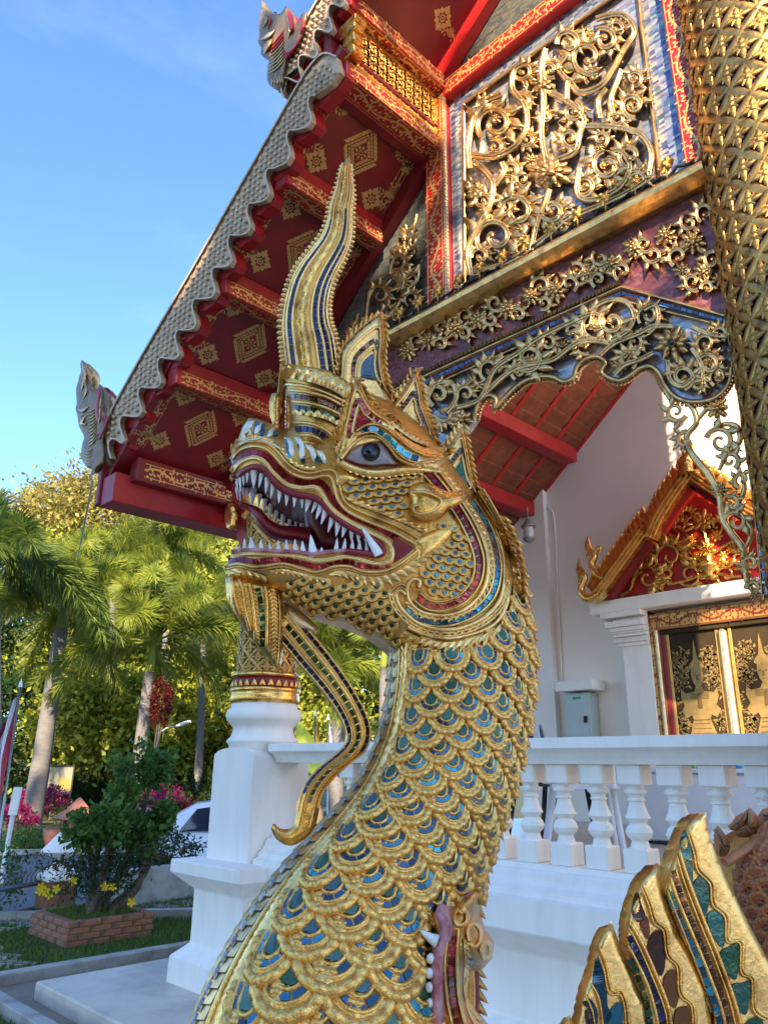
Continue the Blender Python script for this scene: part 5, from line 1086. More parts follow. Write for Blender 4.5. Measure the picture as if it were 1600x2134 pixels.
# ---- openwork bracket down the right column
BKP = wallplane(YF+.0, .0034)
mb = MB()
for path, wd in (([(1165, 505), (1190, 560), (1250, 570), (1290, 610), (1300, 665), (1262, 715), (1268, 770), (1310, 830), (1352, 880), (1395, 960), (1408, 1050), (1445, 1120), (1495, 1190), (1505, 1280), (1520, 1340), (1560, 1380)], 11), ([(1300, 660), (1340, 610), (1390, 570)], 8), ([(1395, 860), (1430, 790), (1480, 740), (1470, 680), (1410, 670), (1350, 710)], 9), ([(1408, 1050), (1470, 1000), (1500, 940), (1490, 880)], 8), ([(1500, 1190), (1530, 1120), (1500, 1060), (1440, 1030)], 8)):
    mb2 = MB(); P = smoothpath(Z9(path), 6); mb2.tube([BKP.w(p[0], p[1], 0) for p in P], [wd*.5*.0034*(.65+.35*math.sin(3.1*i/len(P))) for i in range(len(P))], 8); mb2.make('bracket_stem', M['gold_carve'], temple, True)
for cx, cy, r, a0, tn in ((1215, 615, 46, .4, 7.5), (1400, 740, 60, 3.4, 8), (1440, 820, 40, 1, -7), (1465, 1075, 50, 3, 7.5), (1250, 735, 36, 5, -6), (1490, 900, 36, 2, 6), (1525, 1250, 38, 2, 7), (1450, 1000, 34, 4, 6), (1540, 1350, 30, 3, 6)):
    (x, y), = Z9([(cx, cy)]); pts = spiral(x, y, r/2., r/2*.2, a0, a0+tn, 26); mb2 = MB(); mb2.tube([BKP.w(p[0], p[1], 0) for p in pts], [.0034*(4.6-2.2*i/26) for i in range(27)], 7); curl(mb2, x, y, r/2., a0, tn, 5, BKP, leaves=4); tag(mb2.make('bracket_curl', M['gold_carve'], temple, True), kind='stuff')
for cx, cy, r in ((1385, 600, 50), (1400, 945, 36), (1545, 1385, 24)):
    (x, y), = Z9([(cx, cy)]); mb = MB(); rosette(mb, x, y, r/2, BKP, 8); rosette(mb, x, y, r/2, wallplane(YF+.01, -.0034), 8); tag(mb.make('bracket_flower', M['gold_carve'], temple, True), kind='stuff')

# ---- unseen central bay beyond the column: gable and openwork bracket added to screen sun
board('central_gable', -1.25, -.06, 4.86, 9.6, YF+.14, YF+.24, M['mosaic_blue'], bev=0)
board('central_gable', -.06, 5., 8.9, 9.6, YF+.14, YF+.24, M['mosaic_blue'], bev=0)
for k in range(11):
    z = 5.8+k*.21; X = .02+.07*(k % 2); mb = MB(); a0 = k*1.9; mb.tube([(X+p[0], YF+.19, z+p[1]) for p in spiral(0, 0, .13, .03, a0, a0+7, 22)], .016, 6); mb.tube([(-.06, YF+.19, z-.1), (.1, YF+.19, z), (.05, YF+.19, z+.14)], .018, 6)
    for j in range(5): a = a0+j*1.2; mb.tube([(X+.12*math.cos(a), YF+.19, z+.12*math.sin(a)), (X+.19*math.cos(a+.2), YF+.19, z+.19*math.sin(a+.2))], [.035, .01], 6)
    tag(mb.make('central_bracket_curl', M['gold_carve'], temple, True), kind='stuff')
slab('roof_covering', -.5, 6., lambda X: 9.45, 2.7, YW+.2, .1, M['tile'])
# ============================================================ columns
me_b = MB()
for k in range(4):
    a = k*math.pi/2; me_b.tube([(0, 0, .02), (.22*math.cos(a), .22*math.sin(a), .12), (.40*math.cos(a), .40*math.sin(a), .07), (.52*math.cos(a), .52*math.sin(a), .03)], [.10, .14, .09, .02], 6)
    a += math.pi/4; me_b.tube([(0, 0, .02), (.15*math.cos(a), .15*math.sin(a), .14), (.30*math.cos(a), .30*math.sin(a), .08)], [.09, .10, .03], 6)
me_b.lathe([(.14, .10), (.12, .20), (.06, .27), (.001, .28)], (0, 0, 0), 7); me_b = me_b.me('column_boss', M['gold_column'], True)
def column(cx, cy, r, z0, z1, nh, name, vis):
    mb = MB(); mb.lathe([(r, z0), (r, z1)], (cx, cy, 0), 40); c = mb.make(name, M['colblue'], temple, True)
    circ = 2*math.pi*r; pitch = circ*1.05; cell = pitch/nh; wd = cell*.19
    for fam in (1, -1):
        for h in range(nh):
            mb = MB(); P = []; n = int((z1-z0)/.03)
            for i in range(n+1):
                z = z0+(z1-z0)*i/n; th = fam*(z/pitch*2*math.pi)+h*2*math.pi/nh; row = []
                bead = .25*math.sin(z*2*math.pi/(cell*.22))
                for q, e in ((-1, 0.), (-.55, 1.), (.55, 1.), (1, 0.)):
                    zz_ = z+q*wd*.5; rr = r+.001+e*(.009+.004*bead); row.append((cx+rr*math.cos(th-fam*q*wd*.45/r), cy+rr*math.sin(th-fam*q*wd*.45/r), zz_))
                P.append(row)
            mb.grid(P); mb.make('lattice_band', M['gold_column'], c, True)
    nz = int((z1-z0)/(cell/2))
    for j in range(nz):
        z = (math.floor(z0/(cell/2))+j+1)*cell/2
        if z > z1-.03 or z < z0+.03: continue
        for h in range(nh):
            th = (z/pitch+(h+.5+0.0)/nh)*2*math.pi          # centre between bands of the first family ...
            # bands of both families cross where z/pitch*nh is a half integer; centres are offset by half a cell
            th = 2*math.pi*(h+(.5 if (round(z/(cell/2)) % 2 == 0) else 0))/nh
            dx, dy = math.cos(th), math.sin(th)
            if dx*(EYE[0]-cx)+dy*(EYE[1]-cy) < vis*math.hypot(EYE[0]-cx, EYE[1]-cy): continue
            a = Vector((-dy, dx, 0)); d = Vector((0, 0, -1)); o = Vector((dx, dy, 0)); s_ = cell*.80
            place('column_boss', me_b, mat4(Vector((cx+dx*(r+.003), cy+dy*(r+.003), z)), a, d, o, s_*.90, s_*.90, s_*.5), c)
    return c
column(-.87, 3.83, .375, 1.15, 7.6, 12, 'gilded_column', -.15)
column(-5.31, 3.83, .235, 2.36, 3.84, 10, 'gilded_column', -.15)
CX, CY = -5.31, 3.83
def lath(name, prof, mat, parent, k=40): return MB().lathe(prof, (CX, CY, 0), k).make(name, mat, parent, True)
lath('column_ring', [(.20, 2.12), (.275, 2.125), (.285, 2.15), (.285, 2.19), (.275, 2.205), (.29, 2.22), (.29, 2.245), (.25, 2.25)], M['gold'], temple)
lath('column_ring', [(.25, 2.25), (.272, 2.252), (.272, 2.30), (.255, 2.335), (.22, 2.34)], M['red_dark'], temple); lath('column_ring', [(.23, 2.33), (.285, 2.335), (.29, 2.35), (.265, 2.372), (.22, 2.375)], M['gold'], temple)
pm_ = MB(); pm_.add([(-.5, 0, 0), (.5, 0, 0), (.3, 0, .6), (0, 0, 1), (-.3, 0, .6), (0, -.25, .3)], [(0, 1, 5), (1, 2, 5), (2, 3, 5), (3, 4, 5), (4, 0, 5)]); pm_ = pm_.me('ring_petal', M['gold'])
for k in range(26): a = k*2*math.pi/26; place('ring_petal', pm_, Matrix.Translation((CX+.275*math.cos(a), CY+.275*math.sin(a), 2.255)) @ Matrix.Rotation(a+math.pi/2, 4, 'Z') @ Matrix.Scale(.05, 4), temple)
lath('column_capital', [(.24, 3.70), (.30, 3.74), (.27, 3.78), (.33, 3.86), (.33, 3.9), (.2, 3.9)], M['gold'], temple)
# carved bracket drop beside the corner column
v = Vol([(488, 1050), (478, 1046), (470, 1060), (468, 1080), (472, 1098), (482, 1106), (490, 1096), (492, 1070)], 8, 8, step=5, pl=wallplane(3.55)); v.build('gilded_drop', M['gold'], temple)
flatpoly('red_bracket', [(482, 1000), (512, 1000), (512, 1120), (505, 1150), (494, 1120), (490, 1060)], 3.62, .1, M['red'])
# ============================================================ pier and balustrade
bal = empty('balustrade', (-3.4, 3.85, .12), 'white plaster terrace balustrade with turned balusters behind the naga', 'balustrade')
def sqprof(mb, prof, cx, cy):
    P = [[(cx+sx*h, cy+sy*h, z) for sx, sy in ((-1, -1), (1, -1), (1, 1), (-1, 1))] for h, z in prof]; mb.grid(P, cv=True); n = len(prof); b = mb.n-4*n; mb.F.append((b+4*n-4, b+4*n-3, b+4*n-2, b+4*n-1))
pier = empty('pier', (CX, CY, .12), 'white plaster corner pier carrying the gilded column', 'pier')
mb = MB(); sqprof(mb, [(.435, .12), (.43, .285), (.425, .295), (.332, .375), (.325, .39), (.325, .735), (.33, .75), (.455, .855), (.465, .865), (.465, .945), (.46, .955), (.30, .965)], CX, CY); mb.make('pedestal', M['white'], pier)
h = .272; arc = [(-h, .962), (h, .962), (h, 1.715)]+[(h*math.cos(a), 1.715+.065*math.sin(a)) for a in np.linspace(.25, math.pi-.25, 9)]+[(-h, 1.715)]
mb = MB(); mb.prism(arc, lambda u, v, d: (CX+u, CY+d, v), -h, h); mb.make('shaft', M['white'], pier)
MB().lathe([(.22, 1.74), (.262, 1.755), (.268, 1.80), (.29, 1.825), (.288, 1.835), (.262, 1.86), (.245, 1.90), (.242, 1.93), (.255, 1.955), (.27, 1.965), (.272, 1.975), (.297, 1.99), (.308, 2.03), (.297, 2.075), (.27, 2.09), (.27, 2.125), (.2, 2.127)], (CX, CY, 0), 44).make('column_base', M['white'], pier, True)
X0, X1 = -5.03, -.45
extr('podium', [(4.0, 1.13), (3.72, 1.13), (3.705, 1.115), (3.70, 1.085), (3.68, 1.06), (3.645, 1.04), (3.64, 1.01), (3.60, .995), (3.595, .85), (3.60, .84), (3.78, .715), (3.79, .70), (3.79, .40), (3.78, .385), (3.67, .30), (3.665, .12)], X0, X1, M['white'], bal)
extr('handrail', [(4.01, 1.67), (4.01, 1.80), (4.0, 1.807), (3.695, 1.807), (3.686, 1.80), (3.684, 1.752), (3.70, 1.742), (3.72, 1.738), (3.74, 1.72), (3.755, 1.698), (3.765, 1.67), (4.01, 1.67)], X0, X1, M['white'], bal)
extr('bottom_rail', [(3.94, 1.13), (3.94, 1.155), (3.76, 1.155), (3.75, 1.13)], X0, X1, M['white'], bal)
bm = MB(); hb = .066
def sq(mb, h, z0, z1): mb.box((-h, -h, z0), (h, h, z1), .006)
sq(bm, hb, .415, .515); sq(bm, hb*1.0, 0, .115)
bm.lathe([(.050, .115), (.044, .135), (.040, .150), (.058, .168), (.068, .19), (.058, .215), (.040, .232), (.048, .245), (.064, .258), (.050, .285), (.040, .315), (.036, .335), (.044, .34), (.044, .348), (.036, .352), (.040, .365), (.056, .378), (.058, .388), (.044, .398), (.044, .416)], (0, 0, 0), 18)
bm = bm.me('baluster', M['white'])
xs = []; x = ony(1104, 1617, 3.85)[0]; dxs = (ony(1494, 1617, 3.85)[0]-x)/5
for k in range(-7, 9):
    xx = x+k*dxs
    if X0+.06 < xx < X1: place('baluster', bm, Matrix.Translation((xx, 3.85, 1.155)) @ Matrix.Rotation(rnd.uniform(-.03, .03), 4, 'Z'), bal)
# ============================================================ porch floor, wall, inner roof
M['floor'] = paint('porch_floor_tile', (.50, .42, .33), .35, .2, 3, .05)
board('porch_floor', -5.6, .6, 1.0, 1.10, 4.0, YW, M['floor'], bev=0)
P = [(-5.55, 1.1), (1.2, 1.1), (1.2, 8.4), (-3.3, zr(-3.3)), (-5.55, zr(-5.55))]
MB().prism(P, lambda u, v, d: (u, d, v), YW, YW+.25).make('porch_wall', M['wall'], temple)
P = [(-5.56, 1.1), (-5.06, 1.1), (-5.06, zr(-5.06)-.02), (-5.56, zr(-5.56)-.02)]; MB().prism(P, lambda u, v, d: (u, d, v), YW-.09, YW-.003).make('wall_pilaster', M['wall'], temple)
for x, z, h in PUR[:2]: board('porch_beam', x-.09, x+.09, z-.09, z+.09, YF+.08, YW-.1, M['red_bright'])
board('porch_beam', -6.0, -5.8, 4.02, 4.25, YF+.1, YW, M['red_bright'])
for k in range(9): Y = 4.15+k*.45; rafter('porch_rafter', -5.95, -3.3, lambda X: zr(X)+.035, Y, Y+.06, .07, M['red_bright'])
for k in range(20):
    x = -6.0+k*.138; mb = MB(); z = zr(x)
    mb.prism([(x, z-.008), (x+.15, z+.115-.02), (x+.15, z+.115), (x, z+.022)], lambda u, v, d: (u, d, v), YF+.12, YW); mb.make('roof_tile_course', M['tile'], temple)
tm_ = MB().box((0, 0, 0), (.02, .05, .015)).me('tile_nib', M['tile'])
# ============================================================ doorway
YD = 7.45
DP = wallplane(YD, .0050)
dx0 = ony(1226, 1257, YD)[0]; zs = ony(1226, 1257, YD)[2]
board('door_shelf', dx0, dx0+4, zs-.14, zs, YD, YW-.002, M['white'])
px0 = ony(1292, 1345, 7.55)[0]
board('door_pilaster', px0, px0+.32, 1.1, zs-.14, 7.58, YW-.002, M['white'])
for i, (o, z0, z1) in enumerate(((.03, .40, .43), (.06, .43, .46), (.035, .46, .50), (.075, .345, .365), (.09, .30, .345), (.06, .365, .40), (.12, .235, .30), (.05, .20, .235), (.15, .14, .20))):
    board('capital_moulding', px0-o, px0+.32, zs-z1+.0, zs-z0-.002, 7.58-o, YW-.002, M['white'], bev=.004)
fx0 = ony(1345, 1500, 7.62)[0]; fz = ony(1350, 1282, 7.62)[2]; fx1 = fx0+2.3
M['gilt_paint'] = goldmat('gilt_door_frame', (.62, .36, .10), (.40, .16, .04), .42, 40, .15, metal=.6)
board('door_frame', fx0, fx0+.20, 1.1, fz, 7.60, 7.78, M['gilt_paint']); board('door_frame', fx0+.20, fx1, fz-.17, fz, 7.60, 7.78, M['gilt_paint'])
board('door_frame_bead', fx0+.20, fx0+.235, 1.1, fz-.17, 7.585, 7.78, M['gold_pale']); board('door_jamb', fx0+.235, fx0+.29, 1.1, fz-.17, 7.64, 7.78, M['red_dark']); board('door_head', fx0+.235, fx1, fz-.22, fz-.172, 7.63, 7.78, M['black'])
M['red_line'] = paint('red_ink_line', (.22, .03, .015), .5)
mVr = motif_vine(mat='red_line', name='frame_scroll')
for k in range(4): sheet('frame_scroll', mVr, (fx0+.10, 7.60, 1.35+k*.42), (0, 0, 1), (1, 0, 0), .84, 1.7)
for k in range(4): sheet('frame_scroll', mVr, (fx0+.1+k*.42, 7.60, fz-.085), (1, 0, 0), (0, 0, 1), .84, 1.5)
ZD = lambda p: zz(p, 1280, 1250, 5.)
lx0 = fx0+.29; lw = ony(1505, 1400, 7.66)[0]-lx0
DM = wallplane(7.665, .005)
M['gilt_flat'] = goldmat('gold_leaf_on_lacquer', (.38, .25, .085), (.24, .15, .05), .5, 40, .15, metal=.5)
M['ink'] = paint('dark_ink_line', (.13, .07, .02), .5)
for d in range(2):
    x0 = lx0+d*(lw+.10); board('door_leaf', x0, x0+lw, 1.1, fz-.22, 7.67, 7.74, M['black'], bev=.004)
    for a, b in ((x0, x0+.03), (x0+lw-.03, x0+lw)): board('door_stile', a, b, 1.1, fz-.22, 7.655, 7.668, M['gilt_paint'], bev=.003)
    cx = x0+lw*.52; zt = fz-.30
    def fig(pts, y): return MB().prism([(cx+u*lw*.92, zt-v*.66) for u, v in pts], lambda u, v, q: (u, q, v), y, 7.669)
    mb = MB()
    for pts, y in (([(.0, .0), (.03, .18), (.05, .30), (.13, .36), (.16, .42), (.13, .44), (-.13, .44), (-.16, .42), (-.12, .36), (-.05, .30), (-.03, .18)], 7.660), ([(-.10, .44), (.11, .44), (.12, .56), (.09, .66), (.05, .72), (-.03, .72), (-.09, .64), (-.12, .54)], 7.655), ([(-.05, .70), (.07, .70), (.10, .78), (.30, .80), (.36, .74), (.38, .86), (.32, .98), (.40, 1.06), (.30, 1.16), (.20, 1.12), (.16, 1.2), (-.16, 1.2), (-.2, 1.12), (-.30, 1.16), (-.40, 1.06), (-.32, .98), (-.38, .86), (-.36, .74), (-.28, .80), (-.10, .78)], 7.660), ([(-.17, 1.19), (.17, 1.19), (.26, 1.40), (.34, 1.62), (.30, 1.75), (-.30, 1.75), (-.34, 1.62), (-.26, 1.40)], 7.660)):
        m2 = fig(pts, y); mb.add(m2.verts(), m2.F)
    figo = mb.make('gilt_figure', M['gilt_flat'], temple)
    mb = MB(); m2 = fig([(-.03, .84), (.0, .80), (.03, .84), (.045, 1.02), (-.045, 1.02)], 7.650); mb.add(m2.verts(), m2.F)
    for q in range(5): m2 = fig([(-.2+.0*q, .80+q*.02), (.2, .80+q*.02), (.2, .808+q*.02), (-.2, .808+q*.02)], 7.657); mb.add(m2.verts(), m2.F)
    for u in (-.05, .05): m2 = fig([(u-.028, .53), (u+.028, .53), (u+.02, .545), (u-.02, .545)], 7.652); mb.add(m2.verts(), m2.F)
    m2 = fig([(-.012, .54), (.012, .54), (.022, .61), (-.022, .61)], 7.650); mb.add(m2.verts(), m2.F); m2 = fig([(-.03, .645), (.03, .645), (.0, .66)], 7.652); mb.add(m2.verts(), m2.F)
    for q in range(7): m2 = fig([(-.16-.02*q, 1.24+q*.07), (.16+.02*q, 1.24+q*.07), (.16+.02*q, 1.25+q*.07), (-.16-.02*q, 1.25+q*.07)], 7.657); mb.add(m2.verts(), m2.F)
    mb.make('figure_detail', M['ink'], figo)
    mb = MB()
    for q in range(1900):
        u = rnd.uniform(-.44, .44); v = rnd.uniform(.0, 1.75)
        wd_ = np.interp(v/.66, [0, .3, .36, .45, .7, .74, .8, 1.06, 1.2, 1.62, 1.8], [.05, .09, .18, .18, .14, .38, .38, .42, .2, .37, .37])
        if abs(u) < wd_+.02 or v < .16-.1*math.cos((abs(u)-.25)*9): continue
        petal(mb, cx+u*lw, zt-v, rnd.uniform(0, 6.3), rnd.uniform(.025, .06), rnd.uniform(.014, .028))
    Vv = mb.verts(); Vv = np.stack([Vv[:, 0], np.full(len(Vv), 7.664), Vv[:, 1]], -1); tag(mk('gilt_foliage', Vv, mb.F, M['gilt_flat'], temple), kind='stuff')
board('door_astragal', lx0+lw+.01, lx0+lw+.09, 1.25, fz-.23, 7.60, 7.70, M['gold_pale'], bev=.025)
# ---- door pediment
TY = wallplane(7.60, .005)
flatpoly('tympanum', [(1240, 1252), (1440, 990), (1640, 1120), (1640, 1195)], 7.60, .15, M['red_bright'])
def pbar(name, path, wd, Y, th, mat, hg=10):
    pl = wallplane(Y, .005); P = smoothpath(path, 8); t, nn = normals2(P); poly = [tuple(p) for p in P+nn*wd/2]+[tuple(p) for p in (P-nn*wd/2)[::-1]]
    return flatpoly(name, poly, Y, th, M[mat])
lowb = [(1220, 1244), (1240, 1240), (1285, 1180), (1330, 1118), (1350, 1095)]; uppb = [(1352, 1120), (1370, 1078), (1400, 1030), (1434, 985)]
for nm, pth, wd, Y in (('pediment_bargeboard', lowb, 20, 7.28), ('pediment_bargeboard', uppb, 22, 7.24), ('pediment_bargeboard', [(1434, 985), (1500, 1030), (1600, 1090), (1660, 1125)], 22, 7.24)):
    o = pbar(nm, pth, wd, Y, .10, 'gold'); mb = MB(); pp = wallplane(Y, .005); ridge(mb, pth, 5, 5, Z0, pl=pp, both=False); ridge(mb, shift(pth, 8), 4, 4, Z0, pl=pp, both=False); ridge(mb, shift(pth, -8), 4, 4, Z0, pl=pp, both=False); mb.make('bargeboard_rib', M['gold_soft'], o, True)
pbar('pediment_soffit', [(1262, 1236), (1310, 1172), (1345, 1125)], 30, 7.36, .08, 'red_dark'); pbar('pediment_soffit', [(1372, 1105), (1405, 1055), (1438, 1010)], 26, 7.33, .06, 'red_bright'); pbar('pediment_soffit', [(1440, 1008), (1520, 1062), (1640, 1130)], 18, 7.33, .05, 'red_dark')
me_c = MB(); me_c.tube([(0, 0, 0), (.15, 0, .3), (.0, 0, .6), (.12, 0, 1.)], [.3, .3, .17, .02], 7); me_c.tube([(-.1, 0, .1), (-.3, 0, .4), (-.2, 0, .6)], [.2, .16, .02], 6); me_c = me_c.me('crest_spike', M['gold'], True)
for pth, Y, n_ in ((lowb[1:], 7.33, 13), (uppb, 7.29, 10), ([(1440, 978), (1500, 1018), (1600, 1078)], 7.29, 9)):
    P = smoothpath(pth, 4)
    for i in range(n_):
        p = P[int((i+.5)/n_*(len(P)-1))]; w_ = ony(p[0], p[1]-9, Y); place('crest_spike', me_c, Matrix.Translation(w_) @ Matrix.Rotation(-.25, 4, 'Y') @ Matrix.Scale(.21, 4), temple)
def swan(path, rads, Y, name='pediment_finial', mat='gold'):
    pl = wallplane(Y, .005); P = smoothpath(path, 4); n = len(P); r_ = np.interp(np.linspace(0, 1, n), np.linspace(0, 1, len(rads)), rads)
    mb = MB(); mb.tube([pl.w(p[0], p[1], 0) for p in P], [q*.005 for q in r_], 10); return mb.make(name, M[mat], temple, True)
swan([(1250, 1236), (1225, 1248), (1210, 1230), (1218, 1205), (1208, 1190), (1206, 1165)], [7, 9, 8, 7, 9, 1], 7.28); swan([(1212, 1198), (1204, 1206), (1206, 1214)], [6, 4, 1], 7.27)
swan([(1262, 1205), (1246, 1200), (1232, 1178), (1238, 1158), (1226, 1140), (1224, 1118)], [6, 8, 8, 7, 9, 1], 7.30); swan([(1232, 1150), (1224, 1158), (1226, 1168)], [6, 4, 1], 7.29); swan([(1240, 1150), (1250, 1140), (1248, 1160)], [4, 4, 1], 7.29)
swan([(1434, 990), (1428, 965), (1436, 940), (1420, 920), (1412, 902)], [15, 17, 9, 6, 1], 7.24); swan([(1430, 950), (1440, 930), (1436, 915)], [6, 4, 1], 7.24)
ZP = lambda p: zz(p, 1040, 900, 2.857)
carve('tympanum_scroll', ZP, [[(1245, 760), (1245, 700), (1225, 620), (1215, 570)], [(1250, 740), (1180, 680), (1130, 640)], [(1250, 740), (1320, 690), (1390, 650)], [(990, 900), (960, 830), (930, 760), (960, 690), (1010, 660)], [(1000, 910), (1100, 890), (1180, 860), (1220, 840)], [(1440, 860), (1360, 860), (1290, 840)], [(720, 975), (780, 940), (800, 870), (850, 830)], [(1050, 560), (1110, 590), (1160, 560)]],
  [(880, 870, 80, 3, 8), (1010, 740, 90, 2, 7.5), (1130, 850, 75, 2.6, -8), (1350, 850, 75, .5, 8), (1080, 560, 42, 2, 7), (1000, 850, 50, 1, 7), (1420, 760, 60, 2, -7), (1290, 560, 40, 1, -6), (1120, 500, 40, 3, 6), (1180, 780, 34, 2, 6), (1090, 690, 40, 4, 7), (960, 920, 36, 2, 6)],
  [(1215, 530, 66), (1230, 695, 56), (1135, 645, 40), (1290, 615, 40), (1150, 780, 30), (1330, 740, 34), (1020, 640, 34), (1380, 690, 34)], 4.6, pl=wallplane(7.585, .005), mat='gold', sc=2.857)
mb = MB(); (x, y), = ZP([(1248, 820)]); mb2 = ony(x, y, 7.56); mb.lathe([(.001, -.10), (.06, -.10), (.03, -.05), (.09, .02), (.10, .06), (.05, .10), (.08, .13), (.001, .13)], mb2, 14); mb.make('tympanum_vase', M['gold'], temple, True)
# ---- electrical cabinet, lantern, conduit
cab = empty('electrical_cabinet', ony(1205, 1538, 7.7), 'grey metal electrical cabinet on the porch wall under a small white ledge', 'cabinet')
a, b = ony(1176, 1446, 7.62), ony(1228, 1446, 7.62); zb = 1.75; M['cab'] = paint('grey_green_enamel', (.42, .50, .48), .4, .06, 4, .03)
MB().box((a[0], 7.60, zb), (b[0], 7.785, a[2]), .01).make('case', M['cab'], cab); MB().box((a[0]+.015, 7.588, zb+.02), (b[0]-.015, 7.599, a[2]-.02), .004).make('door', M['cab'], cab)
MB().box((b[0]-.07, 7.575, 2.12), (b[0]-.03, 7.587, 2.19)).make('latch', M['black'], cab); M['lab'] = paint('green_label', (.03, .25, .15), .5); MB().box((a[0]+.12, 7.583, a[2]-.07), (a[0]+.22, 7.587, a[2]-.045)).make('label_strip', M['lab'], cab)
board('wall_ledge', a[0]-.06, b[0]+.10, a[2]+.02, a[2]+.13, 7.52, 7.795, M['white'])
lan = empty('hanging_lantern', ony(1101, 1135, 6.9), 'small weathered metal lantern hanging under the red eave beam', 'lantern')
lc = ony(1101, 1110, 6.9); M['tin'] = paint('weathered_tin', (.30, .29, .27), .5, .3, 20, .2, metal=.5); M['lglass'] = paint('frosted_lantern_glass', (.5, .5, .48), .2, .1)
MB().lathe([(.001, .16), (.03, .155), (.04, .12), (.085, .08), (.085, .065), (.06, .065), (.06, .055)], lc, 14).make('lantern_cap', M['tin'], lan, True); MB().lathe([(.055, .06), (.06, 0), (.055, -.06)], lc, 14).make('lantern_glass', M['lglass'], lan, True); MB().lathe([(.06, -.06), (.07, -.07), (.05, -.1), (.02, -.11), (.001, -.13)], lc, 14).make('lantern_base', M['tin'], lan, True)
MB().tube([lc+np.array([0, 0, .16]), lc+np.array([0, 0, .30])], .006, 5).make('hook', M['tin'], lan)
cd = MB(); cd.tube([ony(x, y, YW-.02) for x, y in smoothpath([(1108, 1054), (1136, 1055), (1148, 1062), (1155, 1090), (1160, 1200), (1166, 1330), (1170, 1432)], 12)], .012, 6); tag(cd.make('conduit', M['wall'], None, True), 'thin pale cable running down the porch wall to the grey cabinet', 'cable')
# ---- chairs and boxes in the porch
M['plastic'] = paint('white_plastic', (.72, .73, .76), .35, .05); M['blackmetal'] = paint('black_tube', (.02, .02, .022), .35, .1, metal=.3)
def chair(name, x, y, rz, mat, label, arm=True):
    r = empty(name, (x, y, 1.1), label, 'chair'); c, s_ = math.cos(rz), math.sin(rz); W = lambda p: (x+p[0]*c-p[1]*s_, y+p[0]*s_+p[1]*c, 1.1+p[2])
    def tb(nm, pts, rr=.02): MB().tube([W(p) for p in pts], rr, 7).make(nm, mat, r, True)
    for sx in (-1, 1):
        tb('leg', [(sx*.23, -.24, 0), (sx*.2, -.2, .42)]); tb('leg', [(sx*.23, .28, 0), (sx*.2, .2, .42)])
        if arm: tb('armrest', [(sx*.25, -.2, .42), (sx*.27, -.2, .64), (sx*.27, .15, .66), (sx*.22, .24, .7)], .022)
    mb = MB(); mb.prism([(-.24, -.24), (.24, -.24), (.22, .22), (-.22, .22)], lambda u, v, d: W((u, v, d)), .41, .44); mb.make('seat', mat, r)
    mb = MB(); P = [[W((-.23+.46*i/6, .22+.06*j/5+.03*math.cos((i-3)*.7), .44+.42*j/5)) for i in range(7)] for j in range(6)]; P2 = [[W((-.23+.46*i/6, .25+.06*j/5+.03*math.cos((i-3)*.7), .44+.42*j/5)) for i in range(7)] for j in range(6)]; mb.grid(P); mb.grid(P2); mb.make('backrest', mat, r, True)
    return r
c1 = ony(1215, 1700, 5.2); chair('plastic_chair', c1[0], c1[1], 2.2, M['plastic'], 'white plastic armchair behind the balustrade near the black chair')
c2 = ony(1150, 1690, 5.6); chair('metal_chair', c2[0], c2[1], 2.8, M['blackmetal'], 'black metal chair half hidden behind the white balusters')
c3 = ony(1310, 1720, 6.0); cb = empty('display_cabinet', (c3[0]+.5, 6.2, 1.1), 'low white cabinet with leaflets behind the balusters before the door', 'cabinet')
MB().box((c3[0]+.05, 6.0, 1.12), (c3[0]+1.5, 6.5, 1.62), .01).make('carcass', M['plastic'], cb); MB().box((c3[0]+.02, 5.96, 1.622), (c3[0]+1.53, 6.54, 1.655), .008).make('top', M['plastic'], cb); MB().box((c3[0]+.03, 5.98, 1.1), (c3[0]+1.52, 6.52, 1.119)).make('plinth', M['dark'], cb)
for k, cl in enumerate(((.6, .25, .03), (.1, .35, .1), (.6, .5, .05), (.03, .22, .42), (.5, .08, .06), (.05, .3, .4))):
    m_ = paint('leaflet_%d' % k, cl, .5); x = c3[0]+.2+k*.2; o = MB(); o.prism([(0, 0), (.1, 0), (.1, .16), (0, .16)], lambda u, v, d: (x+u+v*.12*(k % 3-1), 6.2+d+v*.15, 1.656+v), 0, .03); tag(o.make('leaflet_stack', m_), 'upright %s leaflets in a row on the white porch cabinet' % ['orange', 'green', 'yellow', 'blue', 'red', 'light blue'][k], 'leaflets')
# ============================================================ the second serpent: crest fins at the right edge
FN = Plane(1.62, R(14))
ZFn = lambda p: zz(p, 950, 1500, 2.4615)
fb = FN.w(1500, 2400, 0); finroot = empty('serpent_crest', (fb[0], fb[1], .12), 'row of gilded serpent crest fins inlaid with green, amber and blue glass', 'statue')
def fin(outl, T, glass, ribs, rows, gm):
    v = Vol([tuple(p) for p in smoothpath(ZFn(outl), 7)], T, 14, step=8, pl=FN); o = v.build('fin', M['gold_soft'], finroot); H = v.H
    mb = MB()
    for path, wd in ribs: ridge(mb, ZFn(path), wd, 6, H, pl=FN, lift=1, both=False)
    tag(mb.make('fin_rib', M['gold'], o, True), kind='stuff')
    for pts in glass:
        q = smoothpath(ZFn(pts), 5, True); W = [FN.w(x, y, float(H(x, y)[0])+3.) for x, y in q]; W2 = [FN.w(x, y, float(H(x, y)[0])-4.) for x, y in q]; n = len(q)
        MB().add(W+W2, [tuple(t) for t in tessellate_polygon([[Vector((x, y, 0)) for x, y in q]])]+[(i, (i+1) % n, n+(i+1) % n, n+i) for i in range(n)]).make('glass_panel', M[gm], o)
    for nm, path, wd, ln, mt in rows: tiles(nm, ZFn(path), wd, ln, H, M[mt], o, lift=4, pl=FN)
    return o
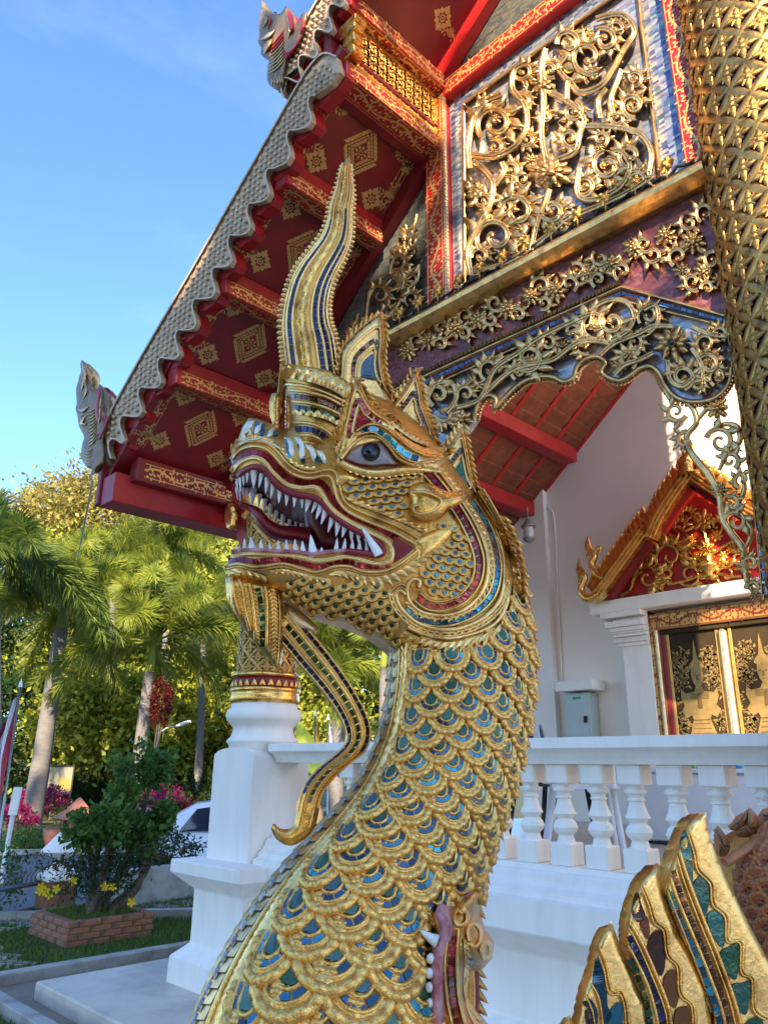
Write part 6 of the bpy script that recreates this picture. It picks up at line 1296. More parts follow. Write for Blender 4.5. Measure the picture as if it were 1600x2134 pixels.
fin([(795, 1030), (838, 1150), (852, 1190), (900, 1285), (937, 1385), (974, 1455), (992, 1561), (1010, 1720), (590, 1720), (618, 1561), (650, 1400), (688, 1290), (716, 1165), (750, 1090)], 20,
    [[(722, 1215), (752, 1290), (765, 1370), (735, 1420), (700, 1370), (702, 1290)], [(770, 1390), (778, 1470), (800, 1520), (760, 1560), (735, 1440)], [(800, 1480), (845, 1450), (855, 1530), (840, 1610), (775, 1600), (770, 1530)], [(680, 1430), (720, 1480), (725, 1560), (690, 1600), (660, 1520)]],
    [([(730, 1160), (770, 1260), (800, 1390), (850, 1390), (880, 1480), (890, 1600)], 7), ([(715, 1175), (755, 1275), (785, 1405), (840, 1410), (865, 1490), (870, 1600)], 6), ([(690, 1350), (735, 1440), (755, 1600)], 6), ([(660, 1410), (700, 1500), (715, 1620)], 6)], [('glass_tile', [(655, 1440), (690, 1540), (700, 1640)], 8, 14, 'g_amber')], 'g_teal')
fin([(1040, 725), (1053, 830), (1090, 950), (1150, 1100), (1206, 1185), (1246, 1275), (1294, 1400), (1318, 1561), (1330, 1720), (950, 1720), (985, 1560), (940, 1380), (882, 1215), (869, 1100), (884, 990), (914, 900), (944, 825), (1000, 760)], 24,
    [[(925, 880), (955, 960), (970, 1010), (935, 1040), (900, 1000), (905, 930)], [(975, 1005), (992, 1060), (985, 1130), (945, 1050)], [(1030, 1080), (1065, 1100), (1075, 1200), (1065, 1290), (1040, 1310), (985, 1200), (995, 1120)], [(1120, 1280), (1140, 1330), (1140, 1430), (1115, 1480), (1065, 1380), (1075, 1310)], [(1165, 1470), (1195, 1480), (1200, 1560), (1180, 1640), (1120, 1600), (1125, 1500)]],
    [([(960, 850), (1000, 940), (1030, 1030), (1080, 1080), (1095, 1200), (1150, 1270), (1160, 1400), (1220, 1470), (1230, 1600)], 8), ([(945, 850), (985, 945), (1015, 1045), (1062, 1085), (1080, 1210), (1132, 1270), (1145, 1410), (1205, 1470), (1215, 1600)], 6), ([(890, 1040), (950, 1140), (1030, 1320), (1090, 1480), (1110, 1620)], 9), ([(880, 1060), (935, 1160), (1010, 1330), (1070, 1490), (1090, 1620)], 6), ([(872, 1150), (920, 1230), (985, 1370), (1030, 1530), (1040, 1640)], 9)],
    [('glass_tile', [(885, 1105), (945, 1220), (1015, 1380), (1062, 1560), (1075, 1640)], 13, 20, 'g_navy'), ('glass_tile', [(885, 1225), (935, 1330), (980, 1470), (1000, 1620)], 12, 18, 'g_green')], 'g_amber')
fin([(1280, 475), (1293, 570), (1332, 685), (1392, 825), (1445, 935), (1495, 1035), (1552, 1145), (1612, 1260), (1660, 1350), (1660, 1720), (1330, 1720), (1310, 1500), (1230, 1300), (1140, 1100), (1074, 900), (1088, 800), (1114, 700), (1154, 600), (1190, 520), (1240, 480)], 28,
    [[(1175, 560), (1200, 640), (1210, 700), (1175, 720), (1145, 670), (1150, 600)], [(1205, 720), (1215, 790), (1210, 840), (1165, 760), (1165, 735)], [(1270, 790), (1300, 850), (1295, 950), (1270, 1010), (1225, 930), (1215, 850)], [(1330, 975), (1370, 990), (1380, 1080), (1365, 1170), (1300, 1070), (1290, 1000)], [(1400, 1165), (1445, 1155), (1450, 1250), (1430, 1335), (1365, 1260), (1360, 1190)], [(1470, 1350), (1505, 1345), (1505, 1440), (1480, 1515), (1420, 1440), (1420, 1360)], [(1530, 1530), (1570, 1540), (1570, 1650), (1500, 1650), (1490, 1560)]],
    [([(1190, 550), (1235, 680), (1250, 760), (1320, 840), (1330, 940), (1395, 1010), (1400, 1130), (1470, 1140), (1475, 1290), (1530, 1330), (1540, 1480), (1600, 1530)], 9), ([(1178, 552), (1220, 690), (1238, 775), (1302, 845), (1315, 950), (1378, 1015), (1388, 1140), (1455, 1148), (1462, 1300), (1515, 1335), (1525, 1490), (1585, 1540)], 7), ([(1140, 660), (1190, 820), (1270, 1030), (1340, 1200), (1420, 1420), (1470, 1600)], 10), ([(1128, 690), (1172, 840), (1250, 1045), (1320, 1215), (1398, 1430), (1440, 1600)], 7), ([(1095, 800), (1140, 930), (1220, 1120), (1290, 1290), (1360, 1480), (1390, 1620)], 10), ([(1078, 870), (1110, 950), (1180, 1130), (1250, 1310), (1310, 1500)], 6)],
    [('glass_tile', [(1112, 770), (1160, 910), (1235, 1090), (1305, 1260), (1378, 1460), (1410, 1600)], 10, 17, 'g_amber'), ('glass_tile', [(1088, 880), (1130, 990), (1200, 1150), (1270, 1310), (1335, 1490), (1360, 1620)], 13, 22, 'g_cyan')], 'g_gem')
fin([(580, 1508), (600, 1560), (640, 1650), (650, 1720), (500, 1720), (540, 1570)], 12, [], [([(575, 1540), (590, 1620), (600, 1700)], 6)], [], 'g_gem')
# orange-scaled body behind the fins
M['orange'] = paint('orange_lacquer', (.46, .17, .06), .4, .3, 20, .3, 60, dirt=(.22, .08, .03)); M['g_sage'] = glassmat('sage_glass', [(.06, .13, .10), (.10, .16, .14), (.04, .10, .06)])
SN = Plane(1.82, R(14)); t2 = Tube([(1590, 1735), (1548, 1790), (1540, 1860), (1565, 1960), (1620, 2090), (1680, 2250)], [(1700, 1690), (1780, 1740), (1820, 1820), (1850, 1930), (1900, 2080), (1950, 2250)], .45, pl=SN)
t2.build('scaled_body', M['gold_dark'], finroot, 24)
M['g_rust'] = glassmat('rust_glass', [(.30, .05, .02), (.42, .10, .03), (.22, .03, .02)])
SMo = SM.copy(); SMo.materials[0] = M['orange']; TMo = TM.copy(); TMo.materials[0] = M['g_rust']; GMo = GM.copy(); GMo.materials[0] = M['g_sage']
t = t2.len*.97; row = 0
while t > 0:
    for c in range(8):
        ph = R(10+c*18+(9 if row % 2 else 0)); p, a, d, o = frame(t2, t, ph, 1.); k = SN.U*58; s_ = place('body_scale', SMo, mat4(p, a, d, o, k, k, k*.6), finroot); sub('glass_gem', GMo, s_); sub('glass_tile_arc', TMo, s_)
    t -= 27; row += 1
for outl in ([(1335, 545), (1380, 590), (1405, 650), (1385, 695), (1345, 700), (1330, 640)], [(1500, 450), (1545, 500), (1552, 560), (1510, 600), (1440, 600), (1430, 570), (1480, 530)], [(1400, 560), (1440, 500), (1490, 470), (1500, 500), (1450, 560)], [(1560, 480), (1600, 450), (1640, 460), (1620, 540), (1570, 560)]):
    v = Vol([tuple(p) for p in smoothpath(ZFn(outl), 6, True)], 9, 7, step=6, pl=SN); lf = v.build('orange_leaf', M['orange'], finroot); cc = np.array(ZFn(outl)).mean(0); tp_ = np.array(ZFn(outl))
    for k in range(len(tp_)):
        e_ = cc+(tp_[k]-cc)*.82; b_ = cc+(tp_[(k+1) % len(tp_)]-cc)*.05; mb = MB(); ridge(mb, [tuple(b_), tuple((b_+e_)/2), tuple(e_)], 5, 4, v.H, k=5, step=4, pl=SN, taper=True, lift=1, both=False); mb.make('leaf_vein', M['gold_dark' if k % 2 else 'g_sage'], lf, True)
mb = MB(); mb.tube([SN.w(*p, 60) for p in smoothpath(ZFn([(1375, 735), (1450, 690), (1530, 640), (1620, 600)]), 8)], .012, 8); mb.make('orange_stem', M['orange'], finroot, True)
# ============================================================ the garden
rng = np.random.default_rng(11)
def leafmat(name, c, c2, tr=.35, rough=.5):
    m, t, b = nodes(name)
    g = t.nodes.new('ShaderNodeNewGeometry'); r = ramp(t, g.outputs['Random Per Island'], [(0, c), (.5, (np.array(c)+np.array(c2))/2), (1, c2)])
    t.links.new(r.outputs[0], b.inputs['Base Color']); b.inputs['Roughness'].default_value = rough; b.inputs['Specular IOR Level'].default_value = .3
    tl = t.nodes.new('ShaderNodeBsdfTranslucent'); t.links.new(r.outputs[0], tl.inputs[0]); ms = t.nodes.new('ShaderNodeMixShader'); ms.inputs[0].default_value = tr
    t.links.new(b.outputs[0], ms.inputs[1]); t.links.new(tl.outputs[0], ms.inputs[2]); t.links.new(ms.outputs[0], t.nodes['Material Output'].inputs[0]); return m
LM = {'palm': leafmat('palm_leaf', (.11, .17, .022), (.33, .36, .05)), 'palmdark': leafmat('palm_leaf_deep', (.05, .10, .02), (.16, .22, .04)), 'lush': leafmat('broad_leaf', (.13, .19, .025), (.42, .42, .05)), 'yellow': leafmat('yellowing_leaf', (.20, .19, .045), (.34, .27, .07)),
      'dark': leafmat('dark_leaf', (.012, .035, .01), (.035, .075, .018)), 'box': leafmat('clipped_leaf', (.045, .12, .02), (.13, .25, .05)), 'conifer': leafmat('conifer_leaf', (.02, .05, .012), (.05, .085, .02)), 'magenta': leafmat('bougainvillea', (.20, .008, .06), (.36, .02, .14)), 'redleaf': leafmat('red_leaf', (.07, .006, .006), (.13, .014, .01)), 'grass': leafmat('grass_blade', (.07, .13, .02), (.16, .24, .05)), 'yflower': leafmat('yellow_petal', (.75, .55, .02), (.85, .65, .03), .2)}  # redleaf and magenta are darkened to carry their shade in the colour
M['bark'] = paint('grey_bark', (.15, .14, .135), .85, .3, 5, .6, 14, .02, stretch=(1, 1, 6)); M['bark2'] = paint('brown_bark', (.13, .10, .075), .9, .35, 10, .6, 30, .01)
def leaves(C, size, mat, name, parent, up=.0, n_up=None, aspect=.5, out=None):
    """one folded leaf at every point of C"""
    n = len(C); a = rng.normal(size=(n, 3)); 
    if out is not None: a = a*.8+out*.6
    a[:, 2] += up; a /= np.linalg.norm(a, axis=1)[:, None]; b = np.cross(a, rng.normal(size=(n, 3))); b /= np.linalg.norm(b, axis=1)[:, None]; c = np.cross(a, b)
    s = (size*rng.uniform(.6, 1.25, n))[:, None]; V = np.stack([C, C+a*s*.5+b*s*aspect*.5+c*s*.06, C+a*s, C+a*s*.5-b*s*aspect*.5+c*s*.06], 1).reshape(-1, 3)
    F = (np.arange(n)[:, None]*4+np.array([[0, 1, 2, 3]])); return mkq(name, V, F, mat, parent)
def mkq(name, V, F, mat, parent=None, loc=None):
    """fast quad mesh"""
    off = WL[parent] if parent is not None else (np.array(loc, float) if loc is not None else np.array([V[:, 0].mean(), V[:, 1].mean(), V[:, 2].min()]))
    me = bpy.data.meshes.new(name); V = V-off; n = len(F); k = F.shape[1]
    me.vertices.add(len(V)); me.vertices.foreach_set('co', V.astype(np.float32).ravel()); me.loops.add(n*k); me.loops.foreach_set('vertex_index', F.astype(np.int32).ravel()); me.polygons.add(n); me.polygons.foreach_set('loop_start', np.arange(0, n*k, k, dtype=np.int32)); me.materials.append(mat); me.update(calc_edges=True); me.validate()
    o = bpy.data.objects.new(name, me); COL.objects.link(o); WL[o] = off
    if parent is not None: o.parent = parent
    else: o.location = off
    return o
def clumps(c, r, nc, npc, cr_=.28, shell=.6):
    """points gathered in clumps near the surface of an ellipsoid"""
    u = rng.normal(size=(nc, 3)); u /= np.linalg.norm(u, axis=1)[:, None]; rad = (shell+(1-shell)*rng.random(nc))**.8; K = u*rad[:, None]*np.array(r)
    D_ = rng.normal(size=(nc, npc, 3))*np.array(r)*cr_*.5*rng.uniform(.6, 1.3, (nc, 1, 1)); P = (K[:, None]+D_).reshape(-1, 3); return P+np.array(c), np.repeat(u, npc, 0)
def tree(name, base, h, c, r, nc, npc, size, mat, label, tr=.15, cat='tree', group=None, limbs=5, bark='bark2'):
    root = empty(name, base, label, cat, group); c = np.array(c, float)
    mb = MB(); b = np.array(base, float); mid = b*.4+c*.6; mid[:2] += rng.normal(size=2)*.15*tr*8; mb.tube(smoothpath([b, (b+mid)/2+rng.normal(size=3)*tr*.6, mid, c], .5), tr, 8)
    mb = MB(); pth = smoothpath([b, (b+mid)/2, mid, c], max(.3, h*.08)); mb.tube(pth, list(np.linspace(tr, tr*.35, len(pth))), 8)
    for k in range(limbs):
        u = rng.normal(size=3); u /= np.linalg.norm(u); e = c+u*np.array(r)*.75; s_ = b*.35+c*.65 if k % 2 else mid; pp = smoothpath([s_, (s_+e)/2+np.array([0, 0, .1*h*.2]), e], max(.3, h*.1)); mb.tube(pp, list(np.linspace(tr*.5, tr*.1, len(pp))), 6)
    mb.make('trunk', M[bark], root, True)
    P, o = clumps(c, r, nc, npc); P[:, 2] = np.maximum(P[:, 2], base[2]+.05); leaves(P, size, LM[mat], 'crown', root, out=o); return root
# ---- ground, road, slab, lawn
gm, t, b_ = nodes('garden_soil'); n1 = noise(t, .8, 6); r_ = ramp(t, n1.outputs[0], [(.35, (.045, .05, .02)), (.6, (.06, .075, .025)), (.8, (.09, .08, .045))]); t.links.new(r_.outputs[0], b_.inputs['Base Color']); b_.inputs['Roughness'].default_value = .95
tag(mk('ground', [(-400, -400, -.012), (400, -400, -.012), (400, 400, -.012), (-400, 400, -.012)], [(0, 1, 2, 3)], gm), kind='structure')
dR = np.array([.57, .82]); nR = np.array([-.82, .57])
def strip(name, a, b, l0, l1, z, mat):
    q = lambda o, l: (nR[0]*o+dR[0]*l, nR[1]*o+dR[1]*l, z); return tag(mk(name, [q(a, l0), q(b, l0), q(b, l1), q(a, l1)], [(0, 1, 2, 3)], mat), kind='structure')
M['asphalt'] = paint('asphalt', (.13, .135, .15), .85, .2, 2.5, .5, 120, .004); strip('road', 9.95, 16.55, -40, 40, -.004, M['asphalt'])
M['conc'] = paint('concrete_kerb', (.40, .38, .35), .85, .2, 4, .4, 40, .005, dirt=(.22, .20, .17)); M['apron'] = paint('concrete_apron', (.66, .57, .48), .8, .12, 2.2, .35, 50, .004, dirt=(.44, .38, .33)); M['drain'] = paint('drain_bed', (.26, .21, .16), .9, .25, 3, .4, 30, .006)
mb = MB()
for a, b in ((16.55, 16.68), (9.80, 9.93)):
    q = lambda o, l, z: (nR[0]*o+dR[0]*l, nR[1]*o+dR[1]*l, z); V = [q(a, -40, 0), q(b, -40, 0), q(b, 40, 0), q(a, 40, 0)]; V = V+[(x, y, .10) for x, y, z in V]; tag(mk('kerb', V, [(4, 5, 6, 7), (0, 1, 5, 4), (1, 2, 6, 5), (2, 3, 7, 6), (3, 0, 4, 7)], M['conc']), kind='structure')
tag(MB().box((-6.39, 2.69, -.01), (.8, 9., .12), .012).make('apron', M['apron']), kind='structure')
tag(MB().box((-6.90, 2.48, -.01), (-6.40, 9., .004)).make('drain', M['drain']), kind='structure'); tag(MB().box((-6.40, 2.48, -.01), (.8, 2.685, .004)).make('drain', M['drain']), kind='structure')
tag(MB().box((-7.02, 2.37, -.01), (-6.90, 9., .085), .008).make('kerb', M['conc']), kind='structure'); tag(MB().box((-6.898, 2.37, -.01), (.8, 2.478, .085), .008).make('kerb', M['conc']), kind='structure')
lawn = tag(MB().box((-9.6, -1., -.01), (-7.02, 9., .0)).make('lawn', gm), kind='structure'); tag(MB().box((-7.018, -1., -.01), (.8, 2.368, .0)).make('lawn', gm), kind='structure')
tag(MB().box((-3.2, -60, -.01), (60, 2.30, .004)).make('courtyard', M['apron']), kind='structure'); tag(MB().box((.81, 2.31, -.01), (60, 40, .003)).make('courtyard', M['apron']), kind='structure')  # unseen pale paving, laid to bounce sunlight into the shade
pv = MB()
for s_ in (1, -1):
    for k in (-1, 0, 1): pv.prism([(-.20, s_*-.2+k*.13-.018), (.20, s_*.2+k*.13-.018), (.20, s_*.2+k*.13+.018), (-.20, s_*-.2+k*.13+.018)], lambda u, v, d: (u, max(-.2, min(.2, v)), d), 0, .03 if s_ > 0 else .028)
pv = pv.me('grass_paver', M['conc'])
for i in range(14):
    for j in range(12):
        x, y = -9.2+i*.4+.02*rnd.random(), 1.3+j*.4+.02*rnd.random()
        if (x > -7.25 and y > 2.2) or (-9.0 < x < -7.5 and y > 3.2) or x > -4.6: continue
        place('grass_paver', pv, Matrix.Translation((x, y, .001-.012*rnd.random())) @ Matrix.Rotation(rnd.uniform(-.03, .03), 4, 'Z'), lawn).matrix_parent_inverse.identity()
def blades(name, P, hgt, mat, label=None):
    n = len(P); a = rng.uniform(0, 6.28, n); h = hgt*rng.uniform(.5, 1.3, n); w_ = .005+.004*rng.random(n); dx = np.stack([np.cos(a), np.sin(a), 0*a], -1); lean = rng.normal(size=(n, 3))*.35; lean[:, 2] = 0
    V = np.stack([P-dx*w_[:, None], P+dx*w_[:, None], P+lean*h[:, None]+np.array([0, 0, 1])*h[:, None]], 1).reshape(-1, 3); o = mkq(name, V, np.arange(n*3).reshape(n, 3), mat); tag(o, label, 'grass', kind='stuff'); return o
n = 70000; P = np.stack([rng.uniform(-9.6, -4.5, n), rng.uniform(.6, 6.5, n), np.zeros(n)], -1); k_ = ((P[:, 0] < -7.03) | (P[:, 1] < 2.36)) & ~((P[:, 0] > -8.78) & (P[:, 0] < -7.78) & (P[:, 1] > 3.48) & (P[:, 1] < 4.5))
u_ = np.abs(((P[:, 0]+P[:, 1])/.13) % 1-.5); k_ &= (u_ < .40) | (P[:, 1] > 4.2); blades('grass', P[k_], .05, LM['grass'], 'short green lawn grass growing through concrete grid pavers')
# ---- brick planter
pl_ = empty('brick_planter', (-8.28, 3.95, 0), 'square red brick planter on the lawn holding a clipped tree', 'planter')
M['brick'] = paint('old_brick', (.30, .135, .075), .9, .45, 9, .5, 50, .006, dirt=(.10, .065, .05)); M['mortar'] = paint('mortar', (.16, .13, .11), .95, .3, 9, .4)
bk = MB().box((-.105, -.05, -.025), (.105, .05, .025), .005).me('brick', M['brick'])
x0, x1, y0, y1 = -8.74, -7.82, 3.53, 4.42
MB().box((x0+.012, y0+.012, 0), (x1-.012, y1-.012, .19)).make('mortar_core', M['mortar'], pl_)
for c in range(4):
    z = .028+c*.056; off = .11 if c % 2 else 0
    for (ax, L_, oth) in (('x', x1-x0, (y0, y1)), ('y', y1-y0, (x0, x1))):
        for e, oo in enumerate(oth):
            k = 0
            while k*.22+off < L_-.05:
                s_ = k*.22+off+.11; inn = .05 if e == 0 else -.05; jx = rnd.uniform(-.004, .004); hf = 1.
                if s_+.105 > L_: hf = max(.25, (L_-s_+.105)/.21); s_ = L_-.105*hf
                if ax == 'x': Mx = Matrix.Translation((x0+s_, oo+inn+jx, z))
                else: Mx = Matrix.Translation((oo+inn+jx, y0+s_, z)) @ Matrix.Rotation(math.pi/2, 4, 'Z')
                place('brick', bk, Mx @ Matrix.Rotation(rnd.uniform(-.02, .02), 4, 'Z') @ Matrix.Diagonal((hf, 1, 1, 1)), pl_); k += 1
n = 2500; P = np.stack([rng.uniform(x0+.1, x1-.1, n), rng.uniform(y0+.1, y1-.1, n), np.full(n, .19)], -1); blades('planter_grass', P, .06, LM['grass'], 'grass filling the top of the brick planter')
# ---- clipped tree in the planter: several stems, cloud-like heads
tp = empty('topiary_tree', (-8.2, 4.0, .19), 'cloud-pruned green tree with several stems rising from the brick planter', 'tree')
DT = 8.5; g = lambda x, y, d=DT: ond(x, y, d)*1.
dt = lambda p: float(np.dot(np.array([p[0], p[1], 0]), hd))
heads = [(280, 1590, 56, 46, 8.7), (322, 1600, 38, 46, 8.8), (258, 1662, 42, 38, 8.6), (180, 1725, 42, 42, 8.3), (238, 1715, 40, 44, 8.4), (300, 1745, 40, 48, 8.7), (340, 1700, 26, 30, 8.8)]
s0 = np.array([-8.2, 4.0, .18]); d0 = dt(s0)
for x, y, rx, ry, dd in heads:
    D_ = d0+(dd-8.5); c = g(x, y, D_); sc_ = D_/FPX*1.03; mb = MB(); bx = s0+np.array([rng.normal()*.05, rng.normal()*.05, 0]); m_ = (bx+c)/2+np.array([rng.normal()*.08, rng.normal()*.08, -.1]); pp = smoothpath([bx, m_, c], .12); mb.tube(pp, list(np.linspace(.045, .018, len(pp))), 7); mb.make('stem', M['bark2'], tp, True)
    P, o = clumps(c, (rx*sc_*.78, rx*sc_*.78, ry*sc_*.74), 38, 16, .5, .45); leaves(P, .08, LM['box'], 'leaf_head', tp, out=o, aspect=.6)
P, o = clumps(s0+np.array([0, -.05, .38]), (.50, .42, .28), 90, 18, .4, .3); 
yb = empty('yellow_flower_shrub', (-8.2, 4.0, .191), 'low feathery shrub with yellow trumpet flowers in the brick planter', 'shrub'); leaves(P, .06, LM['dark'], 'foliage', yb, aspect=.3)
for k in range(7):
    e = s0+np.array([rng.normal()*.62, rng.normal()*.5, .45+.3*rng.random()]); mb = MB(); pp = smoothpath([s0+np.array([0, 0, .1]), (s0+e)/2+np.array([0, 0, .25]), e], .1); mb.tube(pp, .006, 5); mb.make('twig', M['bark2'], yb); Q = np.repeat(np.array(pp[len(pp)//3:]), 14, 0)+rng.normal(size=(len(pp[len(pp)//3:])*14, 3))*.03; leaves(Q, .06, LM['dark'], 'foliage', yb, aspect=.3)
for x, y in ((88, 1848), (96, 1857), (104, 1864), (118, 1852), (154, 1836), (219, 1847), (236, 1849), (275, 1880), (84, 1856)):
    c = g(x, y, d0-.35); fl = MB()
    for k in range(5): a = k*1.256+x; q_ = lambda r_, e, o_: c+rt*r_*math.cos(a+e)+upv*r_*math.sin(a+e)-hd*o_; fl.add([c+hd*.015, q_(.034, -.5, .012), q_(.05, 0, .004), q_(.034, .5, .012)], [(0, 1, 2, 3)])
    fl.make('flower', LM['yflower'], yb)
# ---- shrubs and low wall behind the planter
w0, w1 = onz(262, 1895), onz(402, 1872); 
d_ = (w1-w0)/np.linalg.norm(w1-w0); nn_ = np.array([-d_[1], d_[0], 0]); a_, b__ = w0-d_*.1, w1+d_*3; V = [a_, b__, b__+nn_*.18, a_+nn_*.18]; V = [(p[0], p[1], -.01) for p in V]+[(p[0], p[1], .42) for p in V]
tag(mk('garden_wall', V, [(4, 5, 6, 7), (0, 1, 5, 4), (1, 2, 6, 5), (2, 3, 7, 6), (3, 0, 4, 7)], M['conc']), 'low grey concrete garden wall between planter and pier', 'wall')
tree('wall_shrub', tuple(onz(335, 1845)), 1.3, ond(332, 1785, 11.2), (.5, .5, .42), 110, 30, .055, 'dark', 'dark green shrub spilling over the low garden wall beside the car', .03, 'shrub', limbs=8)
tree('edge_shrub', tuple(onz(-25, 1900)), 1.0, ond(-22, 1845, 9.5), (.32, .32, .42), 60, 26, .06, 'box', 'leafy shrub cut by the left edge of the picture', .02, 'shrub', limbs=5)
# lotus-capped gate post and spiked iron fence
gp = onz(112, 1905); post = empty('gate_post', (gp[0], gp[1], 0), 'short brick post with white lotus cap behind the planter', 'post')
MB().box((gp[0]-.17, gp[1]-.17, 0), (gp[0]+.17, gp[1]+.17, .36), .01).make('shaft', M['brick'], post); MB().box((gp[0]-.2, gp[1]-.2, .36), (gp[0]+.2, gp[1]+.2, .43), .015).make('cap_slab', M['white'], post)
MB().lathe([(.19, .43), (.17, .47), (.10, .50), (.07, .55), (.09, .60), (.20, .64), (.23, .67), (.20, .71), (.15, .76), (.12, .80), (.05, .87), (.001, .90)], (gp[0], gp[1], 0), 12).make('lotus_cap', M['white'], post)
fe = empty('iron_fence', tuple(onz(40, 1925)), 'low grey spiked railing at the left edge beside the lotus post', 'fence')
f0 = gp+np.array([-.1, -.2, 0]); f1 = onz(-60, 1935); M['iron'] = paint('grey_iron', (.16, .17, .19), .5, .2, 8, .1, metal=.4)
for z in (.06, .33): MB().tube([f0*[1, 1, 0]+[0, 0, z], f1*[1, 1, 0]+[0, 0, z]], .03, 6).make('rail', M['iron'], fe)
for k in range(13):
    p = f0+(f1-f0)*(k+.5)/13; MB().tube([p*[1, 1, 0]+[0, 0, .3], p*[1, 1, 0]+[.0, 0, .42], p*[1, 1, 0]+[.03, .03, .47], p*[1, 1, 0]+[.05, .0, .52]], [.009, .009, .007, .002], 5).make('spike', M['iron'], fe)
# ---- across the road
tree('clipped_hedge', tuple(onz(58, 1776)), .8, ond(58, 1757, dt(onz(58, 1776))+.4), (.58, .58, .28), 110, 40, .05, 'box', 'low clipped box hedge across the road below the leaning palm trunk', .03, 'hedge', limbs=6)
lp = onz(152, 1779); cl = empty('clay_lantern', (lp[0], lp[1], 0), 'terracotta garden lantern with pointed roof across the road', 'lantern'); M['clay'] = paint('terracotta', (.36, .14, .09), .8, .2, 5, .2)
def sqp(nm, prof, mat, root, c): mb = MB(); sqprof(mb, prof, c[0], c[1]); mb.make(nm, mat, root)
sqp('base', [(.34, 0), (.34, .08), (.30, .12), (.22, .22), (.26, .26), (.26, .33), (.18, .38)], M['clay'], cl, lp)
for sx in (-1, 1):
    for sy in (-1, 1): MB().box((lp[0]+sx*.17-.035, lp[1]+sy*.17-.035, .38), (lp[0]+sx*.17+.035, lp[1]+sy*.17+.035, .62), .006).make('post', M['clay'], cl)
MB().box((lp[0]-.12, lp[1]-.12, .38), (lp[0]+.12, lp[1]+.12, .6)).make('lamp_chamber', M['dark'], cl); sqp('roof', [(.20, .62), (.34, .63), (.33, .66), (.16, .80), (.14, .84), (.04, .98), (.001, 1.02)], M['clay'], cl, lp)
def pot(name, x, y, r, h, label, D=None):
    p = onz(x, y) if D is None else ond(x, y, D); o = MB().lathe([(.001, .01), (r*.62, 0), (r*.95, h*.7), (r, h), (r*.88, h), (r*.8, h*.8), (.001, h*.8)], (p[0], p[1], 0), 16); return tag(o.make(name, M['clay'], None, True), label, 'pot'), p
for i, (x, y, D_, rx, rz, mat, lab) in enumerate(((90, 1668, 21.5, .55, .4, 'magenta', 'magenta bougainvillea bush behind the leaning palm trunk'), (40, 1702, 20., .45, .3, 'magenta', 'red-pink bougainvillea at the left behind the white sign post'), (345, 1690, 19., .62, .55, 'magenta', 'magenta bougainvillea in bloom beside the lamp post'), (318, 1655, 19.5, .3, .4, 'magenta', 'small upper bougainvillea spray left of the lamp post'), (375, 1705, 18., .25, .3, 'redleaf', 'red flowering sprig next to the car mirror'))):
    c = ond(x, y, D_); tree('bougainvillea', (c[0], c[1], 0), 1, c, (rx, rx, rz), 70, 26, .07, mat, lab, .02, 'shrub', 'flowering bushes across the road', limbs=6)
pot('clay_pot', 332, 1760, .42, .5, 'large terracotta pot under the magenta bougainvillea by the lamp'); pot('clay_pot', 118, 1775, .30, .42, 'dark terracotta pot beside the clay lantern'); pot('clay_pot', 60, 1720, .32, .4, 'terracotta pot left behind the hedge')
for i, (x, yt, yb_, D_, wpx) in enumerate(((178, 1600, 1690, 24, 30), (212, 1603, 1690, 24.5, 26), (120, 1600, 1690, 25, 24), (355, 1592, 1680, 24, 30), (396, 1605, 1690, 23, 22), (432, 1606, 1690, 23, 22), (150, 1630, 1700, 23.5, 24), (240, 1620, 1690, 24, 24))):
    top = ond(x, yt, D_); h = max(1.2, top[2]); b = np.array([top[0], top[1], 0.]); root = empty('conical_shrub', tuple(b), 'dark conical conifer shrub, number %d from the left in the row across the road' % [2, 4, 1, 6, 7, 8, 3, 5][i] if False else ['dark conical conifer left of centre behind the clay lantern', 'dark conical conifer right behind the topiary tree', 'dark conical conifer beside the yellow notice board', 'dark conical conifer right of the lamp post', 'slim conical conifer above the white car bonnet', 'slim conical conifer touching the white pier', 'low conical conifer just right of the notice board', 'low conical conifer behind the topiary head'][i], 'conifer', 'conifers in a row across the road')
    n = 2600; z = rng.random(n)**.8; rr = wpx*D_/FPX*(1-z)**.75*np.sqrt(rng.uniform(.45, 1, n))*1.15; a = rng.uniform(0, 6.28, n); P = np.stack([b[0]+rr*np.cos(a), b[1]+rr*np.sin(a), z*h+.05], -1); leaves(P, .11, LM['conifer'], 'crown', root, up=.9, aspect=.35); MB().tube([b, b+np.array([0, 0, h*.8])], [.06, .02], 6).make('trunk', M['bark2'], root)
# notice board
nb = ond(125, 1625, 23.); sg = empty('notice_board', (nb[0], nb[1], 0), 'framed yellow notice board on dark posts among the conifers', 'sign'); u = rt; M['nyel'] = paint('notice_yellow', (.22, .18, .03), .6); M['npale'] = paint('notice_pale', (.20, .19, .13), .6); M['nblue'] = paint('notice_blue', (.03, .04, .12), .6)
def bd(nm, a, b, z0, z1, mat, off, th=.03): mb = MB(); mb.prism([(a, z0), (b, z0), (b, z1), (a, z1)], lambda p, q, d: tuple(nb*[1, 1, 0]+u*p-hd*(off+d)+np.array([0, 0, q])), 0, th); return mb.make(nm, mat, sg)
zc = nb[2]; bd('frame', -.40, .40, zc-.38, zc+.38, M['dark'], 0); bd('panel', -.36, .36, zc-.34, zc+.34, M['npale'], .031, .01); bd('stripe', -.05, .36, zc-.30, zc+.05, M['nyel'], .042, .004); bd('footer', -.36, .36, zc-.34, zc-.29, M['nblue'], .047, .004); bd('footer', -.2, -.02, zc-.22, zc-.15, M['nblue'], .047, .004)
for s_ in (-.37, .37): bd('post', s_-.03, s_+.03, 0, zc-.37, M['dark'], .0, .05)
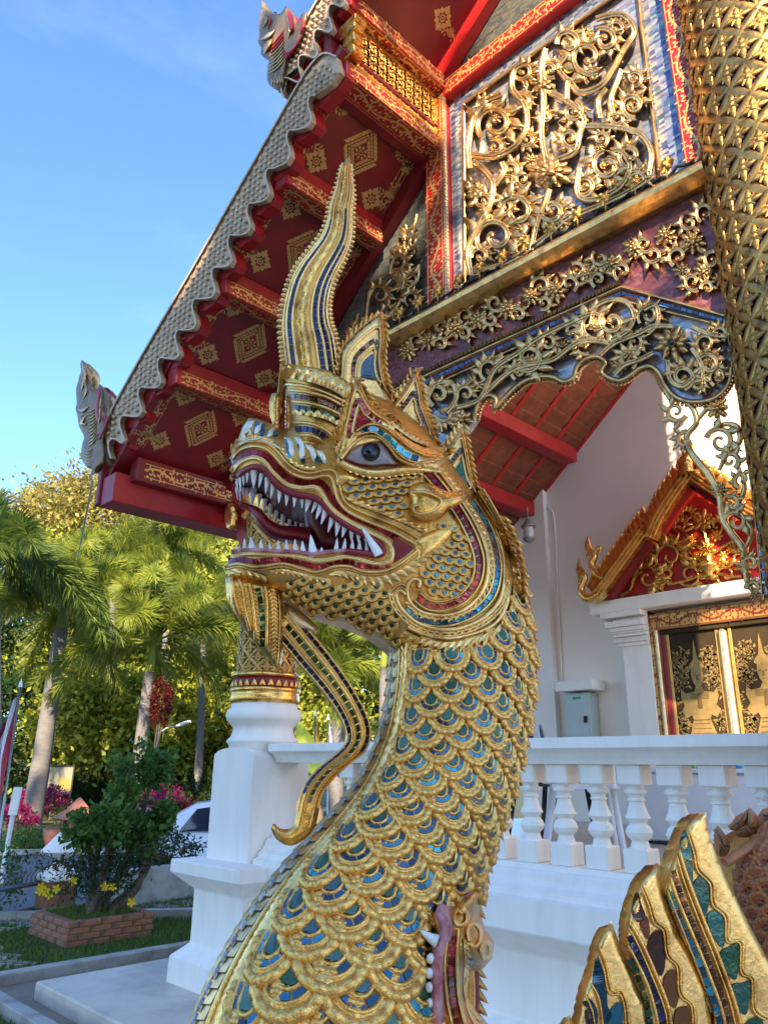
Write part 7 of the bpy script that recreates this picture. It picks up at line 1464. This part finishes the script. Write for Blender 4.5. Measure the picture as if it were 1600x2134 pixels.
# lamp post
q0 = onz(311, 1735); lmp = empty('street_lamp', (q0[0], q0[1], 0), 'slim grey street lamp with angled flat head', 'lamp post'); DL = dt(q0); q1 = ond(339, 1535, DL); M['galv'] = paint('galvanised_steel', (.42, .43, .44), .45, .1, metal=.6)
q1 = np.array([q0[0], q0[1], q1[2]]); MB().tube([q0, q1], [.05, .035], 8).make('pole', M['galv'], lmp, True); q2 = ond(368, 1513, DL); q3 = ond(397, 1503, DL); MB().tube([q1-[0, 0, .1], q1+[0, 0, .08], q1*.6+q2*.4+[0, 0, .1], q2], .028, 7).make('arm', M['galv'], lmp, True); MB().tube([q2, (q2+q3)/2, q3], [.06, .11, .07], 8, .5).make('lamp_head', M['white'], lmp, True)
# white sign post leaning at the left edge, flags
DSg = 12.; a, b = ond(12, 1775, DSg), ond(34, 1662, DSg); wp = empty('sign_post', (a[0], a[1], 0), 'white board on a thin leaning white post at the left edge', 'sign'); MB().tube([np.array([a[0], a[1], -.0]), b], .035, 6).make('post', M['white'], wp)
c1_, c2_ = ond(30, 1698, DSg), ond(41, 1640, DSg); ax = Vector(c2_-c1_); mb = MB(); mb.prism([(-.06, 0), (.06, 0), (.07, ax.length), (-.05, ax.length)], lambda p, q, d: tuple(np.array(c1_)+rt*p+np.array(ax.normalized())*q-hd*(d+.04)), 0, .03); mb.make('board', M['white'], wp)
M['fred'] = paint('flag_red', (.42, .03, .05), .7); M['fwhite'] = paint('flag_white', (.7, .7, .74), .7); M['fblue'] = paint('flag_violet', (.13, .10, .30), .7); M['forange'] = paint('flag_orange', (.75, .35, .03), .7); M['fyel'] = paint('flag_yellow', (.60, .62, .06), .7)
def flag(base_xy, top_xy, D_, stripes, label, fold, wid, hang, side=1):
    t0 = ond(*top_xy, D_); g0 = ond(*base_xy, D_); r = empty('flag', (g0[0], g0[1], 0), label, 'flag'); MB().tube([np.array([g0[0], g0[1], 0]), t0], .018, 6).make('pole', M['galv'], r, True); MB().lathe([(.001, .12), (.02, .06), (.03, .0)], t0, 8).make('finial', M['white'], r)
    ax = (g0-t0)/np.linalg.norm(g0-t0); n = len(stripes)
    for i, m_ in enumerate(stripes):
        P = []
        for u_ in np.linspace(i/n, (i+1)/n, 4):
            row = []
            for v in np.linspace(0, 1, 26): row.append(t0+ax*(.05+hang*v)+side*rt*(.02+u_*wid*(.25+.75*min(1, v*1.6)))+hd*.06*math.sin(u_*9+v*5)*fold+np.array([0, 0, -1])*u_*.45*hang*(.5))
            P.append(row)
        mb = MB(); mb.grid(P); mb.make('stripe', M[m_], r, True)
flag((-8, 1800), (43, 1432), 11., ['fred', 'fwhite', 'fblue', 'fwhite', 'fred'], 'red, white and violet striped flag hanging at the left edge', 1, .34, 1.35, -1)
flag((656, 1700), (657, 1492), 15., ['forange'], 'furled orange flag behind the white handrail', .5, .12, .85); flag((684, 1700), (684, 1500), 15.5, ['fwhite', 'fblue'], 'furled white and violet flag behind the white handrail', .5, .20, .85, 1)
flag((620, 1700), (612, 1478), 13.5, ['fyel'], 'broad yellow flag beside the white column base', .4, .55, .9, 1)
# ---- parked car
cp = onz(445, 1790); 
car = empty('parked_car', (cp[0], cp[1], 0.), 'white hatchback car parked behind the white pier, nose to the left', 'car'); M['carw'] = paint('white_car_paint', (.72, .74, .78), .15, .03, 3, 0); M['carglass'] = paint('dark_car_glass', (.02, .03, .05), .05, .1, 2, 0); M['tyre'] = paint('tyre_rubber', (.02, .02, .02), .8)
cu_ = rt*.97+hd*.22; cu_ = cu_/np.linalg.norm(cu_); cv_ = np.array([-cu_[1], cu_[0], 0]); orig = np.array([*ond(370, 1700, 12.6)[:2], 0])-cu_*.50
KC = .69
def cpt(u_, v, z): return tuple(orig+(cu_*u_+cv_*v+np.array([0, 0, z]))*KC)
prof = [(-.15, .35), (-.18, .62), (-.05, .80), (.35, .92), (.72, 1.30), (1.1, 1.52), (1.6, 1.60), (2.6, 1.58), (3.3, 1.40), (3.75, 1.05), (3.85, .8), (3.85, .35)]
P = []
for v, s_ in ((0, .94), (.06, 1.), (1.64, 1.), (1.70, .94)): P.append([cpt(u_, v+(.14*(1 if v < .8 else -1) if z > 1. else 0), .35+(z-.35)*s_) for u_, z in prof])
mb = MB(); mb.grid(P); base = mb.n; mb.F.append(tuple(range(12))); mb.F.append(tuple(range(36, 48))[::-1]); mb.make('body', M['carw'], car, True)
for nm, pts in (('side_window', [(.78, .98), (1.14, 1.44), (1.65, 1.51), (2.55, 1.49), (3.1, 1.36), (3.35, 1.0)]),): mb = MB(); mb.prism(pts, lambda u_, z, d: cpt(u_, .14*min(1, max(0, (z-.92)/.38))+d, z), -.035, -.012); mb.make(nm, M['carglass'], car)
MB().add([cpt(.40, .18, .97), cpt(.40, 1.52, .97), cpt(1.06, 1.46, 1.49), cpt(1.06, .24, 1.49)], [(0, 1, 2, 3)]).make('windscreen', M['carglass'], car)
mb = MB(); P_ = [[np.array(cpt(.62+.10*math.sin(e)*math.cos(f)*1.1, -.14+.13*math.cos(e), .98+.085*math.sin(e)*math.sin(f))) for f in np.linspace(0, 6.283, 10, endpoint=False)] for e in np.linspace(.1, 3.04, 7)]; mb.grid(P_, cv=True); mb.make('wing_mirror', M['carw'], car, True)
for u_ in (.55, 3.1):
    for v in (.02, 1.50):
        mb = MB(); P_ = [[np.array(cpt(u_+r_*math.cos(f), v+o_, .32+r_*math.sin(f))) for f in np.linspace(0, 6.283, 20, endpoint=False)] for r_, o_ in ((.0, .02), (.19, .01), (.2, 0), (.31, 0), (.32, .03), (.32, .17), (.2, .18))]; mb.grid(P_, cv=True); mb.make('wheel', M['tyre'], car)
mb = MB(); mb.prism([(-.16, .36), (3.84, .36), (3.84, .46), (-.16, .46)], lambda u_, z, d: cpt(u_, d, z), -.02, -.004); mb.make('sill', M['tyre'], car)
# person in a dark blue jacket half hidden behind the topiary
pc = onz(285, 1800); pr = empty('person', (pc[0], pc[1], 0), 'person in dark blue jacket walking on the road behind the topiary', 'person'); M['jacket'] = paint('navy_jacket', (.03, .045, .10), .35, .4, 20, .3); M['trouser'] = paint('grey_trousers', (.16, .17, .19), .8); M['skin'] = paint('skin', (.42, .22, .14), .55); M['hair'] = paint('dark_hair', (.015, .012, .01), .6)
def skin(name, pts, edges, rads, mat, parent, base):
    me = bpy.data.meshes.new(name); me.from_pydata([tuple(np.array(p)) for p in pts], edges, []); me.materials.append(mat); o = bpy.data.objects.new(name, me); COL.objects.link(o); o.parent = parent
    m = o.modifiers.new('skin', 'SKIN'); m.use_smooth_shade = True; o.modifiers.new('sub', 'SUBSURF').levels = 1; o.modifiers['sub'].render_levels = 1
    sv = me.skin_vertices[0].data
    for i, r in enumerate(rads): sv[i].radius = r; sv[i].use_root = (i == 0)
    return o
# x = walking direction, y = side (seated-height figure leaning forward)
Hs = .66
J = [(0, 0, .92), (.03, 0, 1.15), (.10, 0, 1.38), (.13, 0, 1.50), (.16, 0, 1.58), (.18, 0, 1.68), (.09, .20, 1.40), (.18, .27, 1.14), (.36, .24, 1.02), (.09, -.20, 1.40), (.02, -.28, 1.14), (.16, -.28, .93), (0, .10, .88), (.16, .11, .50), (.10, .11, .08), (.22, .11, .04), (0, -.10, .88), (-.06, -.11, .48), (-.24, -.11, .14), (-.14, -.11, .05)]
Ed = [(0, 1), (1, 2), (2, 3), (3, 4), (4, 5), (2, 6), (6, 7), (7, 8), (2, 9), (9, 10), (10, 11), (0, 12), (12, 13), (13, 14), (14, 15), (0, 16), (16, 17), (17, 18), (18, 19)]
Rd = [(.14, .17), (.13, .16), (.13, .18), (.06, .06), (.085, .08), (.08, .075), (.065, .065), (.05, .05), (.035, .03), (.065, .065), (.05, .05), (.035, .03), (.10, .10), (.07, .07), (.05, .05), (.04, .03), (.10, .10), (.07, .07), (.05, .05), (.04, .03)]
J = [(x*Hs, y*Hs, z*Hs*.94) for x, y, z in J]; Rd = [(a*Hs, b*Hs) for a, b in Rd]
bo = skin('body', J, Ed, Rd, M['trouser'], pr, pc)
jk = skin('jacket', [J[i] for i in (0, 1, 2, 6, 7, 9, 10)], [(0, 1), (1, 2), (2, 3), (3, 4), (2, 5), (5, 6)], [(Rd[i][0]*1.15, Rd[i][1]*1.15) for i in (0, 1, 2, 6, 7, 9, 10)], M['jacket'], pr, pc)
hx = np.array(J[5])+WL[pr]; MB().lathe([(.001, .075), (.05, .06), (.066, .02), (.064, -.02), (.05, -.05)], hx-[.012, 0, 0], 12).make('hair', M['hair'], pr, True)
r0_ = ony(193, 1004, 2.64); M['rope'] = paint('pale_rope', (.55, .50, .36), .8); rp = MB(); e_ = ond(160, 1165, 19.); rp.tube([r0_+(e_-r0_)*q+np.array([0, 0, -.25])*4*q*(1-q) for q in np.linspace(0, 1, 14)], .012, 5); tag(rp.make('rope', M['rope'], None, True), 'thin pale rope running from the lower roof finial into the palms', 'rope')
# ---- foxtail palms
def palm(base, top, fr, label, tr=.17, mat='palm', seed=0, nl=620, ll=.75, fl=2.6):
    r = empty('foxtail_palm', tuple(base), label, 'palm', 'foxtail palms of the garden'); base = np.array(base); top = np.array(top); pp = smoothpath([base, base*.6+top*.4+np.array([.05, 0, 0]), top], .5)
    mb = MB(); mb.tube(pp, [tr*(1.15-.45*i/len(pp)+.02*(i % 2)) for i in range(len(pp))], 12); mb.make('trunk', M['bark'], r, True)
    MB().tube([top, top+(top-base)/np.linalg.norm(top-base)*.9], [tr*.72, tr*.35], 10).make('crownshaft', LM['palm'], r, True)
    c = top+(top-base)/np.linalg.norm(top-base)*.75; V = []
    for az, el, L_ in fr:
        d = np.array([math.cos(az), math.sin(az), 0]); mb = MB(); pts = []
        for k in range(15):
            q = k/14; pts.append(c+d*L_*(math.cos(el)*q-.05*q*q)+np.array([0, 0, 1])*L_*(math.sin(el)*q-.62*q*q*(1.0-.35*math.sin(el))))
        pts = np.array(pts); mb.tube(pts, list(np.linspace(.03, .008, 15)), 6); mb.make('rachis', LM['palm'], r, True)
        n = nl; q = rng.uniform(.14, 1., n); i = np.clip((q*14).astype(int), 0, 13); P = pts[i]+(pts[i+1]-pts[i])*((q*14)-i)[:, None]; T = pts[i+1]-pts[i]; T /= np.linalg.norm(T, axis=1)[:, None]
        w_ = rng.normal(size=(n, 3)); w_ -= T*(w_*T).sum(1)[:, None]; w_ /= np.linalg.norm(w_, axis=1)[:, None]; D_ = T*.62+w_*.85; D_[:, 2] -= .12; D_ /= np.linalg.norm(D_, axis=1)[:, None]
        s = (ll*(1-.55*np.abs(q-.45)/.55)*rng.uniform(.75, 1.15, n))[:, None]; sd_ = np.cross(D_, w_); wd = .024*s/ll*1.4; tip = P+D_*s; tip[:, 2] -= .12*s[:, 0]
        V.append(np.stack([P, P+D_*s*.45+sd_*wd, tip, P+D_*s*.45-sd_*wd], 1).reshape(-1, 3))
    V = np.concatenate(V); mkq('fronds', V, np.arange(len(V)).reshape(-1, 4), LM[mat], r); return r
def frs(n, s, lo=-.1, hi=1.2, L0=2.7, L1=3.6): r2 = random.Random(s); return [(2*math.pi*k/n+r2.uniform(-.25, .25), r2.uniform(lo, hi), r2.uniform(L0, L1)) for k in range(n)]
b1 = onz(62, 1735); D1 = dt(b1); palm(b1, ond(128, 1310, D1), frs(13, 1), 'foxtail palm with pale leaning trunk at the left', .23, seed=1, fl=3)
b2 = ond(288, 1545, 20.); b2[2] = 0; palm(b2, ond(312, 1400, 20.), frs(13, 5), 'foxtail palm with dark ringed trunk behind the lamp post', .17, 'palm')
b3 = ond(20, 1560, 17.); b3[2] = 0; palm(b3, ond(-10, 1200, 17.), frs(12, 9), 'foxtail palm whose crown enters from the left edge', .14, 'palmdark')
b4 = ond(420, 1560, 24.); b4[2] = 0; palm(b4, ond(425, 1330, 24.), frs(13, 12), 'foxtail palm behind the gilded corner column', .12)
b5 = ond(700, 1600, 22.); b5[2] = 0; palm(b5, ond(705, 1430, 22.), frs(13, 17), 'foxtail palm seen between the beard and the neck', .2)
b6 = ond(795, 1600, 19.); b6[2] = 0; palm(b6, ond(800, 1390, 19.), frs(5, 19, .6, 1.3, .8, 1.2), 'pale bare-topped palm close to the naga neck', .14)
b7 = ond(260, 1500, 25.); b7[2] = 0; palm(b7, ond(235, 1230, 25.), frs(13, 23), 'tall foxtail palm in the middle of the left garden', .12)
b8 = ond(350, 1500, 27.); b8[2] = 0; palm(b8, ond(350, 1180, 27.), frs(12, 29, 0., 1.2, 2.6, 3.2), 'foxtail palm just below the red eave', .12)
# ---- broadleaf trees behind
for i, (x, y, D_, rx, rz, nc, npc, sz, mat, lab) in enumerate((
    (250, 1520, 26, 2.6, 1.7, 360, 46, .26, 'lush', 'sunlit broad-leaved tree behind the lamp post'), (60, 1540, 27, 2.6, 2.2, 170, 44, .26, 'dark', 'dark broad-leaved tree at the left behind the flag'), (440, 1480, 28, 2.4, 2.4, 220, 46, .24, 'lush', 'yellow-green tree behind the white column base'),
    (300, 1120, 38, 6.0, 2.6, 800, 46, .26, 'yellow', 'tall yellowing tree rising behind the palms under the eave'), (480, 1200, 36, 4., 3.2, 240, 46, .26, 'lush', 'tall bright green tree touching the naga chin'), (120, 1300, 34, 4.4, 3.8, 420, 46, .28, 'lush', 'dense green tree behind the leaning palm'), (420, 1330, 34, 4.2, 3.6, 480, 46, .28, 'lush', 'tall green tree behind the corner column'),
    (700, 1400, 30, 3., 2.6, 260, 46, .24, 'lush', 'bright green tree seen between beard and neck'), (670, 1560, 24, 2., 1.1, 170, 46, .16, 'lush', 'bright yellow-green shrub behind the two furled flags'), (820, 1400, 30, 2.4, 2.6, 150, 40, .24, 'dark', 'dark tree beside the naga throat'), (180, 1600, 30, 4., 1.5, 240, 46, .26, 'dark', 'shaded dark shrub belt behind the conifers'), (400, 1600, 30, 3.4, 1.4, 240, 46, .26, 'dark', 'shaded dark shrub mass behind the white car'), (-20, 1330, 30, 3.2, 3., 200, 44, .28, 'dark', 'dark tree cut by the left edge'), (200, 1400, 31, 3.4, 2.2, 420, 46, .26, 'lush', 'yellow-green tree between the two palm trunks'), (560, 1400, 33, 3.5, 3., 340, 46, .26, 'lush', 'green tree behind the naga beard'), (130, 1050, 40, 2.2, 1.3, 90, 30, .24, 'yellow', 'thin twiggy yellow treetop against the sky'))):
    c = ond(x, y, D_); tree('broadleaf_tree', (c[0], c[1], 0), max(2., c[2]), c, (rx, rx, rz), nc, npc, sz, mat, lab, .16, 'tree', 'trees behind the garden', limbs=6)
c = ond(336, 1462, 19.5); tree('red_leaf_bush', (c[0], c[1], 0), 2., c, (.27, .27, .55), 50, 26, .09, 'redleaf', 'red-leaved hanging spray right of the dark palm trunk', .03, 'shrub', limbs=4)
# ---- tall trees behind the viewpoint: they shade the lower temple and garden
for i, (qq, ss, hh, rr) in enumerate(((-1.3, 15, 16.2, 1.7), (1.9, 15.5, 13.3, 2.3), (7.4, 15, 12.6, 2.6), (-5.6, 17, 18.6, 2.8), (-9.6, 17.5, 19.2, 3.4), (-14, 18, 19.2, 3.4), (-3.4, 13.5, 16.2, 1.9), (.3, 18, 15.6, 1.7))):
    x, y = .66*ss+.75*qq, -.75*ss+.66*qq; root = empty('shade_tree', (x, y, 0), ['tall broad tree in line with the temple gable behind the viewer', 'second tall tree behind the viewer, in line with the porch', 'third tall tree behind the viewer to the right', 'very tall tree behind the viewer to the left', 'very tall tree further left behind the viewer', 'outermost very tall tree left behind the viewer', 'slender tall tree behind the viewer just left of the gable line', 'slender tree set back behind the other trees behind the viewer'][i], 'tree', 'trees behind the viewer')
    mb = MB(); mb.tube([(x, y, 0), (x+.1, y, hh*.4), (x, y, hh-1.)], [.4, .3, .1], 8); mb.make('trunk', M['bark2'], root, True)
    P, o = clumps((x, y, hh*.55), (rr, rr, hh*.45), 260, 16, .34, .25); leaves(P, .8, LM['lush'], 'crown', root, out=o)

STUFF = ('fringe', '_rib', 'moulding', 'plume_leaf', 'ear_rim', 'snout_stripe', 'nostril', 'makara_leaf', 'border_rib', 'back_ridge', 'finial_carving', 'wing_feather', 'bead_edge', 'belly_plate', 'lip_channel', 'mouth_corner', 'leaf_border', 'leaf_head')
for o in bpy.data.objects:
    if o.type == 'MESH' and o.parent is not None and any(k in o.name for k in STUFF) and 'capital' not in o.name and 'kind' not in o: o['kind'] = 'stuff'
